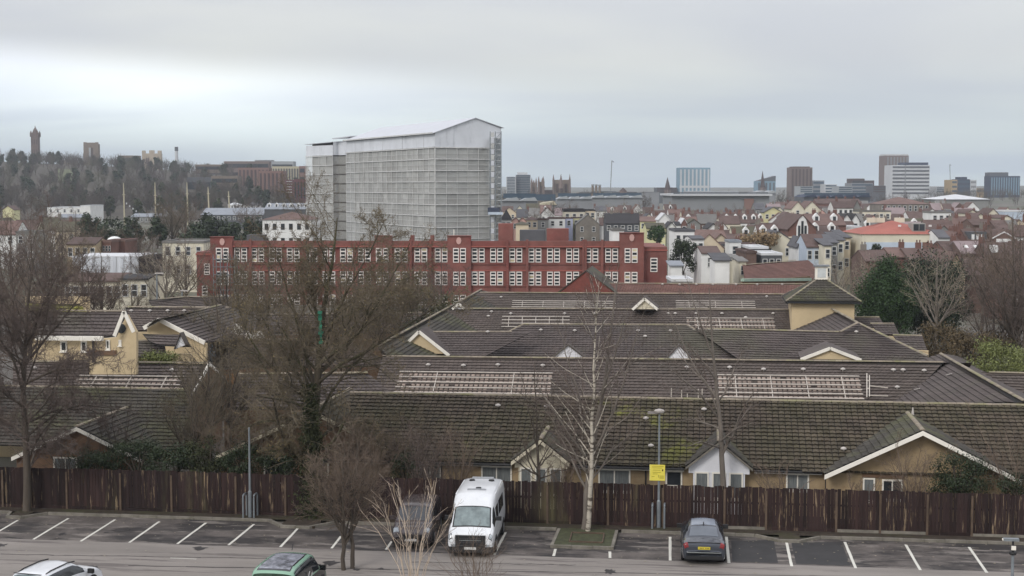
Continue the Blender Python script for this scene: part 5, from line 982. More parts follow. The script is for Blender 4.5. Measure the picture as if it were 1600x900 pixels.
for x, y1 in ((834, 281), (847.5, 277), (876.5, 272)): p = AT(x, 286, 1154); mb = MB(); mb.tube([p+Vector((0, 0, -4)), p+Vector((0, 0, (286-y1)/F*1154))], [2.2, .1], 8); mb.build('spire', FM['brown'], ca)
cbox('nave', 850, 866, 297, 1170, 20, FM['brownd'])
for lab, a, b, yt, D, w_ in (('low grey hall right of the cathedral tower', 903, 932, 301, 1000, 'stone'), ('grey stepped roof building with dark slate top', 926, 963, 299, 1150, 'grey'), ('grey block under the thin city crane', 960, 1000, 300, 1100, 'dgrey'), ('brownish low roofs left of the glass hotel', 1000, 1030, 300, 1000, 'grey'), ('dark domed block beside the slim church spire', 1026, 1058, 293, 1300, 'dgrey'),
  ('low pale concrete range left of the brown tower', 1150, 1190, 301, 1100, 'lead'), ('pale grey stepped office beside the brown tower', 1250, 1270, 291, 1250, 'lead'), ('pale office block with slim top right of the brown tower', 1270, 1288, 282, 1300, 'grey'), ('grey banded office left of the dark topped block', 1289, 1308, 288, 1280, 'white'), ('long grey office slab under the dark topped block', 1310, 1332, 291, 1200, 'lead'), ('grey office with dark upper storeys, centre right', 1330, 1364, 286, 1300, 'grey'),
  ('low brown block left of the banded white tower', 1364, 1384, 290, 1250, 'dgrey'), ('low white shed on the wooded skyline', 1463, 1494, 292, 1500, 'white'), ('pale low office right of the small navy tower', 1526, 1547, 294, 1500, 'ochre'), ('peach office end beside the small navy tower', 1487, 1496, 281, 1450, 'ochre')):
    far(lab, a, b, yt, D, FM[w_], name='office_block', cat='building', bands=3, bandm=FM['glassd' if w_ != 'dgrey' else 'brownd'], depth=25)
for x, y1, y0 in ((926, 290, 300), (931.5, 290, 300), (937, 290.5, 300)):
    t = thing('chimney_stack', 'slim chimney stack, %s of three on the skyline right of the cathedral' % {926: 'leftmost', 931.5: 'middle', 937: 'rightmost'}[x], 'chimney', AT(x, y0, 1148), TH, 'three skyline chimneys'); mb = MB(); p = AT(x, y1, 1148); mb.tube([(p.x, p.y, 0), p], .9, 8); mb.build('shaft', FM['stone'], t); mb = MB(); mb.tube([p, p+Vector((0, 0, 1))], 1.2, 8); mb.build('cap', FM['lead'], t)
for lab, x, yt, yb, D, w_ in (('slim dark church spire left of the glass hotel', 1043, 277, 300, 1300, 4.2), ('sharp dark spire beside the slanted glass block', 1191.5, 267, 296, 1400, 3.6), ('small stone spire right of the city crane', 973.5, 293, 302, 1100, 3.4)):
    t = thing('church_spire', lab, 'spire', AT(x, yb, D)); p = AT(x, yb, D); tip = AT(x, yt, D); mb = MB(); mb.tube([(p.x, p.y, 0), p+Vector((0, 0, 2))], w_*.8, 4); mb.build('tower', FM['brown'], t); mb = MB(); mb.tube([p+Vector((0, 0, 2.01)), tip], [w_*.7, .1], 8); mb.build('spire', FM['brownd'], t)
far('tall pale blue glass hotel tower with narrow vertical bays', 1061, 1110, 262, 1300, FM['glass'], cols=8, colm=FM['white'], bands=1, bandm=FM['white'], depth=22, bt=.08)
t, W, z = far('slanted glass block rising to the right beside the dark spire', 1183, 1212, 283, 1400, FM['glass'], cols=5, colm=FM['dgrey'], name='office_block', cat='building'); mb = MB(); mb.prism([(0, -.1, z+.01), (W, -.1, z+.01), (W, -.1, z+5)], (0, 18, 0)); mb.build('sloped_top', FM['dgrey'], t, world=False)
far('tall brown tower block with dark vertical stripes', 1236, 1269.5, 261.5, 1300, FM['brown'], cols=6, colm=FM['brownd'], cap=(.1, .9, .8, FM['brownd']))
t, W, z = far('dark topped stepped office block, centre right skyline', 1331, 1351, 279, 1310, FM['brownd'], bands=2, name='office_block', cat='building'); far('small dark tower on the right of the stepped office', 1352, 1366, 282, 1312, FM['brownd'], name='office_block', cat='building', bands=1)
far('tallest grey skyline tower with pale rim behind the banded office', 1385, 1420, 243, 1500, FM['brown'], cols=7, colm=FM['grey'], cap=(0, 1, 1.5, FM['white']), depth=30)
t, W, z = far('broad white banded office tower with dark roof storey', 1394, 1453, 258, 1450, FM['white'], bands=8, bandm=FM['dgrey'], depth=30, cap=(.35, .97, 2.6, FM['navy'])); mb = MB(); mb.box(W*.34, W*.36, -.6, -.36, 0, z); mb.build('corner_strip', FM['grey'], t, world=False)
far('small navy and white office tower on the wooded skyline', 1496, 1516, 280, 1450, FM['navy'], bands=3, bandm=FM['glassd'], cap=(.25, .8, 2.2, FM['navy'])); far('pale end of the small navy tower', 1516.3, 1526, 281, 1450, FM['white'], bands=3, bandm=FM['grey'])
far('wide dark navy office block at the right end of the skyline', 1548, 1594, 275, 1450, FM['navy'], cols=12, colm=FM['glass'], cap=(0, .62, 3.6, FM['dgrey']))
# long low white and brick range with bands (arena side)
t, W, z = far('very long low pale roofed range with dark glazed storeys, centre', 1050, 1202, 306, 640, FM['grey'], name='arena', cat='building', bands=3, bandm=FM['dgrey'], depth=40, bt=.62)
mb = MB(); mb.box(-1, W+1, -2, 42, z, z+.8); mb.build('roof', FM['white'], t, world=False); mb = MB(); mb.box(W*.2, W*.7, 4, 30, z+.81, z+2); mb.build('roof_light', FM['lead'], t, world=False); mb = MB(); mb.box(W*.74, W*.84, -.8, -.4, 0, z-1.2); mb.build('brick_bay', FM['red'], t, world=False)
for lab, x0, x1, yt, D, w_ in (('white ribbed roof range right of the cathedral', 870, 925, 309, 760, 'lead'), ('pale roofed market range with white arched top', 925, 1004, 307, 800, 'lead'), ('white tent roofed range at the right foot of the hoist tower', 784, 840, 312, 620, 'lead'), ('grey brown office range below the cathedral', 812, 870, 318, 700, 'cream'), ('long navy roofed depot right of centre', 1255, 1360, 306, 760, 'navy'), ('pale slab roof in front of the brown tower', 1180, 1212, 300, 900, 'lead')):
    t, W, z = far(lab, x0, x1, yt+2, D, FM['grey'] if w_ != 'navy' else FM['dgrey'], name='low_range', cat='building', bands=1, bandm=FM['glassd'], depth=24)
    mb = MB(); n_ = max(2, int(W/6)); [mb.prism([(W*i/n_, -1, z), (W*(i+1)/n_, -1, z), (W*(i+.85)/n_, -1, z+1.6), (W*(i+.3)/n_, -1, z+1.0)], (0, 26, 0)) for i in range(n_)]; tag(mb.build('saw_roof', FM[w_], t, world=False), kind='stuff')
# cranes
for lab, px, yt, yb, D, lean in (('thin leaning city crane above the skyline centre', 953, 251, 300, 1400, 3), ('distant thin crane right of the banded tower', 1486, 257, 293, 2000, -2), ('faint far mast crane beside the office towers', 1556, 277-5, 292, 2100, 0)):
    a, b = AT(px, yb, D), AT(px+lean, yt, D); t = thing('tower_crane', lab, 'crane', (a.x, a.y, 0)); mb = MB(); mb.bar((a.x, a.y, 0), b, .8); mb.build('jib', FM['grey'], t); mb = MB(); mb.bar(b, b+Vector((2, 0, -1.5)), .6); mb.build('hook_block', FM['dgrey'], t)
# hilltop: memorial tower, ruined looking tower, castellated tower, chimney
D = 1350; c = AT(56, 250, D); zb = height(c.x, c.y)-2; ct = thing('memorial_tower', 'tall slender red sandstone memorial tower with pointed roof on the wooded hill', 'tower', (c.x, c.y, zb), TH)
S = D/F; M_sand = mat('weathered_sandstone', srgb((104, 90, 84)), coord='P', var=.12, scale=.2)
def tz_(y): return AT(56, y, D).z-zb
for (w_, y1, y0, n) in ((5.4, 211, 262, 'shaft'), (6.2, 208.5, 211.5, 'balcony')): mb = MB(); q = w_*S; zt_ = tz_(y1); z0 = 0 if y0 > 250 else tz_(y0); mb.box(-q, q, -q, q, z0, zt_); sh = mb.build(n, M_sand, ct, world=False)
for x in (-1, 1):
    for y in (-1, 1): mb = MB(); q = 5.1*S; mb.tube([(x*q, y*q, tz_(214)), (x*q, y*q, tz_(208)), (x*q, y*q, tz_(204))], [1.1, 1.0, .05], 6); mb.build('pinnacle', M_sand, ct, world=False)
mb = MB(); mb.tube([(0, 0, tz_(208.4)), (0, 0, tz_(203))], 3.4*S, 8); mb.build('lantern', M_sand, ct, world=False); mb = MB(); mb.tube([(0, 0, tz_(203)), (0, 0, tz_(199)), (0, 0, tz_(196))], [3.0*S, .7*S, .1], 8); mb.build('spire', M_sand, ct, world=False)
for k_ in range(3):
    for y_ in (218, 234): mb = MB(); x = (-3.4+3.4*k_)*S; mb.box(x-.5, x+.5, -5.6*S, -5.41*S, tz_(y_+8), tz_(y_)); mb.build('window', FM['brownd'], ct, world=False)
D = 1420; S = D/F; c = AT(145, 250, D); zb = height(c.x, c.y)-2; ut = thing('gothic_tower', 'broad dark gothic tower with open lancets and battered corners on the hill', 'tower', (c.x, c.y, zb), TH)
tz_ = lambda y: AT(145, y, D).z-zb
mb = MB(); q = 9*S; mb.box(-q, q, -q, q, 0, tz_(225)); mb.build('tower', FM['stone'], ut, world=False)
for x in (-1, 1): mb = MB(); mb.box(x*9.2*S-1.4, x*9.2*S+1.4, -9.4*S, -7*S, 0, tz_(222.5)); mb.build('turret', FM['stone'], ut, world=False); mb = MB(); mb.box(x*10.4*S-1.2, x*10.4*S+1.2, -9.2*S, -5*S, 0, tz_(240)); mb.build('buttress', FM['stone'], ut, world=False)
for x in range(-3, 4): mb = MB(); mb.box(x*2.6*S-.8, x*2.6*S+.8, -9.05*S, -8.3*S, tz_(225)+.01, tz_(223)); mb.build('merlon', FM['stone'], ut, world=False)
for x in (-1.8, 1.8): mb = MB(); mb.box(x*S-.9, x*S+.9, -9.2*S, -9.01*S, tz_(246), tz_(231)); mb.build('lancet_window', FM['lead'] if x < 0 else FM['brownd'], ut, world=False)
D = 1380; S = D/F; c = AT(239, 255, D); zb = height(c.x, c.y)-2; kt = thing('castellated_tower', 'pale ochre castellated tower with corner turrets on the hill', 'tower', (c.x, c.y, zb), TH)
tz_ = lambda y: AT(239, y, D).z-zb
M_och = mat('pale_ochre_stone', srgb((166, 154, 136)), coord='P', var=.12, scale=.15)
mb = MB(); mb.box(-13*S, 13*S, -8*S, 8*S, 0, tz_(240)); mb.build('tower', M_och, kt, world=False)
for x, w_, yt in ((-12.5, 2.3, 235.5), (12.2, 2.6, 235.5), (0, 3.6, 235)): mb = MB(); mb.box((x-w_)*S, (x+w_)*S, -8.6*S, -3*S, 0, tz_(yt)); mb.build('turret', M_och, kt, world=False)
for x in (-8, -4.8, 4.8, 8): mb = MB(); mb.box(x*S-.6, x*S+.6, -8.3*S, -8.01*S, tz_(256), tz_(247)); mb.build('window', FM['brown'], kt, world=False)
D = 1400; S = D/F; c = AT(276, 255, D); zb = height(c.x, c.y)-2; hc = thing('white_chimney', 'slim white chimney with dark top on the hill', 'chimney', (c.x, c.y, zb), TH); tz_ = lambda y: AT(276, y, D).z-zb
mb = MB(); mb.tube([(0, 0, 0), (0, 0, tz_(236))], 2.6*S, 10); mb.build('shaft', FM['white'], hc, world=False); mb = MB(); mb.tube([(0, 0, tz_(236)+.01), (0, 0, tz_(229.5))], 2.7*S, 10); mb.build('top', FM['dgrey'], hc, world=False)
# hillside buildings
for lab, x0, x1, yt, D, w_, o in (('low grey pavilion on the hill right of the slim tower', 97, 114, 250, 1380, 'stone', {}), ('green brown roofed mansion on the hill between the towers', 184, 214, 243, 1400, 'stone', dict(bands=2)), ('stone terrace on the hill right of the white chimney', 305, 350, 257, 1300, 'stone', dict(bands=2)),
   ('long brown terrace along the ridge left of the tower block', 350, 420, 252, 1250, 'brown', dict(bands=2)), ('russet block over the ridge terrace', 372, 420, 262, 1050, 'red', dict(cols=8, colm=FM['brownd'])), ('grey flat roofed hospital block at the ridge', 398, 424, 250, 1280, 'grey', dict(bands=2)),
   ('cream hospital block with tight rows of windows on the ridge', 425, 467, 260, 1050, 'cream', dict(cols=10, colm=FM['dgrey'])), ('pink brick end of the cream hospital block', 467.2, 477, 259.5, 1050, 'red', dict(bands=3)), ('grey upper storey of the hospital behind cream block', 424, 458, 252, 1180, 'lead', dict(bands=2)),
   ('maroon and white striped flats left of tower, first', 446, 458, 281, 800, 'maroon', dict(bands=5, bandm=FM['white'], bt=.3)), ('maroon flats with dark windows nearest the tower block', 459, 478, 280, 780, 'maroon', dict(cols=4)), ('brick mill with tall dark window bays', 404, 442, 267, 960, 'red', dict(cols=6, colm=FM['brownd'])), ('pale bank building lower on the slope', 330, 372, 275, 1000, 'stone', dict(bands=2)), ('dark slate roofed houses on the slope', 292, 330, 277, 1000, 'dgrey', dict(bands=1))):
    far(lab, x0, x1, yt, D, FM[w_], name='hillside_building', cat='building', depth=16, **o)
# five ship masts and pennant lines in the harbour
for i, (px, yt, yb) in enumerate(((193, 286, 344), (242, 285, 348), (292, 285, 342), (325, 292, 330), (357, 299, 330))):
    D = 610; t = thing('ship_mast', 'tall pale ship mast in the harbour, %s of five' % ords[i], 'mast', AT(px, yb, D), 0, 'five ship masts in the harbour'); p, q = AT(px+1.5, yb, D), AT(px, yt, D); m1 = p.lerp(q, .62)
    mb = MB(); mb.tube([(p.x, p.y, 0), p, m1, q], [.34, .32, .28, .15], 6); mb.build('mast', FM['cream'], t); mb = MB(); mb.bar(m1-Vector((.5, 0, -1)), m1+Vector((.5, 0, 1)), .9, .3); mb.build('crosstree', FM['cream'], t)
    if i < 2:
        for k_ in range(5): a = p.lerp(q, .45-.07*k_)+rt*(1.0+k_*1.3); mb = MB(); mb.box(a.x-.25, a.x+.25, a.y, a.y+.05, a.z-.35, a.z+.35); mb.build('pennant', FM['white'], t)
# street lamps beyond the estate
for lab, px, yt, yb, D in (('tall grey lamp post right of the tarpaulined building', 226, 395, 430, 190), ('slim lamp post with flat head before the cream house end', 245, 428, 478, 150), ('short dark lamp post on the low far roof', 284.5, 455, 480, 160)):
    p, q = AT(px, yb, D), AT(px, yt, D); t = thing('street_lamp', lab, 'street lamp', (p.x, p.y, 0)); mb = MB(); mb.tube([(p.x, p.y, 0), q], [.12, .07], 6); mb.build('pole', M_steel, t); mb = MB(); mb.box(q.x-.15, q.x+.7, q.y-.15, q.y+.15, q.z, q.z+.12); mb.build('lamp_head', M_vent, t)
# ================================================================ trees
rng = np.random.default_rng(11)
def nrm(a): return a/np.maximum(np.linalg.norm(a, axis=-1, keepdims=True), 1e-9)
def npmesh(parts, name, m, parent):
    """parts: list of (verts Nx3, quads Mx4 or tris Mx3)"""
    V = []; Lp = []; st = []; tot = []; k = 0; s = 0
    for v, f in parts:
        V.append(v); Lp.append((f+k).ravel()); n = f.shape[1]; st.append(s+np.arange(len(f))*n); tot.append(np.full(len(f), n)); k += len(v); s += len(f)*n
    V = np.concatenate(V); Lp = np.concatenate(Lp); st = np.concatenate(st); tot = np.concatenate(tot)
    me = bpy.data.meshes.new(name); me.vertices.add(len(V)); me.vertices.foreach_set('co', V.astype(np.float32).ravel()); me.loops.add(len(Lp)); me.loops.foreach_set('vertex_index', Lp.astype(np.int32))
    me.polygons.add(len(st)); me.polygons.foreach_set('loop_start', st.astype(np.int32)); me.polygons.foreach_set('loop_total', tot.astype(np.int32)); me.materials.append(m); me.update(calc_edges=True)
    return link(name, me, parent)
def tubes(P, Rd, k):
    M, n, _ = P.shape; T = np.empty_like(P); T[:, 1:-1] = P[:, 2:]-P[:, :-2]; T[:, 0] = P[:, 1]-P[:, 0]; T[:, -1] = P[:, -1]-P[:, -2]; T = nrm(T)
    ref = np.where(np.abs(T[..., 2:3]) > .85, np.array([1., 0, 0]), np.array([0, 0, 1.])); X = nrm(np.cross(T, ref)); Y = np.cross(T, X)
    a = np.arange(k)*2*pi/k; V = P[:, :, None]+(X[:, :, None]*np.cos(a)[:, None]+Y[:, :, None]*np.sin(a)[:, None])*Rd[:, :, None, None]
    b = (np.arange(M)*n*k)[:, None, None]+(np.arange(n-1)*k)[None, :, None]; j = np.arange(k); j2 = (j+1) % k
    f = np.stack([b+j, b+j2, b+k+j2, b+k+j], -1).reshape(-1, 4); return V.reshape(-1, 3), f
def spawn(P, Rd, c, t0, ang, ln, npts, wander=.12, up=.05, rr=.6, taper=.35, minr=.004, angj=.2, t1=.98, lj=.35, tip=.45, flat=0):
    M, n, _ = P.shape; K = M*c; pi_ = np.repeat(np.arange(M), c); t = t0+(t1-t0)*((np.tile(np.arange(c), M)+rng.random(K))/c)
    x = t*(n-1); i = np.minimum(x.astype(int), n-2); f = (x-i)[:, None]; p = P[pi_, i]*(1-f)+P[pi_, i+1]*f; tan_ = nrm(P[pi_, i+1]-P[pi_, i]); r = Rd[pi_, i]*(1-f[:, 0])+Rd[pi_, i+1]*f[:, 0]
    ref = nrm(rng.normal(size=(K, 3))); per = nrm(np.cross(tan_, ref)); a = (ang+rng.normal(size=K)*angj)[:, None]
    d = nrm(tan_*np.cos(a)+per*np.sin(a)); PL = np.linalg.norm(np.diff(P, axis=1), axis=2).sum(1)[pi_]
    tt = (t-t0)/(t1-t0); L = (PL*ln if ln < 5 else ln)*(1-(1-tip)*tt)*(1+lj*(rng.random(K)*2-1)); st = (L/(npts-1))[:, None]
    Q = np.empty((K, npts, 3)); Q[:, 0] = p; 
    for s in range(1, npts): d = nrm(d+rng.normal(size=(K, 3))*wander+np.array([0, 0, up])); Q[:, s] = Q[:, s-1]+d*st
    r0 = np.maximum(np.minimum(r*rr, .12+0*r if False else r*rr), minr); RR = r0[:, None]*np.linspace(1, taper, npts)[None]; return Q, np.maximum(RR, minr*.7)
def resample(pts, n):
    pts = np.array(pts, float); d = np.r_[0, np.cumsum(np.linalg.norm(np.diff(pts, axis=0), axis=1))]; x = np.linspace(0, d[-1], n); return np.stack([np.interp(x, d, pts[:, i]) for i in range(3)], 1)
def leafquads(C, size, outward=None):
    K = len(C); a = nrm(rng.normal(size=(K, 3))); 
    if outward is not None: a = nrm(a*.8+outward)
    b = nrm(np.cross(a, rng.normal(size=(K, 3)))); c = np.cross(a, b); s = size*(.6+.8*rng.random((K, 1)))
    V = np.stack([C-b*s, C-c*s*.5, C+b*s, C+c*s*.5], 1).reshape(-1, 3); return V, np.arange(K*4).reshape(K, 4)
def bark(name, rgb, **k): return mat(name, srgb(rgb), **{**dict(var=.2, scale=3, stretch=(1, 1, .3), coord='P', isl=.15), **k})
B_dark = bark('dark_bark', (82, 74, 66)); B_brown = bark('brown_twigs', (110, 96, 84)); B_olive = bark('olive_twigs', (108, 98, 82)); B_pur = bark('purple_brown_twigs', (100, 88, 82)); B_grey = bark('grey_bark', (112, 104, 96)); B_pale = bark('pale_bark', (150, 140, 122)); B_ivy = bark('mossy_bark', (80, 72, 60), moss=[(srgb((64, 68, 40)), .7, .45, .6, .7)])
B_birch = mat('birch_bark', srgb((176, 168, 154)), var=.1, scale=4, coord='P', moss=[(srgb((70, 60, 52)), 2.2, .52, .58, .9, (.5, .5, 2.5))]); B_stem = bark('pale_stems', (184, 168, 150))
L_cat = mat('catkins', srgb((110, 98, 70)), isl=.3, var=.1); L_dark = mat('dark_evergreen_leaf', srgb((48, 58, 38)), isl=.35, var=.2, rough=.6); L_green = mat('evergreen_leaf', srgb((46, 66, 34)), isl=.35, var=.2, rough=.6); L_dgreen = mat('deep_evergreen_leaf', srgb((40, 52, 34)), isl=.4, var=.25, rough=.6); L_lime = mat('pale_shrub_leaf', srgb((104, 110, 62)), isl=.3, var=.15, rough=.6); L_ivy = mat('ivy_leaf', srgb((58, 62, 40)), isl=.35, var=.2); L_brown = mat('brown_hedge_leaf', srgb((92, 80, 60)), isl=.35, var=.2); L_bg = mat('dull_olive_leaf', srgb((84, 86, 60)), isl=.3, var=.15)
def tree(name, label, cat, base, paths, radii, levels, mt, mc, group=None, cat_n=0, cat_m=None, cat_s=.03, trunk_lv=1, k0=8, lv_pts=12, local=False):
    """paths: main stems as 3-D polylines; levels: spawn() settings one after the other"""
    t = thing(name, label, cat, base, 0, group); o = np.array([base[0], base[1], base[2]])
    P = np.stack([resample(p, lv_pts) for p in paths])-o; P[:, 1:-1] += rng.normal(size=P[:, 1:-1].shape)*.03*np.array([1, 1, .2]); Rd = np.stack([np.linspace(a, b, lv_pts)**1.0 for a, b in radii])
    L = [(P, Rd)]; wood = [tubes(P, Rd, k0)]; tw = []; prev = [(P, Rd)]
    for i, lv in enumerate(levels):
        c = dict(lv); src = prev[-1]
        if i == 1 and c.pop('both', 0): pass
        Q = spawn(*src, **c); prev.append(Q); (wood if i < trunk_lv else tw).append(tubes(*Q, 5 if i < trunk_lv else (4 if i == trunk_lv and lv.get('rr', .6) > .7 else 3)))
    npmesh(wood, 'trunk', mt, t); npmesh(tw, 'crown', mc, t)
    if cat_n:
        Q = prev[-1][0].reshape(-1, 3); C = Q[rng.integers(0, len(Q), cat_n)]+rng.normal(size=(cat_n, 3))*.06; npmesh([leafquads(C, cat_s)], 'catkins', cat_m or L_cat, t)
    return t, prev
def VD(px, v=70.6): a = (px-800)/F; return v/(cos(TH)+a*1.004*sin(TH))
def pp(pts, D): return [tuple(AT(x, y, D)) if len(q) == 0 else tuple(AT(x, y, D+q[0])) for x, y, *q in pts]
def LV(c, t0, ang, ln, npts, **k): return dict(c=c, t0=t0, ang=ang, ln=ln, npts=npts, **k)
# 1 tallest tree, limbs traced
D = 72.2
paths = [[(490, 806), (489, 740), (489, 680), (494, 610), (499, 550), (508, 480, .3), (520, 400, .2), (527, 340, .3)],
  [(492, 650), (470, 612, -.5), (440, 588, -1), (412, 562, -1.4), (385, 520, -1.8), (372, 480, -2)], [(495, 620), (478, 560, .6), (474, 520, 1), (455, 475, 1.4), (440, 420, 1.6), (430, 385, 1.8)],
  [(496, 600), (530, 570, -.8), (580, 545, -1.6), (630, 512, -2), (680, 480, -2.4), (715, 468, -2.6)], [(500, 545), (520, 500, -.8), (545, 450, -1.2), (575, 400, -1.6), (598, 350, -1.8)], [(503, 520), (490, 470, .8), (482, 420, 1), (478, 370, 1.3)],
  [(490, 690), (540, 655, .8), (580, 660, 1.6), (605, 700, 2)], [(490, 670), (440, 652, 1), (400, 660, 2), (360, 690, 2.5)], [(497, 585), (540, 545, 1.2), (590, 480, 2.2), (640, 430, 3)], [(494, 640), (450, 560, 1.6), (410, 500, 2.4), (390, 440, 2.8)], [(490, 715), (450, 700, -1), (420, 705, -1.8)], [(498, 570), (560, 520, -1.8), (610, 440, -2.8), (640, 380, -3.2)]]
paths = [pp(p, D) for p in paths]; b = G(490, 806, .1)
T1, _ = tree('bare_tree', 'tallest bare tree with olive brown twigs and mossy trunk behind the fence, left of centre', 'tree', b, paths, [(.33, .03)]+[(.10, .018)]*11,
  [LV(18, .12, .9, .36, 6, wander=.15, up=.06, rr=.42, tip=.55, minr=.013), LV(8, .1, .85, .55, 5, wander=.2, up=.03, rr=.5, minr=.010), LV(9, .1, .85, .6, 4, wander=.22, up=.02, minr=.008), LV(2, .1, .8, .75, 3, wander=.2, minr=.006)], B_ivy, B_olive, cat_n=11000, cat_s=.042, lv_pts=14)
iv = rng.normal(size=(9000, 3))*np.array([.28, .28, 0]); z = rng.random(9000)**1.3*6.5; C = np.array(b)+iv*(1.3-z[:, None]/9)+np.stack([z*0-.02*z, z*0, z], 1); o = npmesh([leafquads(C-np.array(b), .07)], 'ivy', L_ivy, T1)
nb_ = [AT(500, 490, 71.6), AT(502, 540, 71.6)]; t = thing('green_netting', 'strip of torn green netting hanging in the tallest tree', 'netting', nb_[1]); mb = MB()
for i in range(14):
    z0 = i/14; a = nb_[0].lerp(nb_[1], z0); w = .04+.09*rnd.random(); mb.add([a+Vector((-w, rnd.uniform(-.06, .06), .13)), a+Vector((w, rnd.uniform(-.06, .06), .13)), a+Vector((w*rnd.uniform(.5, 1), rnd.uniform(-.06, .06), -.02)), a+Vector((-w, rnd.uniform(-.06, .06), -.02))], [(0, 1, 2, 3)])
mb.build('net_strip', mat('green_net', srgb((52, 112, 90)), isl=.3), t)
# 2 left tree
D = VD(42, 68.7); b = G(42, 801, .1)
paths = [pp(p, D) for p in [[(42, 802), (42, 720), (39, 640), (37, 570), (42, 500), (50, 430), (48, 380)], [(40, 620), (20, 560, -1), (-20, 500, -2), (-60, 470, -2)], [(40, 600), (80, 580, -1), (130, 575, -2), (170, 560, -2.5)], [(39, 570), (80, 520, 1), (120, 470, 2), (150, 430, 2.5)], [(38, 560), (10, 490, 1), (-10, 430, 2)],
  [(41, 660), (90, 640, 1), (140, 640, 2), (180, 660, 2.6)], [(41, 680), (0, 650, 1), (-50, 640, 2)], [(40, 545), (70, 470, -1), (95, 420, -1.5)], [(41, 700), (80, 690, -1), (110, 700, -1.6)], [(42, 640), (0, 610, -1.5), (-40, 600, -3)]]]
tree('bare_tree', 'bare spreading tree with purple brown twigs standing in the kerb bed, far left', 'tree', b, paths, [(.22, .02)]+[(.075, .015)]*9, [LV(18, .12, .85, .36, 6, wander=.17, up=.06, rr=.42, tip=.5, minr=.013), LV(8, .1, .85, .55, 5, wander=.2, rr=.5, minr=.010), LV(9, .1, .85, .6, 4, wander=.22, minr=.008), LV(2, .1, .8, .75, 3, minr=.006)], B_dark, B_pur, lv_pts=12)
# 3 birch and the dark tree beside it
D = 68.2; b = G(917, 845, .1)
paths = [pp([(917, 846), (921, 790), (925, 720), (927, 640), (929, 560), (931, 500), (936, 440)], D)]
tree('birch_tree', 'slender white barked birch with upswept bare branches in the kerbed tree bed', 'tree', b, paths, [(.125, .010)], [LV(36, .2, .72, .25, 8, wander=.06, up=.02, rr=.38, tip=.4, minr=.015, angj=.18), LV(9, .2, .6, .42, 5, wander=.1, up=-.01, rr=.42, minr=.007), LV(8, .1, .6, .55, 4, wander=.14, up=-.06, minr=.005)], B_birch, B_pur, lv_pts=16)
b = G(911, 842, .1)
paths = [pp(p, 68.6) for p in [[(911, 843), (914, 780), (925, 700, .3), (945, 600, .6), (955, 520, .8), (965, 440, 1)], [(922, 720), (960, 640, -.6), (985, 560, -1), (1005, 490, -1.2)], [(930, 690), (905, 620, .6), (885, 560, 1), (870, 500, 1)], [(918, 760), (960, 700, .6), (1005, 660, 1)], [(918, 740), (880, 680, -.6), (850, 640, -1)], [(940, 620), (958, 560, -.8), (985, 470, -1.2)]]]
tree('bare_tree', 'dark bare tree with grey trunk rising just left of the white birch', 'tree', b, paths, [(.17, .02)]+[(.06, .012)]*5, [LV(9, .15, .7, .36, 6, wander=.13, up=.06, rr=.5), LV(7, .15, .7, .5, 5, wander=.16, minr=.006), LV(5, .1, .7, .5, 3, minr=.0045)], B_grey, B_pur)
# 4 tree before the bright gable
D = VD(1130, 71.0); b = AT(1130, 770, D); b.z = 0.1
paths = [pp(p, D) for p in [[(1131, 810), (1129, 740), (1126, 680), (1122, 640), (1118, 590), (1113, 530), (1108, 450)], [(1120, 650), (1090, 610, -.8), (1050, 580, -1.4), (1015, 560, -2)], [(1119, 620), (1085, 575, .8), (1060, 520, 1.2), (1040, 470, 1.5)], [(1124, 670), (1085, 655, .6), (1040, 660, 1)], [(1120, 640), (1140, 590, .6), (1165, 540, 1)], [(1126, 700), (1095, 690, -1), (1070, 700, -1.4)], [(1115, 560), (1090, 490, -.8), (1075, 440, -1)], [(1124, 690), (1150, 670, -.8), (1180, 660, -1)]]]
tree('bare_tree', 'grey trunked bare tree rising in front of the white clad porch gable', 'tree', b, paths, [(.16, .02)]+[(.055, .01)]*7, [LV(9, .2, .75, .34, 6, wander=.14, up=.05, rr=.5), LV(6, .15, .7, .5, 4, wander=.16, minr=.006), LV(4, .1, .7, .5, 3, minr=.0045)], B_grey, B_pur)
# 5 slim tree before the cream porch
D = VD(840, 70.9); b = AT(840, 770, D); b.z = .1
paths = [pp(p, D) for p in [[(842, 808), (841, 740), (840, 690), (838, 640), (836, 560)], [(841, 735), (815, 690, .5), (795, 650, .8), (780, 620, 1)], [(841, 730), (870, 700, -.5), (900, 670, -.8)], [(840, 700), (825, 640, -.6), (815, 590, -.8)], [(840, 690), (855, 640, .6), (868, 600, .8)], [(841, 745), (805, 720, -.6), (780, 700, -1)], [(841, 750), (875, 735, .5), (905, 730, .8)]]]
tree('bare_tree', 'small dark multi stemmed bare tree in front of the cream porch gable', 'tree', b, paths, [(.10, .01)]+[(.045, .01)]*6, [LV(9, .1, .7, .4, 6, wander=.13, up=.05, rr=.5), LV(6, .15, .7, .5, 4, wander=.16, minr=.006), LV(3, .1, .7, .5, 3, minr=.0045)], B_dark, B_pur)
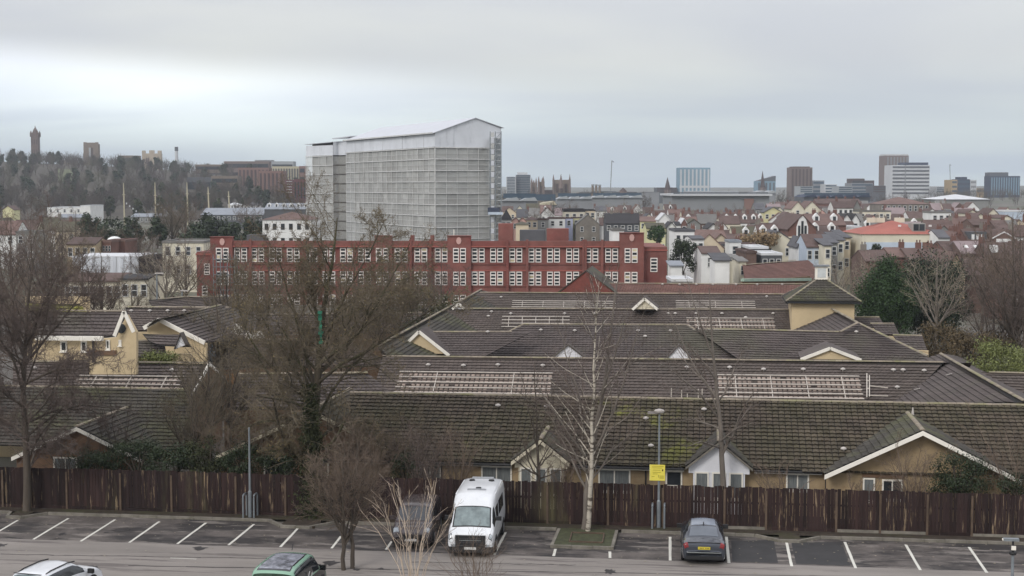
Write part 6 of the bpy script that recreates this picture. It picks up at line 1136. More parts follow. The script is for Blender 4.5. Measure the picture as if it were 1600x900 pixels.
# 6 twiggy tree in front and the pale stemmed shrub
def vase(name, label, cat, px, py, D, ns, hgt, spread, r0, lv, mt, mc, z0=None, rz=0, **k):
    b = AT(px, py, D); b.z = 0 if z0 is None else z0; P = []
    for i in range(ns):
        a = 2*pi*i/ns+rng.random()*.6; s = spread*(.35+.75*rng.random()); h_ = hgt*(.75+.35*rng.random()); x0, y0 = .08*cos(a), .08*sin(a)
        P.append([(b.x+x0, b.y+y0, b.z), (b.x+x0+s*.3*cos(a), b.y+y0+s*.3*sin(a), b.z+h_*.45), (b.x+s*.72*cos(a+.1), b.y+s*.72*sin(a+.1), b.z+h_*.8), (b.x+s*cos(a+.15), b.y+s*sin(a+.15), b.z+h_)])
    return tree(name, label, cat, b, P, [(r0, r0*.25)]*ns, lv, mt, mc, **k)
bl = AT(541, 900, 61.5); 
P = []
for px0, hx, kx in ((537, 0, 0), (551, .25, .3)):
    c = AT(px0, 900, 61.5+kx); c.z = 0; P.append([tuple(c), tuple(c+Vector((.02, 0, 1.3))), tuple(c+Vector((-.05, 0, 2.6))), tuple(c+Vector((hx, .1, 5.4)))])
c = AT(540, 860, 61.5)
for i in range(9): a = i*2*pi/9; z0 = AT(540, 838, 61.5).z; P.append([(c.x, c.y, z0-.35+.12*(i % 3)), (c.x+.55*cos(a), c.y+.55*sin(a), z0+.8), (c.x+1.15*cos(a), c.y+1.15*sin(a), z0+2.0), (c.x+1.5*cos(a), c.y+1.5*sin(a), z0+3.1)])
tree('bare_tree', 'dense brown twiggy small tree with twin trunks standing at the road edge, bottom centre left', 'tree', (c.x, c.y, 0), P, [(.10, .02)]*2+[(.04, .01)]*9, [LV(12, .22, .6, .42, 6, wander=.12, up=.07, rr=.5), LV(8, .1, .6, .5, 4, wander=.15, up=.03, minr=.006), LV(6, .1, .6, .5, 3, minr=.0045), LV(2, .1, .6, .6, 3, minr=.004)], B_dark, B_brown)
vase('pale_stem_shrub', 'leafless shrub of pale straw coloured stems between green van and white minibus', 'shrub', 645, 930, 56.5, 14, 4.6, 2.1, .021, [LV(5, .35, .42, .3, 5, wander=.08, up=.03, rr=.5, minr=.009), LV(4, .2, .5, .45, 4, minr=.005), LV(3, .1, .6, .5, 3, minr=.0035)], B_stem, B_pur, z0=.0)
vase('pale_stem_shrub', 'second thin reddish leafless shrub right of the pale stems before the minibus', 'shrub', 742, 940, 56.0, 9, 2.6, 1.6, .02, [LV(8, .15, .6, .5, 5, wander=.12, rr=.6, minr=.006), LV(5, .2, .6, .5, 4, minr=.0045)], B_brown, B_brown)
# shrubs and small trees behind the fence
for lab, px, D, ns, hg, sp, m_, n2 in (('dark bare small tree behind the fence before the left dark roof', 190, 73, 6, 6.6, 2.0, B_dark, 6), ('olive brown bare small tree at the right foot of the striped frame roof', 312, 74, 7, 6.3, 2.2, B_olive, 8), ('tangled brown shrub behind the fence under the tallest tree', 590, 71.5, 9, 4.2, 2.2, B_brown, 8), ('reddish brown shrub behind the fence left of the minibus', 665, 71.3, 10, 4.0, 1.8, B_pur, 8), ('tall thin brown shrub behind the minibus roof', 716, 71.3, 8, 4.4, 1.5, B_brown, 7),
   ('low twiggy shrub behind the fence right of the birch', 880, 71.2, 7, 3.2, 1.2, B_brown, 6), ('thin bare shrub before the wide gable right', 1425, 71.2, 8, 3.8, 1.5, B_brown, 6), ('low brown scrub behind the fence below the small dark window', 1215, 71.2, 7, 2.8, 1.4, B_brown, 5), ('bare brown shrub at the right edge behind the fence', 1590, 71.5, 9, 4.8, 2.4, B_brown, 7), ('bare tangled shrub left of the tallest trunk', 385, 72.5, 9, 4.8, 2.6, B_brown, 8), ('bare grey shrub behind the fence, far left', 110, 71.5, 9, 4.0, 2.4, B_dark, 7),
   ('tall thin bare shrub between tallest tree and long mossy roof', 640, 73, 8, 5.4, 2.0, B_olive, 8), ('brown scrub in front of the dark gabled house', 545, 71.5, 9, 4.4, 2.0, B_brown, 8), ('small brown scrub in front of the wide brick gable window', 1345, 71.2, 6, 2.6, 1.0, B_brown, 5)):
    vase('bare_shrub', lab, 'shrub', px, 800, VD(px, D-.6), ns, hg, sp, .035, [LV(n2, .15, .6, .42, 5, wander=.13, up=.05, rr=.55, minr=.008), LV(7, .1, .65, .5, 4, wander=.16, minr=.0055), LV(4, .1, .65, .5, 3, minr=.0045)], m_ if m_ != B_olive else B_dark, m_, group='bare shrubs behind the fence')
def bush(name, label, cat, c, rx, ry, rz, n, size, m, group=None, blobs=26, stem=True, mt=None, taper=0):
    c = Vector(c); t = thing(name, label, cat, (c.x, c.y, c.z-rz), 0, group); o = np.array([0, 0, rz])
    d = nrm(rng.normal(size=(blobs, 3))); rad = .35+.5*rng.random((blobs, 1)); Bc = d*rad*np.array([rx, ry, rz]); Bc[:, 2] = np.maximum(Bc[:, 2], -rz*.8)
    if taper: s_ = np.clip(1-(Bc[:, 2:3]/rz)*.5*taper-.1, .2, 1.3); Bc[:, :2] *= s_
    br = (.22+.2*rng.random(blobs)); ii = rng.integers(0, blobs, n); dd = nrm(rng.normal(size=(n, 3))); rr_ = (rng.random((n, 1))**.45); C = Bc[ii]+dd*rr_*br[ii][:, None]*np.array([rx, ry, rz])*1.1
    C[:, 2] = np.maximum(C[:, 2], -rz*.97); npmesh([leafquads(C+o, size, nrm(dd+np.array([0, 0, .4])))], 'foliage', m, t)
    if stem:
        P = np.stack([resample([(0, 0, 0), (x*.4, y*.4, rz*.6), (x, y, z+rz)], 5) for x, y, z in Bc[:9]]); npmesh([tubes(P, np.tile(np.linspace(.05, .012, 5)*max(1, rx/1.5), (9, 1)), 4)], 'trunk', mt or B_dark, t)
    return t
for i, (px, py, D, rx, rz, lab) in enumerate(((150, 722, 71.2, 1.6, .85, 'dark evergreen hedge shrub behind the fence, first from left'), (215, 712, 71.5, 1.6, 1.2, 'dark evergreen hedge shrub, second from left'), (270, 720, 71.3, 1.5, 1.0, 'dark evergreen hedge shrub, third from left'), (325, 715, 71.6, 1.5, 1.2, 'dark evergreen hedge shrub, fourth from left, with yellow green top'), (375, 722, 71.2, 1.4, 1.0, 'dark evergreen hedge shrub beside the left lamp post'), (432, 728, 71.3, 1.6, 1.1, 'dark glossy evergreen shrub before the white framed window'))):
    bush('evergreen_shrub', lab, 'shrub', AT(px, py, VD(px, D-.6)), rx, .9, rz, 3600, .055, L_dark if i != 3 else L_ivy, 'evergreen shrubs along the fence')
bush('evergreen_shrub', 'big dark evergreen bush behind the fence before the right gable', 'shrub', AT(1497, 742, VD(1497, 70.8)), 1.9, .8, 1.3, 6500, .05, L_dark, blobs=34)
bush('evergreen_shrub', 'small dark bush at the right edge beside the fence', 'shrub', AT(1588, 758, VD(1588, 70.6)), .9, .7, .7, 1800, .05, L_dark)
bush('evergreen_shrub', 'dark green shrub before the long brick wall left of the minibus', 'shrub', AT(632, 740, VD(632, 70.8)), .8, .6, 1.2, 2500, .05, L_dark)
bush('round_shrub', 'rounded yellow green evergreen dome at the right edge behind roofs', 'shrub', AT(1562, 568, 104), 2.6, 2.4, 1.9, 9000, .075, L_lime, blobs=60)
bush('round_shrub', 'second rounded yellow green bush cut by the right frame edge', 'shrub', AT(1606, 578, 101), 1.6, 1.8, 1.6, 4000, .075, L_lime, blobs=40)
bush('round_shrub', 'pale olive rounded shrub between the tan houses, left', 'shrub', AT(250, 568, 94), 1.6, 1.2, 1.05, 4200, .07, L_lime, blobs=40)
bush('round_shrub', 'small olive conifer in front of the two storey tan house', 'shrub', AT(115, 556, 103), 1.4, 1.1, 1.6, 3000, .08, L_ivy, blobs=30)
bush('evergreen_tree', 'tall dark green cypress mass, left of the evergreen pair', 'tree', AT(1380, 460, 150), 3.2, 2.8, 4.6, 22000, .11, L_green, blobs=70, taper=.3)
bush('evergreen_tree', 'darker broad evergreen behind the pale bare tree', 'tree', AT(1452, 466, 154), 4.8, 3.2, 4.9, 30000, .12, L_dgreen, blobs=80, taper=.25)
bush('evergreen_tree', 'dark green shaggy evergreen between the evergreen pair', 'tree', AT(1405, 474, 149), 2.3, 2.2, 3.6, 13000, .10, L_green, blobs=50)
bush('evergreen_shrub', 'brown red winter hedge below the dark evergreens', 'hedge', AT(1465, 535, 120), 3.0, 1.6, 2.2, 6000, .09, L_brown, blobs=40)
bush('evergreen_shrub', 'second brown winter hedge mass at the right', 'hedge', AT(1530, 548, 116), 3.2, 1.6, 1.9, 6000, .09, L_brown, blobs=40)
bush('evergreen_shrub', 'dark garden evergreen by the tall white house', 'shrub', AT(1067, 400, 205), 2.0, 1.6, 2.6, 2500, .16, L_dark)
bush('evergreen_shrub', 'green garden palm bush between yellow houses', 'shrub', AT(1027, 367, 290), 1.9, 1.6, 1.9, 1500, .25, L_green)
bush('evergreen_shrub', 'ochre leaved garden tree beside the modern black houses', 'tree', AT(1186, 379, 245), 3.8, 2.5, 2.4, 3000, .2, mat('ochre_leaf', srgb((138, 118, 90)), isl=.3))
bush('evergreen_shrub', 'dark round garden tree in front of the coral hall', 'tree', AT(1367, 391, 225), 1.0, 1.0, 1.0, 900, .14, L_dark)
bush('evergreen_shrub', 'dark green hedge left behind the netting strip', 'hedge', AT(620, 520, 125), 3.2, 1.6, 1.9, 4000, .1, L_dark, blobs=40)
bush('evergreen_shrub', 'olive willow like thicket left of the long valley roof', 'hedge', AT(655, 480, 140), 4.2, 2, 2.4, 5000, .1, L_bg, blobs=40)
for i, (px, py, D, rx, rz) in enumerate(((140, 362, 330, 3.2, 4.2), (178, 366, 322, 4.5, 4.0), (205, 364, 328, 3.4, 3.6), (246, 364, 325, 2.4, 3.6), (318, 362, 330, 4.0, 4.6), (340, 364, 326, 4.4, 4.2), (360, 368, 322, 3.2, 3.6), (398, 362, 330, 3.6, 4.4), (300, 372, 318, 3, 3))):
    bush('evergreen_tree', 'dark evergreen tree below the harbour sheds, %s from left' % ords[i], 'tree', AT(px, py, D), rx, 3, rz, 1700, .34, L_dark, 'evergreens below the harbour sheds', blobs=24)
for i, (px, py, D, rx, rz) in enumerate(((1078, 425, 268, 3.5, .9), (1098, 418, 278, 3, 1), (1066, 432, 260, 3, .8))):
    bush('evergreen_shrub', 'low green garden planting beside the red school, %s' % ('front', 'middle', 'back')[i], 'shrub', AT(px, py, D), rx, 1.6, rz, 1500, .12, L_bg, blobs=20)
# ---- reusable bare trees for the middle distance
def proto(seed, hgt, mt, mc, ns=7, k=1.0, lab='', far=False, thin=0):
    P = [[(0, 0, 0), (.1, 0, hgt*.3), (.05, .1, hgt*.6), (0, 0, hgt)]]; rr_ = [(hgt*.02, hgt*.002)]
    for i in range(ns):
        a = 2*pi*i/ns+rng.random(); z = hgt*(.2+.2*rng.random()); s = hgt*.32*(.7+.5*rng.random()); P.append([(0, 0, z), (s*.5*cos(a), s*.5*sin(a), z+hgt*.22), (s*cos(a+.2), s*sin(a+.2), z+hgt*.48)]); rr_.append((hgt*.009, hgt*.0015))
    lv = [LV(8, .15, .7, .42, 5, wander=.13, up=.07, rr=.5, minr=hgt*.0014*k), LV(8-4*thin, .1, .8, .55, 4, wander=.16, minr=hgt*.0013*k), LV(5-3*thin, .1, .8, .6, 3, minr=hgt*.0010*k)] if not far else [LV(7, .15, .7, .45, 4, wander=.13, up=.07, rr=.5, minr=hgt*.0018*k), LV(9, .1, .8, .55, 3, minr=hgt*.0015*k)]
    return tree('bare_tree', lab, 'tree', (0, 0, 0), P, rr_, lv, mt, mc, lv_pts=8, k0=5)[0]
pr = [proto(1, 10, B_dark, B_brown), proto(2, 10, B_grey, B_pale, 9, thin=1), proto(3, 10, B_dark, B_pur), proto(4, 10, B_dark, B_olive)]
used = set()
mids = [(1462, 520, 140, 2, 'pale fan shaped bare tree before the dark evergreens', 1.05), (1550, 590, 118, 2, 'purple brown bare tree right of the evergreens', .85), (1582, 600, 116, 2, 'tall purple bare tree near the right edge', 1.15), (1600, 610, 114, 2, 'bare tree cut by the right edge', 1.1), (1305, 465, 165, 1, 'pale grey bare tree right of the roof lantern', .85), (1328, 470, 160, 1, 'second pale grey bare tree beside the lantern', .75), (1590, 520, 140, 0, 'brown bare tree behind the purple ones', 1.2),
  (20, 480, 150, 0, 'bare brown tree before the white house end, far left', 1.3), (70, 480, 145, 2, 'bare tree left of the tarpaulined building', 1.25), (130, 485, 140, 0, 'bare tree before the cream house, left', .95), (160, 485, 142, 0, 'bare dark tree before the cream house, centre', .95), (205, 482, 145, 3, 'bare scrubby tree before the cream house end', .7), (260, 480, 165, 1, 'pale bare tree left of the school', 1.0), (290, 478, 175, 0, 'brown bare tree against the school annex', 1.05), (240, 470, 185, 2, 'purple bare tree beside the lamp post', 1.0), (100, 470, 175, 3, 'olive bare tree behind the tarpaulin side', 1.2), (45, 560, 112, 0, 'bare tree before the lichen roof', 1.15),
  (370, 520, 118, 3, 'olive bare tree before the left of the school', 1.15), (420, 510, 135, 0, 'brown bare tree at the school front, left', 1.1), (560, 510, 130, 3, 'olive bare tree at the school front, centre', 1.05), (600, 520, 118, 2, 'bare tree behind the tallest tree', .95), (640, 500, 140, 0, 'bare tree at the school front, right', .95), (690, 480, 165, 2, 'small bare tree before the school right part', .8), (328, 690, 82, 3, 'olive bare tree hiding the brown end wall beside the rail frame', .78), (300, 700, 78, 3, 'second olive bare tree before the brown end wall', .6), (360, 690, 84, 3, 'olive bare tree left of the tallest trunk', .8), (340, 560, 105, 3, 'bare olive tree in the yard behind the gable', .9), (450, 560, 104, 0, 'bare tree in the yard left of the green netting', .8), (540, 570, 100, 0, 'bare tree in the yard right of the green netting', .85),
  (215, 398, 250, 0, 'dark bare tree before the harbour evergreens', 1.0), (120, 398, 250, 0, 'bare tree left of the red unit', 1.2), (80, 400, 255, 1, 'pale bare tree beside the grey house', 1.2), (150, 395, 262, 3, 'olive bare tree behind the red unit', .9), (270, 375, 330, 3, 'broad olive bare tree behind the cream block', 1.5), (290, 372, 350, 0, 'brown bare tree right of the masts', 1.4), (255, 372, 340, 0, 'brown bare tree below the second mast', 1.2), (385, 345, 430, 0, 'bare tree left of the red hipped block', 1.2),
  (932, 350, 440, 1, 'whitish bare tree behind the school, left of pair', 1.0), (950, 350, 440, 1, 'whitish bare tree behind the school, right of pair', 1.1), (975, 345, 470, 0, 'brown bare trees beside the whitish pair', 1.1), (1000, 342, 500, 0, 'bare tree below the market range', 1.1), (890, 338, 520, 2, 'bare tree above the lavender house', 1.1), (865, 338, 530, 0, 'bare tree above the white low house', 1.1), (1110, 335, 520, 2, 'bare tree before the arena range', .9), (1150, 334, 540, 2, 'second bare tree before the arena range', .9), (835, 342, 480, 0, 'bare tree above the peach house', .9),
  (1535, 470, 165, 2, 'bare tree behind the dark evergreen right side', 1.1), (1580, 480, 150, 0, 'bare tree before the dark red house', 1.3), (1360, 440, 185, 1, 'pale bare tree before the coral hall', .8), (1660, 600, 112, 2, 'bare tree beyond the right edge', 1.1), (1730, 560, 125, 0, 'second bare tree beyond the right edge', 1.2), (1800, 520, 150, 2, 'third bare tree beyond the right edge', 1.3), (-60, 520, 125, 0, 'bare tree beyond the left edge', 1.2), (1050, 470, 165, 0, 'thin bare tree on the far estate edge', .0)]
mids = [m for m in mids if m[5] > 0]
for px, py, D, k_, lab, sc_ in mids:
    b = AT(px, py, D); b.z = height(b.x, b.y); src = pr[k_ if k_ < 4 else 0]
    if k_ == 2 and px == 1462: src = pr[1]
    if k_ in used: t = dup(src, b, rnd.uniform(0, 6), sc_, lab, 'bare trees across the middle distance')
    elif src is pr[k_]: t = src; KIDS(src); t.location = b; t.scale = (sc_,)*3; tag(t, lab, 'tree', 'bare trees across the middle distance'); used.add(k_)
    else: t = dup(src, b, rnd.uniform(0, 6), sc_, lab, 'bare trees across the middle distance')
for i in range(4):
    if i not in used: bpy.data.objects.remove(pr[i])
# ---- wooded hill and skyline trees
B_f = [mat('far_twigs_brown', srgb((84, 77, 70)), isl=.15), mat('far_twigs_purple', srgb((80, 71, 69)), isl=.15), mat('far_twigs_olive', srgb((86, 84, 68)), isl=.15)]
fp = [proto(10+i, 10, B_dark, B_f[i], 6, 2.4, 'bare tree on the wooded hill', far=True) for i in range(3)]
cf = []
for (sz_, m_, n_) in ((5.5, L_dark, 700), (4.5, L_ivy, 600)): cf.append(bush('evergreen_tree', 'evergreen on the wooded hill', 'tree', (0, 0, 5), 3.0, 3.0, 5, n_, .75, m_, blobs=18, taper=.5))
[KIDS(x) for x in fp+cf]
spots = []
rh_ = random.Random(5)
while len(spots) < 800:
    px = rh_.uniform(-40, 478); D = 690+(1400-690)*rh_.random()**.75
    if px > 330 and D > 900 and rh_.random() < .35: continue
    if px > 300 and D > 1100 and rh_.random() < .6: continue
    q = AT(px, 300, D); 
    if 84 < px < 118 and 1010 < D < 1130 and rh_.random() < .9: continue      # open grass glade
    if 40 < px < 72 and D > 1290: continue
    if (130 < px < 160 or 224 < px < 254) and D > 1330: continue
    spots.append((px, D, q.x, q.y))
spots += [(px, 0, *AT(px, 300, D)[:2]) for px, D in [(rh_.uniform(1440, 1640), rh_.uniform(950, 1500)) for _ in range(95)] + [(rh_.uniform(1180, 1460), rh_.uniform(900, 1200)) for _ in range(45)] + [(rh_.uniform(780, 1180), rh_.uniform(800, 1150)) for _ in range(35)]]
spots.sort(key=lambda s: -(s[2]**2+s[3]**2)); ind_, rest_ = spots[-255:], spots[:-255]
gl = 'bare and evergreen trees that cover the hill'
def msh(o): return [c.data for c in KIDS(o)]
first = {}
for s in ind_:
    i = rh_.choice((0, 0, 1, 1, 2, 2, 0, 3, 4)) if s[1] else rh_.choice((0, 1, 2)); src = (fp+cf)[i]; sc_ = rh_.uniform(.8, 1.35)*(1 if i < 3 else .85); b = (s[2], s[3], height(s[2], s[3])-.3)
    lab = 'bare brown tree growing on the wooded hill or along the skyline' if i < 3 else 'dark evergreen growing among bare trees on the wooded hill'
    g_ = gl if i < 3 else 'evergreens on the wooded hill'
    if i not in first: first[i] = src; src.location = b; src.scale = (sc_,)*3; tag(src, lab, 'tree', g_)
    else: dup(src, b, rh_.uniform(0, 6), sc_, lab, g_)
V_, F_, k = [], [], 0; parts = {0: [], 1: [], 2: [], 3: [], 4: []}
for s in rest_:
    i = rh_.choice((0, 0, 1, 1, 2, 2, 3)) if s[1] else rh_.choice((0, 1, 2)); src = (fp+cf)[i]; me = msh(src)[-1 if i < 3 else 0]; 
    key = me.name
    if ('np', key) not in WC:
        v = np.empty(len(me.vertices)*3, np.float32); me.vertices.foreach_get('co', v); l_ = np.empty(len(me.loops), np.int32); me.loops.foreach_get('vertex_index', l_); WC[('np', key)] = (v.reshape(-1, 3), l_.reshape(-1, 4))
    v, f = WC[('np', key)]; a = rh_.uniform(0, 6); sc_ = rh_.uniform(.8, 1.3)*(1 if s[1] else .9); c_, s_ = cos(a)*sc_, sin(a)*sc_
    v2 = np.stack([v[:, 0]*c_-v[:, 1]*s_+s[2], v[:, 0]*s_+v[:, 1]*c_+s[3], v[:, 2]*sc_+height(s[2], s[3])-.3], 1); parts[i].append((v2, f))
for i, P_ in parts.items():
    if P_: tag(npmesh(P_, 'hill_woodland', (B_f+[L_dark, L_ivy])[i], None), ('brown', 'purple brown', 'olive', 'evergreen', 'ivy green')[i]+' far woodland mass covering the hill and skyline', 'woodland', kind='stuff')
mb = MB(); pl_ = list(range(-300, 540, 30)); dl_ = [700, 740, 800, 880, 960, 1040, 1120, 1200, 1280, 1340, 1420, 1500]
for D in dl_:
    for p in pl_: q = AT(p, 300, D); mb.v.append((q.x, q.y, height(q.x, q.y)+.25))
for i in range(len(dl_)-1):
    for j in range(len(pl_)-1): k = i*len(pl_)+j; mb.f.append((k, k+1, k+len(pl_)+1, k+len(pl_))); mb.mi.append(0)
tag(mb.build('hillside', mat('woodland_floor', srgb((68, 62, 52)), coord='P', scale=.03, var=.25), smooth=True), kind='structure')
mb = MB()
for px, D in ((92, 1010), (118, 1010), (116, 1130), (90, 1130)): q = AT(px, 300, D); mb.v.append((q.x, q.y, height(q.x, q.y)+1.2))
mb.f = [(0, 1, 2, 3)]; mb.mi = [0]; tag(mb.build('hill_meadow', mat('hill_grass', srgb((96, 102, 72)), coord='P', scale=.02)), kind='structure')
# ================================================================ vehicles
def paint(name, rgb, rough=.25, metal=0.0, spec=.5, var=.04): 
    m = mat(name, srgb(rgb), rough=rough, metal=metal, spec=spec, var=var, scale=1.5, moss=[(srgb(tuple(c*.8 for c in rgb)), 2.5, .6, .8, .25)]); m.node_tree.nodes['Principled BSDF'].inputs['Coat Weight'].default_value = .4; return m
V_white = paint('white_car_paint', (214, 216, 218)); V_grey = paint('dark_grey_car_paint', (62, 66, 74), metal=.3); V_green = paint('sage_green_paint', (128, 164, 142)); V_black = paint('gloss_black_paint', (20, 21, 23)); V_brown = paint('dull_brown_paint', (66, 58, 58))
V_glass = mat('tinted_car_glass', (.02, .024, .028), rough=.06, spec=.8, var=.1); V_screen = mat('painted_reflection_glass', srgb((112, 124, 124)), rough=.12, spec=.7, var=.3, scale=2.2); V_tyre = mat('tyre_rubber', (.014, .014, .014), rough=.9); V_rim = mat('alloy_rim', srgb((150, 152, 155)), metal=.7, rough=.35)  # windscreen grey carries the reflection in its base colour
V_plas = mat('black_plastic', (.02, .02, .021), rough=.6); V_lamp = mat('headlamp_glass', srgb((150, 156, 160)), rough=.15, spec=.8, var=.3, scale=8); V_red = mat('tail_lamp_red', srgb((120, 24, 26)), rough=.2, spec=.6); V_chrome = mat('chrome_strip', srgb((176, 182, 182)), metal=.6, rough=.25); V_yel = mat('number_plate_yellow', srgb((196, 178, 60)), rough=.5); V_wpl = mat('number_plate_white', srgb((200, 200, 196)), rough=.5)
SED = [(0, .70, .34, .74, .42, .74, .55, .66, .60, .62), (.05, .82, .28, .88, .52, .86, .84, .74, .94, .96), (.45, .90, .24, .935, .56, .90, .93, .70, 1.01, 1.04), (.80, .90, .24, .94, .6, .88, .95, .68, 1.05, 1.09), (1.5, .90, .24, .94, .6, .88, .97, .60, 1.36, 1.42), (2.3, .9, .24, .94, .6, .88, .98, .60, 1.41, 1.47), (2.9, .9, .24, .94, .6, .88, .98, .58, 1.37, 1.44), (3.7, .9, .24, .94, .58, .87, .96, .70, 1.01, 1.05), (4.5, .9, .24, .93, .55, .86, .84, .66, .9, .93), (4.85, .80, .26, .86, .48, .82, .66, .6, .72, .75), (4.94, .7, .3, .74, .42, .72, .55, .6, .58, .6)]
VAN = [(0, .92, .5, .98, .9, .98, 1.4, .86, 2.45, 2.5), (.14, .98, .38, 1.03, .9, 1.02, 1.4, .9, 2.56, 2.66), (2.2, .99, .36, 1.035, .9, 1.02, 1.4, .9, 2.6, 2.71), (3.9, .99, .36, 1.035, .9, 1.02, 1.4, .89, 2.56, 2.68), (4.45, .99, .36, 1.035, .9, 1.015, 1.4, .84, 2.38, 2.5), (4.72, .99, .36, 1.03, .88, 1.01, 1.38, .80, 2.14, 2.22), (5.42, .98, .36, 1.03, .82, 1.0, 1.22, .86, 1.33, 1.37), (5.82, .96, .34, 1.0, .72, .97, 1.02, .82, 1.12, 1.17), (5.94, .9, .32, .95, .58, .92, .82, .78, .9, .93), (5.98, .85, .3, .9, .42, .86, .55, .74, .6, .62)]
HAT = [(0, .76, .36, .82, .48, .80, .64, .74, .70, .72), (.05, .84, .3, .9, .55, .88, .92, .8, 1.0, 1.03), (.14, .86, .28, .91, .6, .88, .98, .77, 1.05, 1.08), (.62, .88, .26, .92, .6, .88, 1.0, .68, 1.43, 1.5), (1.6, .88, .26, .92, .6, .88, 1.01, .67, 1.49, 1.57), (2.6, .88, .26, .92, .6, .88, 1.0, .66, 1.47, 1.56), (3.45, .88, .26, .92, .58, .87, .97, .76, 1.04, 1.08), (4.15, .88, .28, .91, .55, .85, .90, .7, .97, 1.0), (4.5, .84, .3, .88, .5, .82, .74, .66, .8, .83), (4.6, .76, .34, .8, .42, .76, .56, .62, .6, .62)]
BOX = [(0, .82, .36, .86, .6, .86, 1.0, .74, 1.6, 1.66), (.1, .88, .3, .92, .6, .90, 1.05, .78, 1.7, 1.76), (.5, .90, .28, .93, .6, .90, 1.06, .77, 1.78, 1.84), (1.6, .90, .28, .93, .6, .9, 1.06, .76, 1.80, 1.86), (2.6, .90, .28, .93, .6, .9, 1.04, .74, 1.74, 1.82), (3.3, .9, .28, .93, .6, .88, 1.02, .80, 1.12, 1.16), (3.9, .88, .28, .92, .55, .85, .93, .74, 1.02, 1.05), (4.2, .82, .32, .86, .5, .8, .74, .66, .8, .83), (4.25, .76, .36, .8, .42, .76, .56, .64, .6, .62)]
def cat1(p0, p1, p2, p3, t): return .5*((2*p1)+(-p0+p2)*t+(2*p0-5*p1+4*p2-p3)*t*t+(-p0+3*p1-3*p2+p3)*t**3)
class Body:
    def __init__(s, st, L, W, Hh):
        a = np.array(st, float); s.a = a; a[:, 0] *= L/a[-1, 0]; mw = a[:, [1, 3, 5, 7]].max(); a[:, [1, 3, 5, 7]] *= (W/2)/mw; a[:, [2, 4, 6, 8, 9]] *= Hh/a[:, 9].max(); s.n = len(a)
    def row(s, i):
        i = min(max(i, 0), s.n-1-1e-6); k = int(i); f = i-k; g = lambda q: s.a[min(max(q, 0), s.n-1)]
        lin = g(k)*(1-f)+g(k+1)*f; return lin*.45+cat1(g(k-1), g(k), g(k+1), g(k+2), f)*.55
    def S(s, i, t):
        sg = 1; 
        if t > 4: t = 8-t; sg = -1
        r = s.row(i); P = [(r[1], r[2]), (r[3], r[4]), (r[5], r[6]), (r[7], r[8]), (0, r[9])]; k = min(int(t), 3); f = t-k
        m = lambda q: P[q] if 0 <= q <= 4 else ((-P[3][0], P[3][1]) if q > 4 else P[0])
        y = .5*(P[k][0]*(1-f)+P[k+1][0]*f)+.5*cat1(m(k-1)[0], P[k][0], P[k+1][0], m(k+2)[0], f); z = .5*(P[k][1]*(1-f)+P[k+1][1]*f)+.5*cat1(m(k-1)[1], P[k][1], P[k+1][1], m(k+2)[1], f)
        return Vector((r[0], max(y, 0)*sg, z))
    def N(s, i, t):
        e = .02; a = s.S(min(i+e, s.n-1), t)-s.S(max(i-e, 0), t); b = s.S(i, min(t+e, 8))-s.S(i, max(t-e, 0)); n = a.cross(b).normalized(); c = s.S(i, t)-Vector((s.a[-1, 0]/2, 0, .7)); return n if n.dot(c) > 0 else -n
    def patch(s, i0, i1, t0, t1, off=.008, ni=8, ntt=8, tr=0.0):
        mb = MB(); q = lambda u, v: (i0+(i1-i0)*u, t0+(t1-t0)*v + tr*(u-.5)*(1 if v > .5 else -1)*0)
        for a in range(ni+1):
            for b in range(ntt+1): i, t = q(a/ni, b/ntt); mb.v.append(tuple(s.S(i, t)+s.N(i, t)*off))
        for a in range(ni):
            for b in range(ntt): k = a*(ntt+1)+b; mb.f.append((k, k+1, k+ntt+2, k+ntt+1)); mb.mi.append(0)
        return mb
def vehicle(name, label, cat, st, dims, loc, ang, pm, patches, wheels=(.34, .19, .79), extras=None, group=None):
    B = Body(st, *dims); L = dims[0]; t = thing(name, label, cat, loc, ang, group)
    mb = MB(); ni = (B.n-1)*5; nt_ = 40
    for a in range(ni+1):
        for b in range(nt_+1): mb.v.append(tuple(B.S(a/5, b*8/nt_)-Vector((L/2, 0, 0))))
    for a in range(ni):
        for b in range(nt_): k = a*(nt_+1)+b; mb.f.append((k, k+1, k+nt_+2, k+nt_+1)); mb.mi.append(0)
    mb.f += [tuple(range(nt_+1)), tuple(ni*(nt_+1)+b for b in range(nt_+1))[::-1]]; mb.mi += [0, 0]
    body = mb.build('body', pm, t, world=False, smooth=True)
    for nm, m, args, *o in patches:
        p = B.patch(*args, **(o[0] if o else {})); p.v = [(x-L/2, y, z) for x, y, z in p.v]; p.build(nm, m, t, world=False, smooth=True)
    mb = MB(); mb.box(-L/2+.25, L/2-.25, -dims[1]/2+.12, dims[1]/2-.12, .17, .42); mb.build('underbody', V_plas, t, world=False)
    r, f0, f1 = wheels
    for fx in (f0, f1):
        x = L*fx-L/2
        for sd in (-1, 1):
            y = sd*(dims[1]/2-.10); mb = MB(); mb.tube([(x, y-sd*.02, r+.03), (x, y+sd*.108, r+.03)], r+.065, 20); mb.v = [(a, b, max(c, .17)) for a, b, c in mb.v]; mb.build('wheel_arch', V_plas, t, world=False)
            mb = MB(); mb.tube([(x, y-sd*.12, r), (x, y+sd*.085, r), (x, y+sd*.118, r)], [r, r, r*.93], 22); w = mb.build('wheel', V_tyre, t, world=False)
            mb = MB(); mb.tube([(x, y+sd*.115, r), (x, y+sd*.126, r)], r*.62, 16); mb.build('rim', V_rim, w, world=False)
    if extras: extras(t, B, L, dims)
    return t
def kx(t, name, m, *boxes, par=None):
    mb = MB(); [mb.box(*b) for b in boxes]; return mb.build(name, m, par or t, world=False)
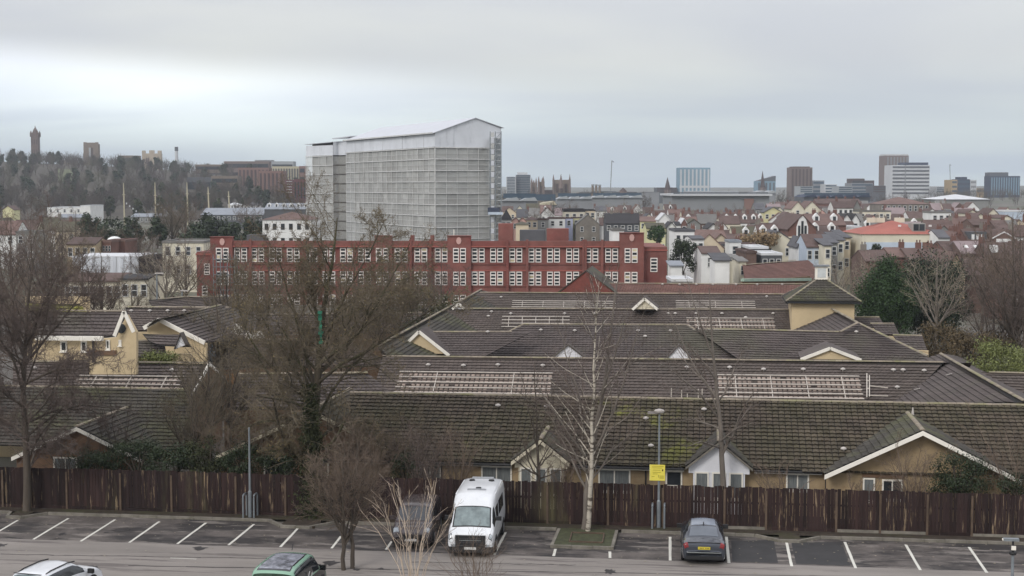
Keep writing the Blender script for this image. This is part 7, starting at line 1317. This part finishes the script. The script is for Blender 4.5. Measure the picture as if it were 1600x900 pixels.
def text(parent, s, size, m, loc, rot, name='lettering', ext=.002):
    cu = bpy.data.curves.new(name, 'FONT'); cu.body = s; cu.size = size; cu.extrude = ext; cu.align_x = 'CENTER'; cu.align_y = 'CENTER'; o = bpy.data.objects.new(name, cu); col.objects.link(o); dg = bpy.context.evaluated_depsgraph_get(); me = bpy.data.meshes.new_from_object(o.evaluated_get(dg)); bpy.data.objects.remove(o); me.materials.clear(); me.materials.append(m)
    return link(name, me, parent, Matrix.Translation(loc) @ rot)
def mirrors(t, L, x, w, z, m): 
    for sd in (-1, 1): kx(t, 'wing_mirror', m, (x-.06, x+.06, min(sd*w, sd*(w+.24)), max(sd*w, sd*(w+.24)), z-.09, z+.09))
# white high roof minibus, nose to the camera
def van_x(t, B, L, d):
    n = L/2
    kx(t, 'grille', V_plas, (n-.12, n+.014, -.66, .66, .56, .99)); 
    for z in (.68, .77, .86): kx(t, 'grille_bar', V_chrome if z == .77 else mat('dark_grey_plastic', (.05, .05, .055)), (n+.014, n+.022, -.48, .48, z, z+.022))
    kx(t, 'bumper', V_plas, (n-.25, n+.03, -.98, .98, .26, .50)); kx(t, 'number_plate', V_wpl, (n+.032, n+.042, -.26, .26, .38, .49))
    for sd in (-1, 1): kx(t, 'wiper_grille', V_plas, (n-.62, n-.54, min(sd*.2, sd*.68), max(sd*.2, sd*.68), 1.21, 1.245)); kx(t, 'fog_lamp', V_lamp, (n+.005, n+.025, min(sd*.66, sd*.84), max(sd*.66, sd*.84), .50, .60))
    mirrors(t, L, n-1.15, 1.02, 1.52, V_plas)
    for x, y in ((-1.9, -.45), (-1.9, .45), (-.1, .05)): mb = MB(); mb.tube([(x, y, 2.42), (x, y, 2.53)], [.16, .12], 10); mb.build('roof_beacon', V_plas, t, world=False)
    kx(t, 'light_bar', mat('roof_bar_grey', srgb((150, 152, 155))), (.15, .3, -.42, .42, 2.46, 2.53)); kx(t, 'light_bar', mat('roof_bar_grey', srgb((150, 152, 155))), (-2.55, -2.35, -.5, .5, 2.40, 2.53))
    mb = MB(); [mb.box(x, x+3.1, sd*.87-.03, sd*.87+.03, 2.36, 2.40) for x in (-2.4,) for sd in (-1, 1)]; tag(mb.build('roof_rail', V_white, t, world=False), kind='stuff')
    kx(t, 'tail_panel', V_plas, (-n-.01, -n+.02, -.8, .8, .5, 2.3))
vc = G(737, 866, 0); van = vehicle('minibus', 'white high roof minibus parked nose out with beacons on its roof', 'minibus', VAN, (5.6, 2.06, 2.5), (vc.x-.08, vc.y+2.12, 0), R(-87.5), V_white,
  [('windscreen', V_screen, (5.05, 5.93, 3.08, 4.92)), ('windscreen_surround', V_plas, (4.98, 6.0, 3.0, 5.0), dict(off=.004)), ('side_window', V_glass, (4.2, 5.7, 2.12, 2.8)), ('side_window', V_glass, (4.2, 5.7, 5.2, 5.88)), ('side_window', V_glass, (2.75, 3.75, 2.1, 2.62)), ('side_window', V_glass, (2.75, 3.75, 5.38, 5.9)), ('side_window', V_glass, (1.5, 2.55, 2.1, 2.62)), ('side_window', V_glass, (1.5, 2.55, 5.38, 5.9)),
   ('headlight', V_lamp, (7.0, 7.8, 2.0, 2.9), dict(off=.014)), ('headlight', V_lamp, (7.0, 7.8, 5.1, 6.0), dict(off=.014)), ('lamp_surround', V_plas, (6.95, 7.95, 1.9, 2.97), dict(off=.007)), ('lamp_surround', V_plas, (6.95, 7.95, 5.03, 6.1), dict(off=.007)), ('door_trim', V_plas, (1, 6.2, .05, .42)), ('door_trim', V_plas, (1, 6.2, 7.58, 7.95))], (.36, .2, .80), van_x)
# dark grey saloon, tail to the camera
def sal_x(t, B, L, d):
    n = -L/2
    kx(t, 'number_plate', V_yel, (n-.012, n+.03, -.26, .26, .70, .81)); kx(t, 'chrome_strip', V_chrome, (n-.015, n+.05, -.72, .72, .55, .58)); kx(t, 'bumper', V_plas, (n-.01, n+.1, -.78, .78, .27, .42)); kx(t, 'boot_spoiler', V_plas, (n+.06, n+.14, -.7, .7, .965, .985))
    mirrors(t, L, .75, .9, .98, V_plas); kx(t, 'roof_fin', V_plas, (-.98, -.8, -.02, .02, 1.42, 1.53))
    mb = MB(); [mb.box(n-.016, n-.013, -.21+k*.06, -.18+k*.06, .73, .78) for k in (0, 1, 2, 4, 5, 6)]; tag(mb.build('plate_characters', V_plas, t, world=False), kind='stuff')
ac = G(1094, 879, 0); vehicle('saloon_car', 'dark grey saloon car parked nose in with yellow rear number plate', 'car', SED, (4.94, 1.89, 1.46), (ac.x+.1, ac.y+1.95, 0), R(91.5), V_grey,
  [('rear_window', mat('grey_rear_glass', srgb((84, 90, 98)), rough=.1, spec=.8), (3.08, 3.92, 3.1, 4.9)), ('windscreen', V_glass, (6.1, 6.95, 3.05, 4.95)), ('side_window', V_glass, (3.7, 6.6, 2.15, 2.85)), ('side_window', V_glass, (3.7, 6.6, 5.15, 5.85)), ('tail_lamp', V_red, (.55, 1.25, 2.05, 3.1), dict(off=.012)), ('tail_lamp', V_red, (.55, 1.25, 4.9, 5.95), dict(off=.012)), ('roof_reflection', mat('painted_sky_reflection', srgb((120, 128, 140)), rough=.2, spec=.8), (4.1, 5.9, 3.15, 4.85), dict(off=.005))], (.33, .2, .79), sal_x)  # pale patch on the saloon roof is sky reflection painted on, not glass
# dull brown people carrier behind the pale stems
def br_x(t, B, L, d):
    n = L/2; kx(t, 'grille', V_plas, (n-.02, n+.015, -.5, .5, .48, .66)); kx(t, 'number_plate', V_wpl, (n+.016, n+.025, -.26, .26, .36, .47)); kx(t, 'bumper', V_plas, (n-.12, n+.012, -.8, .8, .24, .35)); mirrors(t, L, n-1.35, .9, 1.12, V_brown)
bc = G(648, 857, 0); vehicle('people_carrier', 'dull brown people carrier parked nose out behind the pale stemmed shrub', 'car', BOX, (4.5, 1.86, 1.66), (bc.x-.3, bc.y+2.1, 0), R(-86), V_brown,
  [('windscreen', V_glass, (4.08, 4.93, 3.08, 4.92)), ('side_window', V_glass, (1.2, 4.4, 2.15, 2.85)), ('side_window', V_glass, (1.2, 4.4, 5.15, 5.85)), ('headlight', V_lamp, (6.1, 6.8, 2.2, 3.2)), ('headlight', V_lamp, (6.1, 6.8, 4.8, 5.8))], (.34, .18, .79), br_x)
# white estate, lower left, seen from behind
def wh_x(t, B, L, d):
    for sd in (-1, 1): mb = MB(); mb.tube([(-1.4, sd*.60, 1.44), (-1.1, sd*.60, 1.50), (.0, sd*.60, 1.53), (.5, sd*.59, 1.48)], .025, 6); mb.build('roof_rail', V_plas, t, world=False)
    mirrors(t, L, .95, .92, 1.02, V_plas); kx(t, 'number_plate', V_yel, (-L/2-.01, -L/2+.03, -.26, .26, .72, .83)); kx(t, 'rear_spoiler', V_plas, (-L/2+.42, -L/2+.5, -.6, .6, 1.475, 1.49)); kx(t, 'bumper', V_plas, (-L/2-.01, -L/2+.1, -.75, .75, .28, .42))
wc = AT(88, 893, 56.9); ang = TH+R(90-17)
vehicle('estate_car', 'white estate car with dark windows and roof rails driving right, bottom left corner', 'car', HAT, (4.3, 1.8, 1.54), (wc.x-.1, wc.y+.0, 0), ang, V_white,
  [('rear_window', V_screen, (2.1, 2.9, 3.1, 4.9)), ('windscreen', V_glass, (5.1, 5.92, 3.06, 4.94)), ('side_window', V_glass, (2.75, 5.65, 5.15, 5.85)), ('side_window', V_glass, (2.75, 5.65, 2.15, 2.85)), ('tail_lamp', V_red, (.6, 1.5, 2.1, 2.9)), ('tail_lamp', V_red, (.6, 1.5, 5.1, 5.9)), ('headlight', V_lamp, (7.3, 8.2, 5.05, 5.9)), ('headlight', V_lamp, (7.3, 8.2, 2.1, 2.95))], (.34, .19, .80), wh_x)
# sage green and black car, bottom centre left
def gr_x(t, B, L, d):
    n = -L/2; mb = MB(); mb.tube([(.6, .1, 1.86), (.72, .1, 2.08)], .015, 5); mb.build('aerial', V_plas, t, world=False); mirrors(t, L, 1.0, .92, 1.12, V_black)
    for z, w in ((1.36, .5), (1.28, .44), (1.20, .5)): kx(t, 'printed_line', V_wpl, (n-.005, n-.002, .12, .12+w, z, z+.035))
    rot = Matrix.Rotation(R(90), 4, 'Z') @ Matrix.Rotation(R(90), 4, 'X'); 
    mb = MB(); mb.prism([(n-.006, -.34+.17*cos(k*pi/6), 1.28+.17*sin(k*pi/6)) for k in range(12)], (.004, 0, 0)); mb.build('round_emblem', mat('pale_green_print', srgb((140, 184, 154))), t, world=False); kx(t, 'emblem_mark', V_wpl, (n-.012, n-.008, -.43, -.25, 1.22, 1.3)); kx(t, 'door_seam', V_plas, (n-.004, n-.001, -.02, -.01, .7, 1.6))
    for x, z in ((-.75, 1.1), (-.4, .98)): mb = MB(); mb.prism([(x, -.945, z), (x+.12, -.945, z), (x+.3, -.945, z+.25), (x+.18, -.945, z+.25)], (0, -.006, 0)); mb.build('side_mark', V_wpl, t, world=False)
gc = AT(447, 862, 58.5); gr = vehicle('delivery_car', 'sage green and black small delivery car with printed lines on its rear door', 'car', BOX, (4.3, 1.86, 1.86), (gc.x+.62, gc.y-1.6, 0), TH+R(90-9), V_green,
  [('roof', V_black, (.95, 4.1, 2.95, 5.05), dict(off=.006)), ('roof_sheen', mat('painted_roof_reflection', srgb((120, 122, 130)), rough=.2, var=.6, scale=3, detail=8), (1.3, 3.6, 3.25, 4.75), dict(off=.012)), ('side_window', V_glass, (1.1, 4.7, 5.08, 5.9)), ('side_window', V_glass, (1.1, 4.7, 2.1, 2.92)), ('side_panel', V_black, (1.1, 6.5, 6.0, 7.6), dict(off=.007)), ('side_panel', V_black, (1.1, 6.5, .4, 2.0), dict(off=.007)), ('windscreen', V_glass, (4.1, 4.95, 3.0, 5.0)), ('bonnet', V_black, (5, 6.9, 2.1, 5.9), dict(off=.006))], (.33, .19, .8), gr_x)  # mottled grey patch paints sky reflections onto the plain black roof
# ================================================================ street furniture
def hoop(px, py, lab):
    p = G(px, py, .1); t = thing('hoop_guard', lab, 'hoop barrier', p, 0, 'steel hoop guards by the lamp posts'); mb = MB(); r = .045; w = .55
    pts = [(0, 0, 0), (0, 0, .98)]+[(0, .14-.14*cos(a), .98+.14*sin(a)) for a in (pi/6, pi/3, pi/2)]+[(0, w-.14+.14*sin(a), .98+.14*cos(a)) for a in (0, pi/6, pi/3, pi/2)]+[(0, w, 0)]
    mb.tube(pts, r, 8); mb.build('hoop', M_steel, t, world=False)
for px, py, lab in ((380, 809, 'steel hoop guard left of the plain lamp post by the fence'), (397, 809, 'steel hoop guard right of the plain lamp post by the fence'), (1019, 826, 'steel hoop guard left of the yellow sign lamp post'), (1038, 826, 'steel hoop guard right of the yellow sign lamp post')): hoop(px, py, lab)
def lamp(px, py, top, lab, head=True):
    p = G(px, py, .1); zt_ = AV(px, top, p.y).z; t = thing('lamp_post', lab, 'lamp post', p); h_ = zt_-.1
    mb = MB(); mb.tube([(0, 0, 0), (0, 0, 1.25)], .095, 10); mb.build('base', M_steel, t, world=False); mb = MB(); mb.tube([(0, 0, 1.25), (0, 0, 1.32), (0, 0, h_)], [.09, .06, .045], 10); mb.build('pole', M_steel, t, world=False)
    if head: mb = MB(); mb.tube([(0, 0, h_), (0, 0, h_+.05), (0, 0, h_+.12), (0, 0, h_+.18), (0, 0, h_+.22)], [.07, .22, .25, .2, .05], 12); mb.build('lamp_head', M_vent, t, world=False); mb = MB(); mb.box(-.55, -.1, -.08, .08, h_-.02, h_+.08); mb.build('sensor_arm', mat('lamp_arm_grey', srgb((140, 134, 130))), t, world=False)
    return t, h_
t, h_ = lamp(1029, 824, 646, 'grey lamp post with flat round head carrying the yellow notice')
yz = [AV(1029, y, FV-1).z-.1 for y in (731, 756)]; W_ = .35; sg_ = kx(t, 'sign', mat('yellow_sign', srgb((216, 202, 84)), rough=.5, var=.04), (-W_-.06, W_-.06, -.10, -.075, yz[1], yz[0]))
M_ink = mat('sign_ink', srgb((150, 138, 40))); M_ink2 = mat('sign_ink_dark', srgb((84, 70, 20))); hh = yz[0]-yz[1]
for fx0, fx1, fz in ((.12, .9, .90), (.14, .82, .80), (.17, .68, .66), (.17, .72, .52), (.17, .5, .42), (.1, .3, .25), (.62, .92, .30), (.62, .92, .23), (.62, .92, .16)): kx(t, 'printed_line', M_ink, (-W_-.06+2*W_*fx0, -W_-.06+2*W_*fx1, -.104, -.1005, yz[1]+hh*fz-.012, yz[1]+hh*fz+.012), par=sg_)
kx(t, 'printed_symbol', M_ink2, (-W_-.06+2*W_*.79, -W_-.06+2*W_*.88, -.104, -.1005, yz[1]+hh*.6, yz[1]+hh*.72), par=sg_); kx(t, 'printed_symbol', M_ink2, (-W_-.06+2*W_*.55, -W_-.06+2*W_*.575, -.104, -.1005, yz[1]+hh*.2, yz[1]+hh*.36), par=sg_)
kx(t, 'sign_border', mat('pale_sign_border', srgb((226, 220, 140))), (-W_-.085, -W_-.062, -.103, -.073, yz[1], yz[0]), par=sg_); kx(t, 'sign_clip', V_plas, (-.09, .07, -.074, .05, yz[0]-.2, yz[0]-.12), (-.09, .07, -.0735, .05, yz[1]+.1, yz[1]+.18))
lamp(391, 808, 668, 'plain grey lamp post between two hoops beside the dark shrubs, left', False)
p = AT(1583, 845, 58.5); t = thing('camera_post', 'grey post with bracket and small camera at the bottom right corner', 'post', (p.x, p.y, 0)); z = p.z
mb = MB(); mb.tube([(0, 0, 0), (0, 0, z-.55)], .06, 10); mb.build('pole', M_steel, t, world=False); mb = MB(); mb.tube([(0, 0, z-.56), (0, 0, z-.5), (0, 0, z-.44)], [.13, .15, .13], 12); mb.build('collar', V_plas, t, world=False); mb = MB(); mb.tube([(0, 0, z-.5), (0, 0, z+.0)], .045, 8); mb.build('neck', V_plas, t, world=False)
kx(t, 'white_box', M_white, (-.07, .1, -.1, -.02, z-.36, z-.2)); kx(t, 'camera_housing', M_steel, (-.38, .22, -.1, .1, z-.0, z+.1)); kx(t, 'camera_lens', M_white, (-.42, -.385, -.06, .06, z+.01, z+.08))
# gutter sweepings, drain cover and a paint mark on the road
p = G(290, 873); mb = MB(); mb.poly([(p.x-.7, p.y-.03, .008), (p.x+.5, p.y-.05, .008), (p.x+.5, p.y+.02, .008), (p.x-.7, p.y+.04, .008)]); tag(mb.build('road_mark', M_line), kind='structure')
for a, b in (((0, 866), (430, 873)), ((200, 884), (1600, 905)), ((640, 878), (900, 883))):
    p, q = G(*a), G(*b); mb = MB(); n_ = 30; pts = [p.lerp(q, i/n_)+Vector((0, rnd.uniform(-.06, .06), .006)) for i in range(n_+1)]
    for i in range(n_): w0_, w1_ = rnd.uniform(.02, .06), rnd.uniform(.02, .06); mb.poly([pts[i]-Vector((0, w0_, 0)), pts[i+1]-Vector((0, w1_, 0)), pts[i+1]+Vector((0, w1_, 0)), pts[i]+Vector((0, w0_, 0))])
    tag(mb.build('tar_seam', mat('tar_seam', srgb((62, 58, 58)), coord='P')), kind='structure')
# yard clutter behind the tallest tree: sheeted heap, skips, van
bush('rubble_heap', 'white sheeted heap glimpsed through twigs in the yard', 'heap', AT(377, 527, 108), 1.6, 1.2, 1.0, 260, .35, M_white, stem=False, blobs=14)
bush('rubble_heap', 'blue and white stacked clutter in the yard below the sheeted heap', 'heap', AT(350, 556, 106), 2.4, 1.2, .7, 300, .3, WALL['blue'], stem=False, blobs=14)
t = thing('skip', 'orange brown open skip in the yard right of the tan gable', 'skip', AT(350, 578, 103)); c = AT(350, 578, 103); c.z = 0; mb = MB(); mb.prism([(c.x-2, c.y, 3.0), (c.x-1.4, c.y, 2.0), (c.x+1.4, c.y, 2.0), (c.x+2, c.y, 3.0)], (0, 1.8, 0)); mb.build('body', mat('orange_rust', srgb((150, 104, 60)), var=.2, coord='P'), t); mb = MB(); mb.box(c.x-1.3, c.x+1.3, c.y+.2, c.y+1.6, 0, 2.0); mb.build('stand', M_brickd, t)
# ================================================================ air
mb = MB(); mb.box(-1900, 2600, -90, 3300, -1.2, 92); hz_ = mb.build('haze', [])
hm = bpy.data.materials.new('thin_haze'); hm.use_nodes = True; n_ = hm.node_tree.nodes; n_.clear(); ho = n_.new('ShaderNodeOutputMaterial'); pv = n_.new('ShaderNodeVolumePrincipled')
pv.inputs['Color'].default_value = (.86, .92, 1.0, 1); pv.inputs['Density'].default_value = .00015; pv.inputs['Anisotropy'].default_value = .2; hm.node_tree.links.new(pv.outputs[0], ho.inputs['Volume']); hz_.data.materials.append(hm); tag(hz_, 'pale thin haze hanging over the whole town', 'haze', kind='stuff')
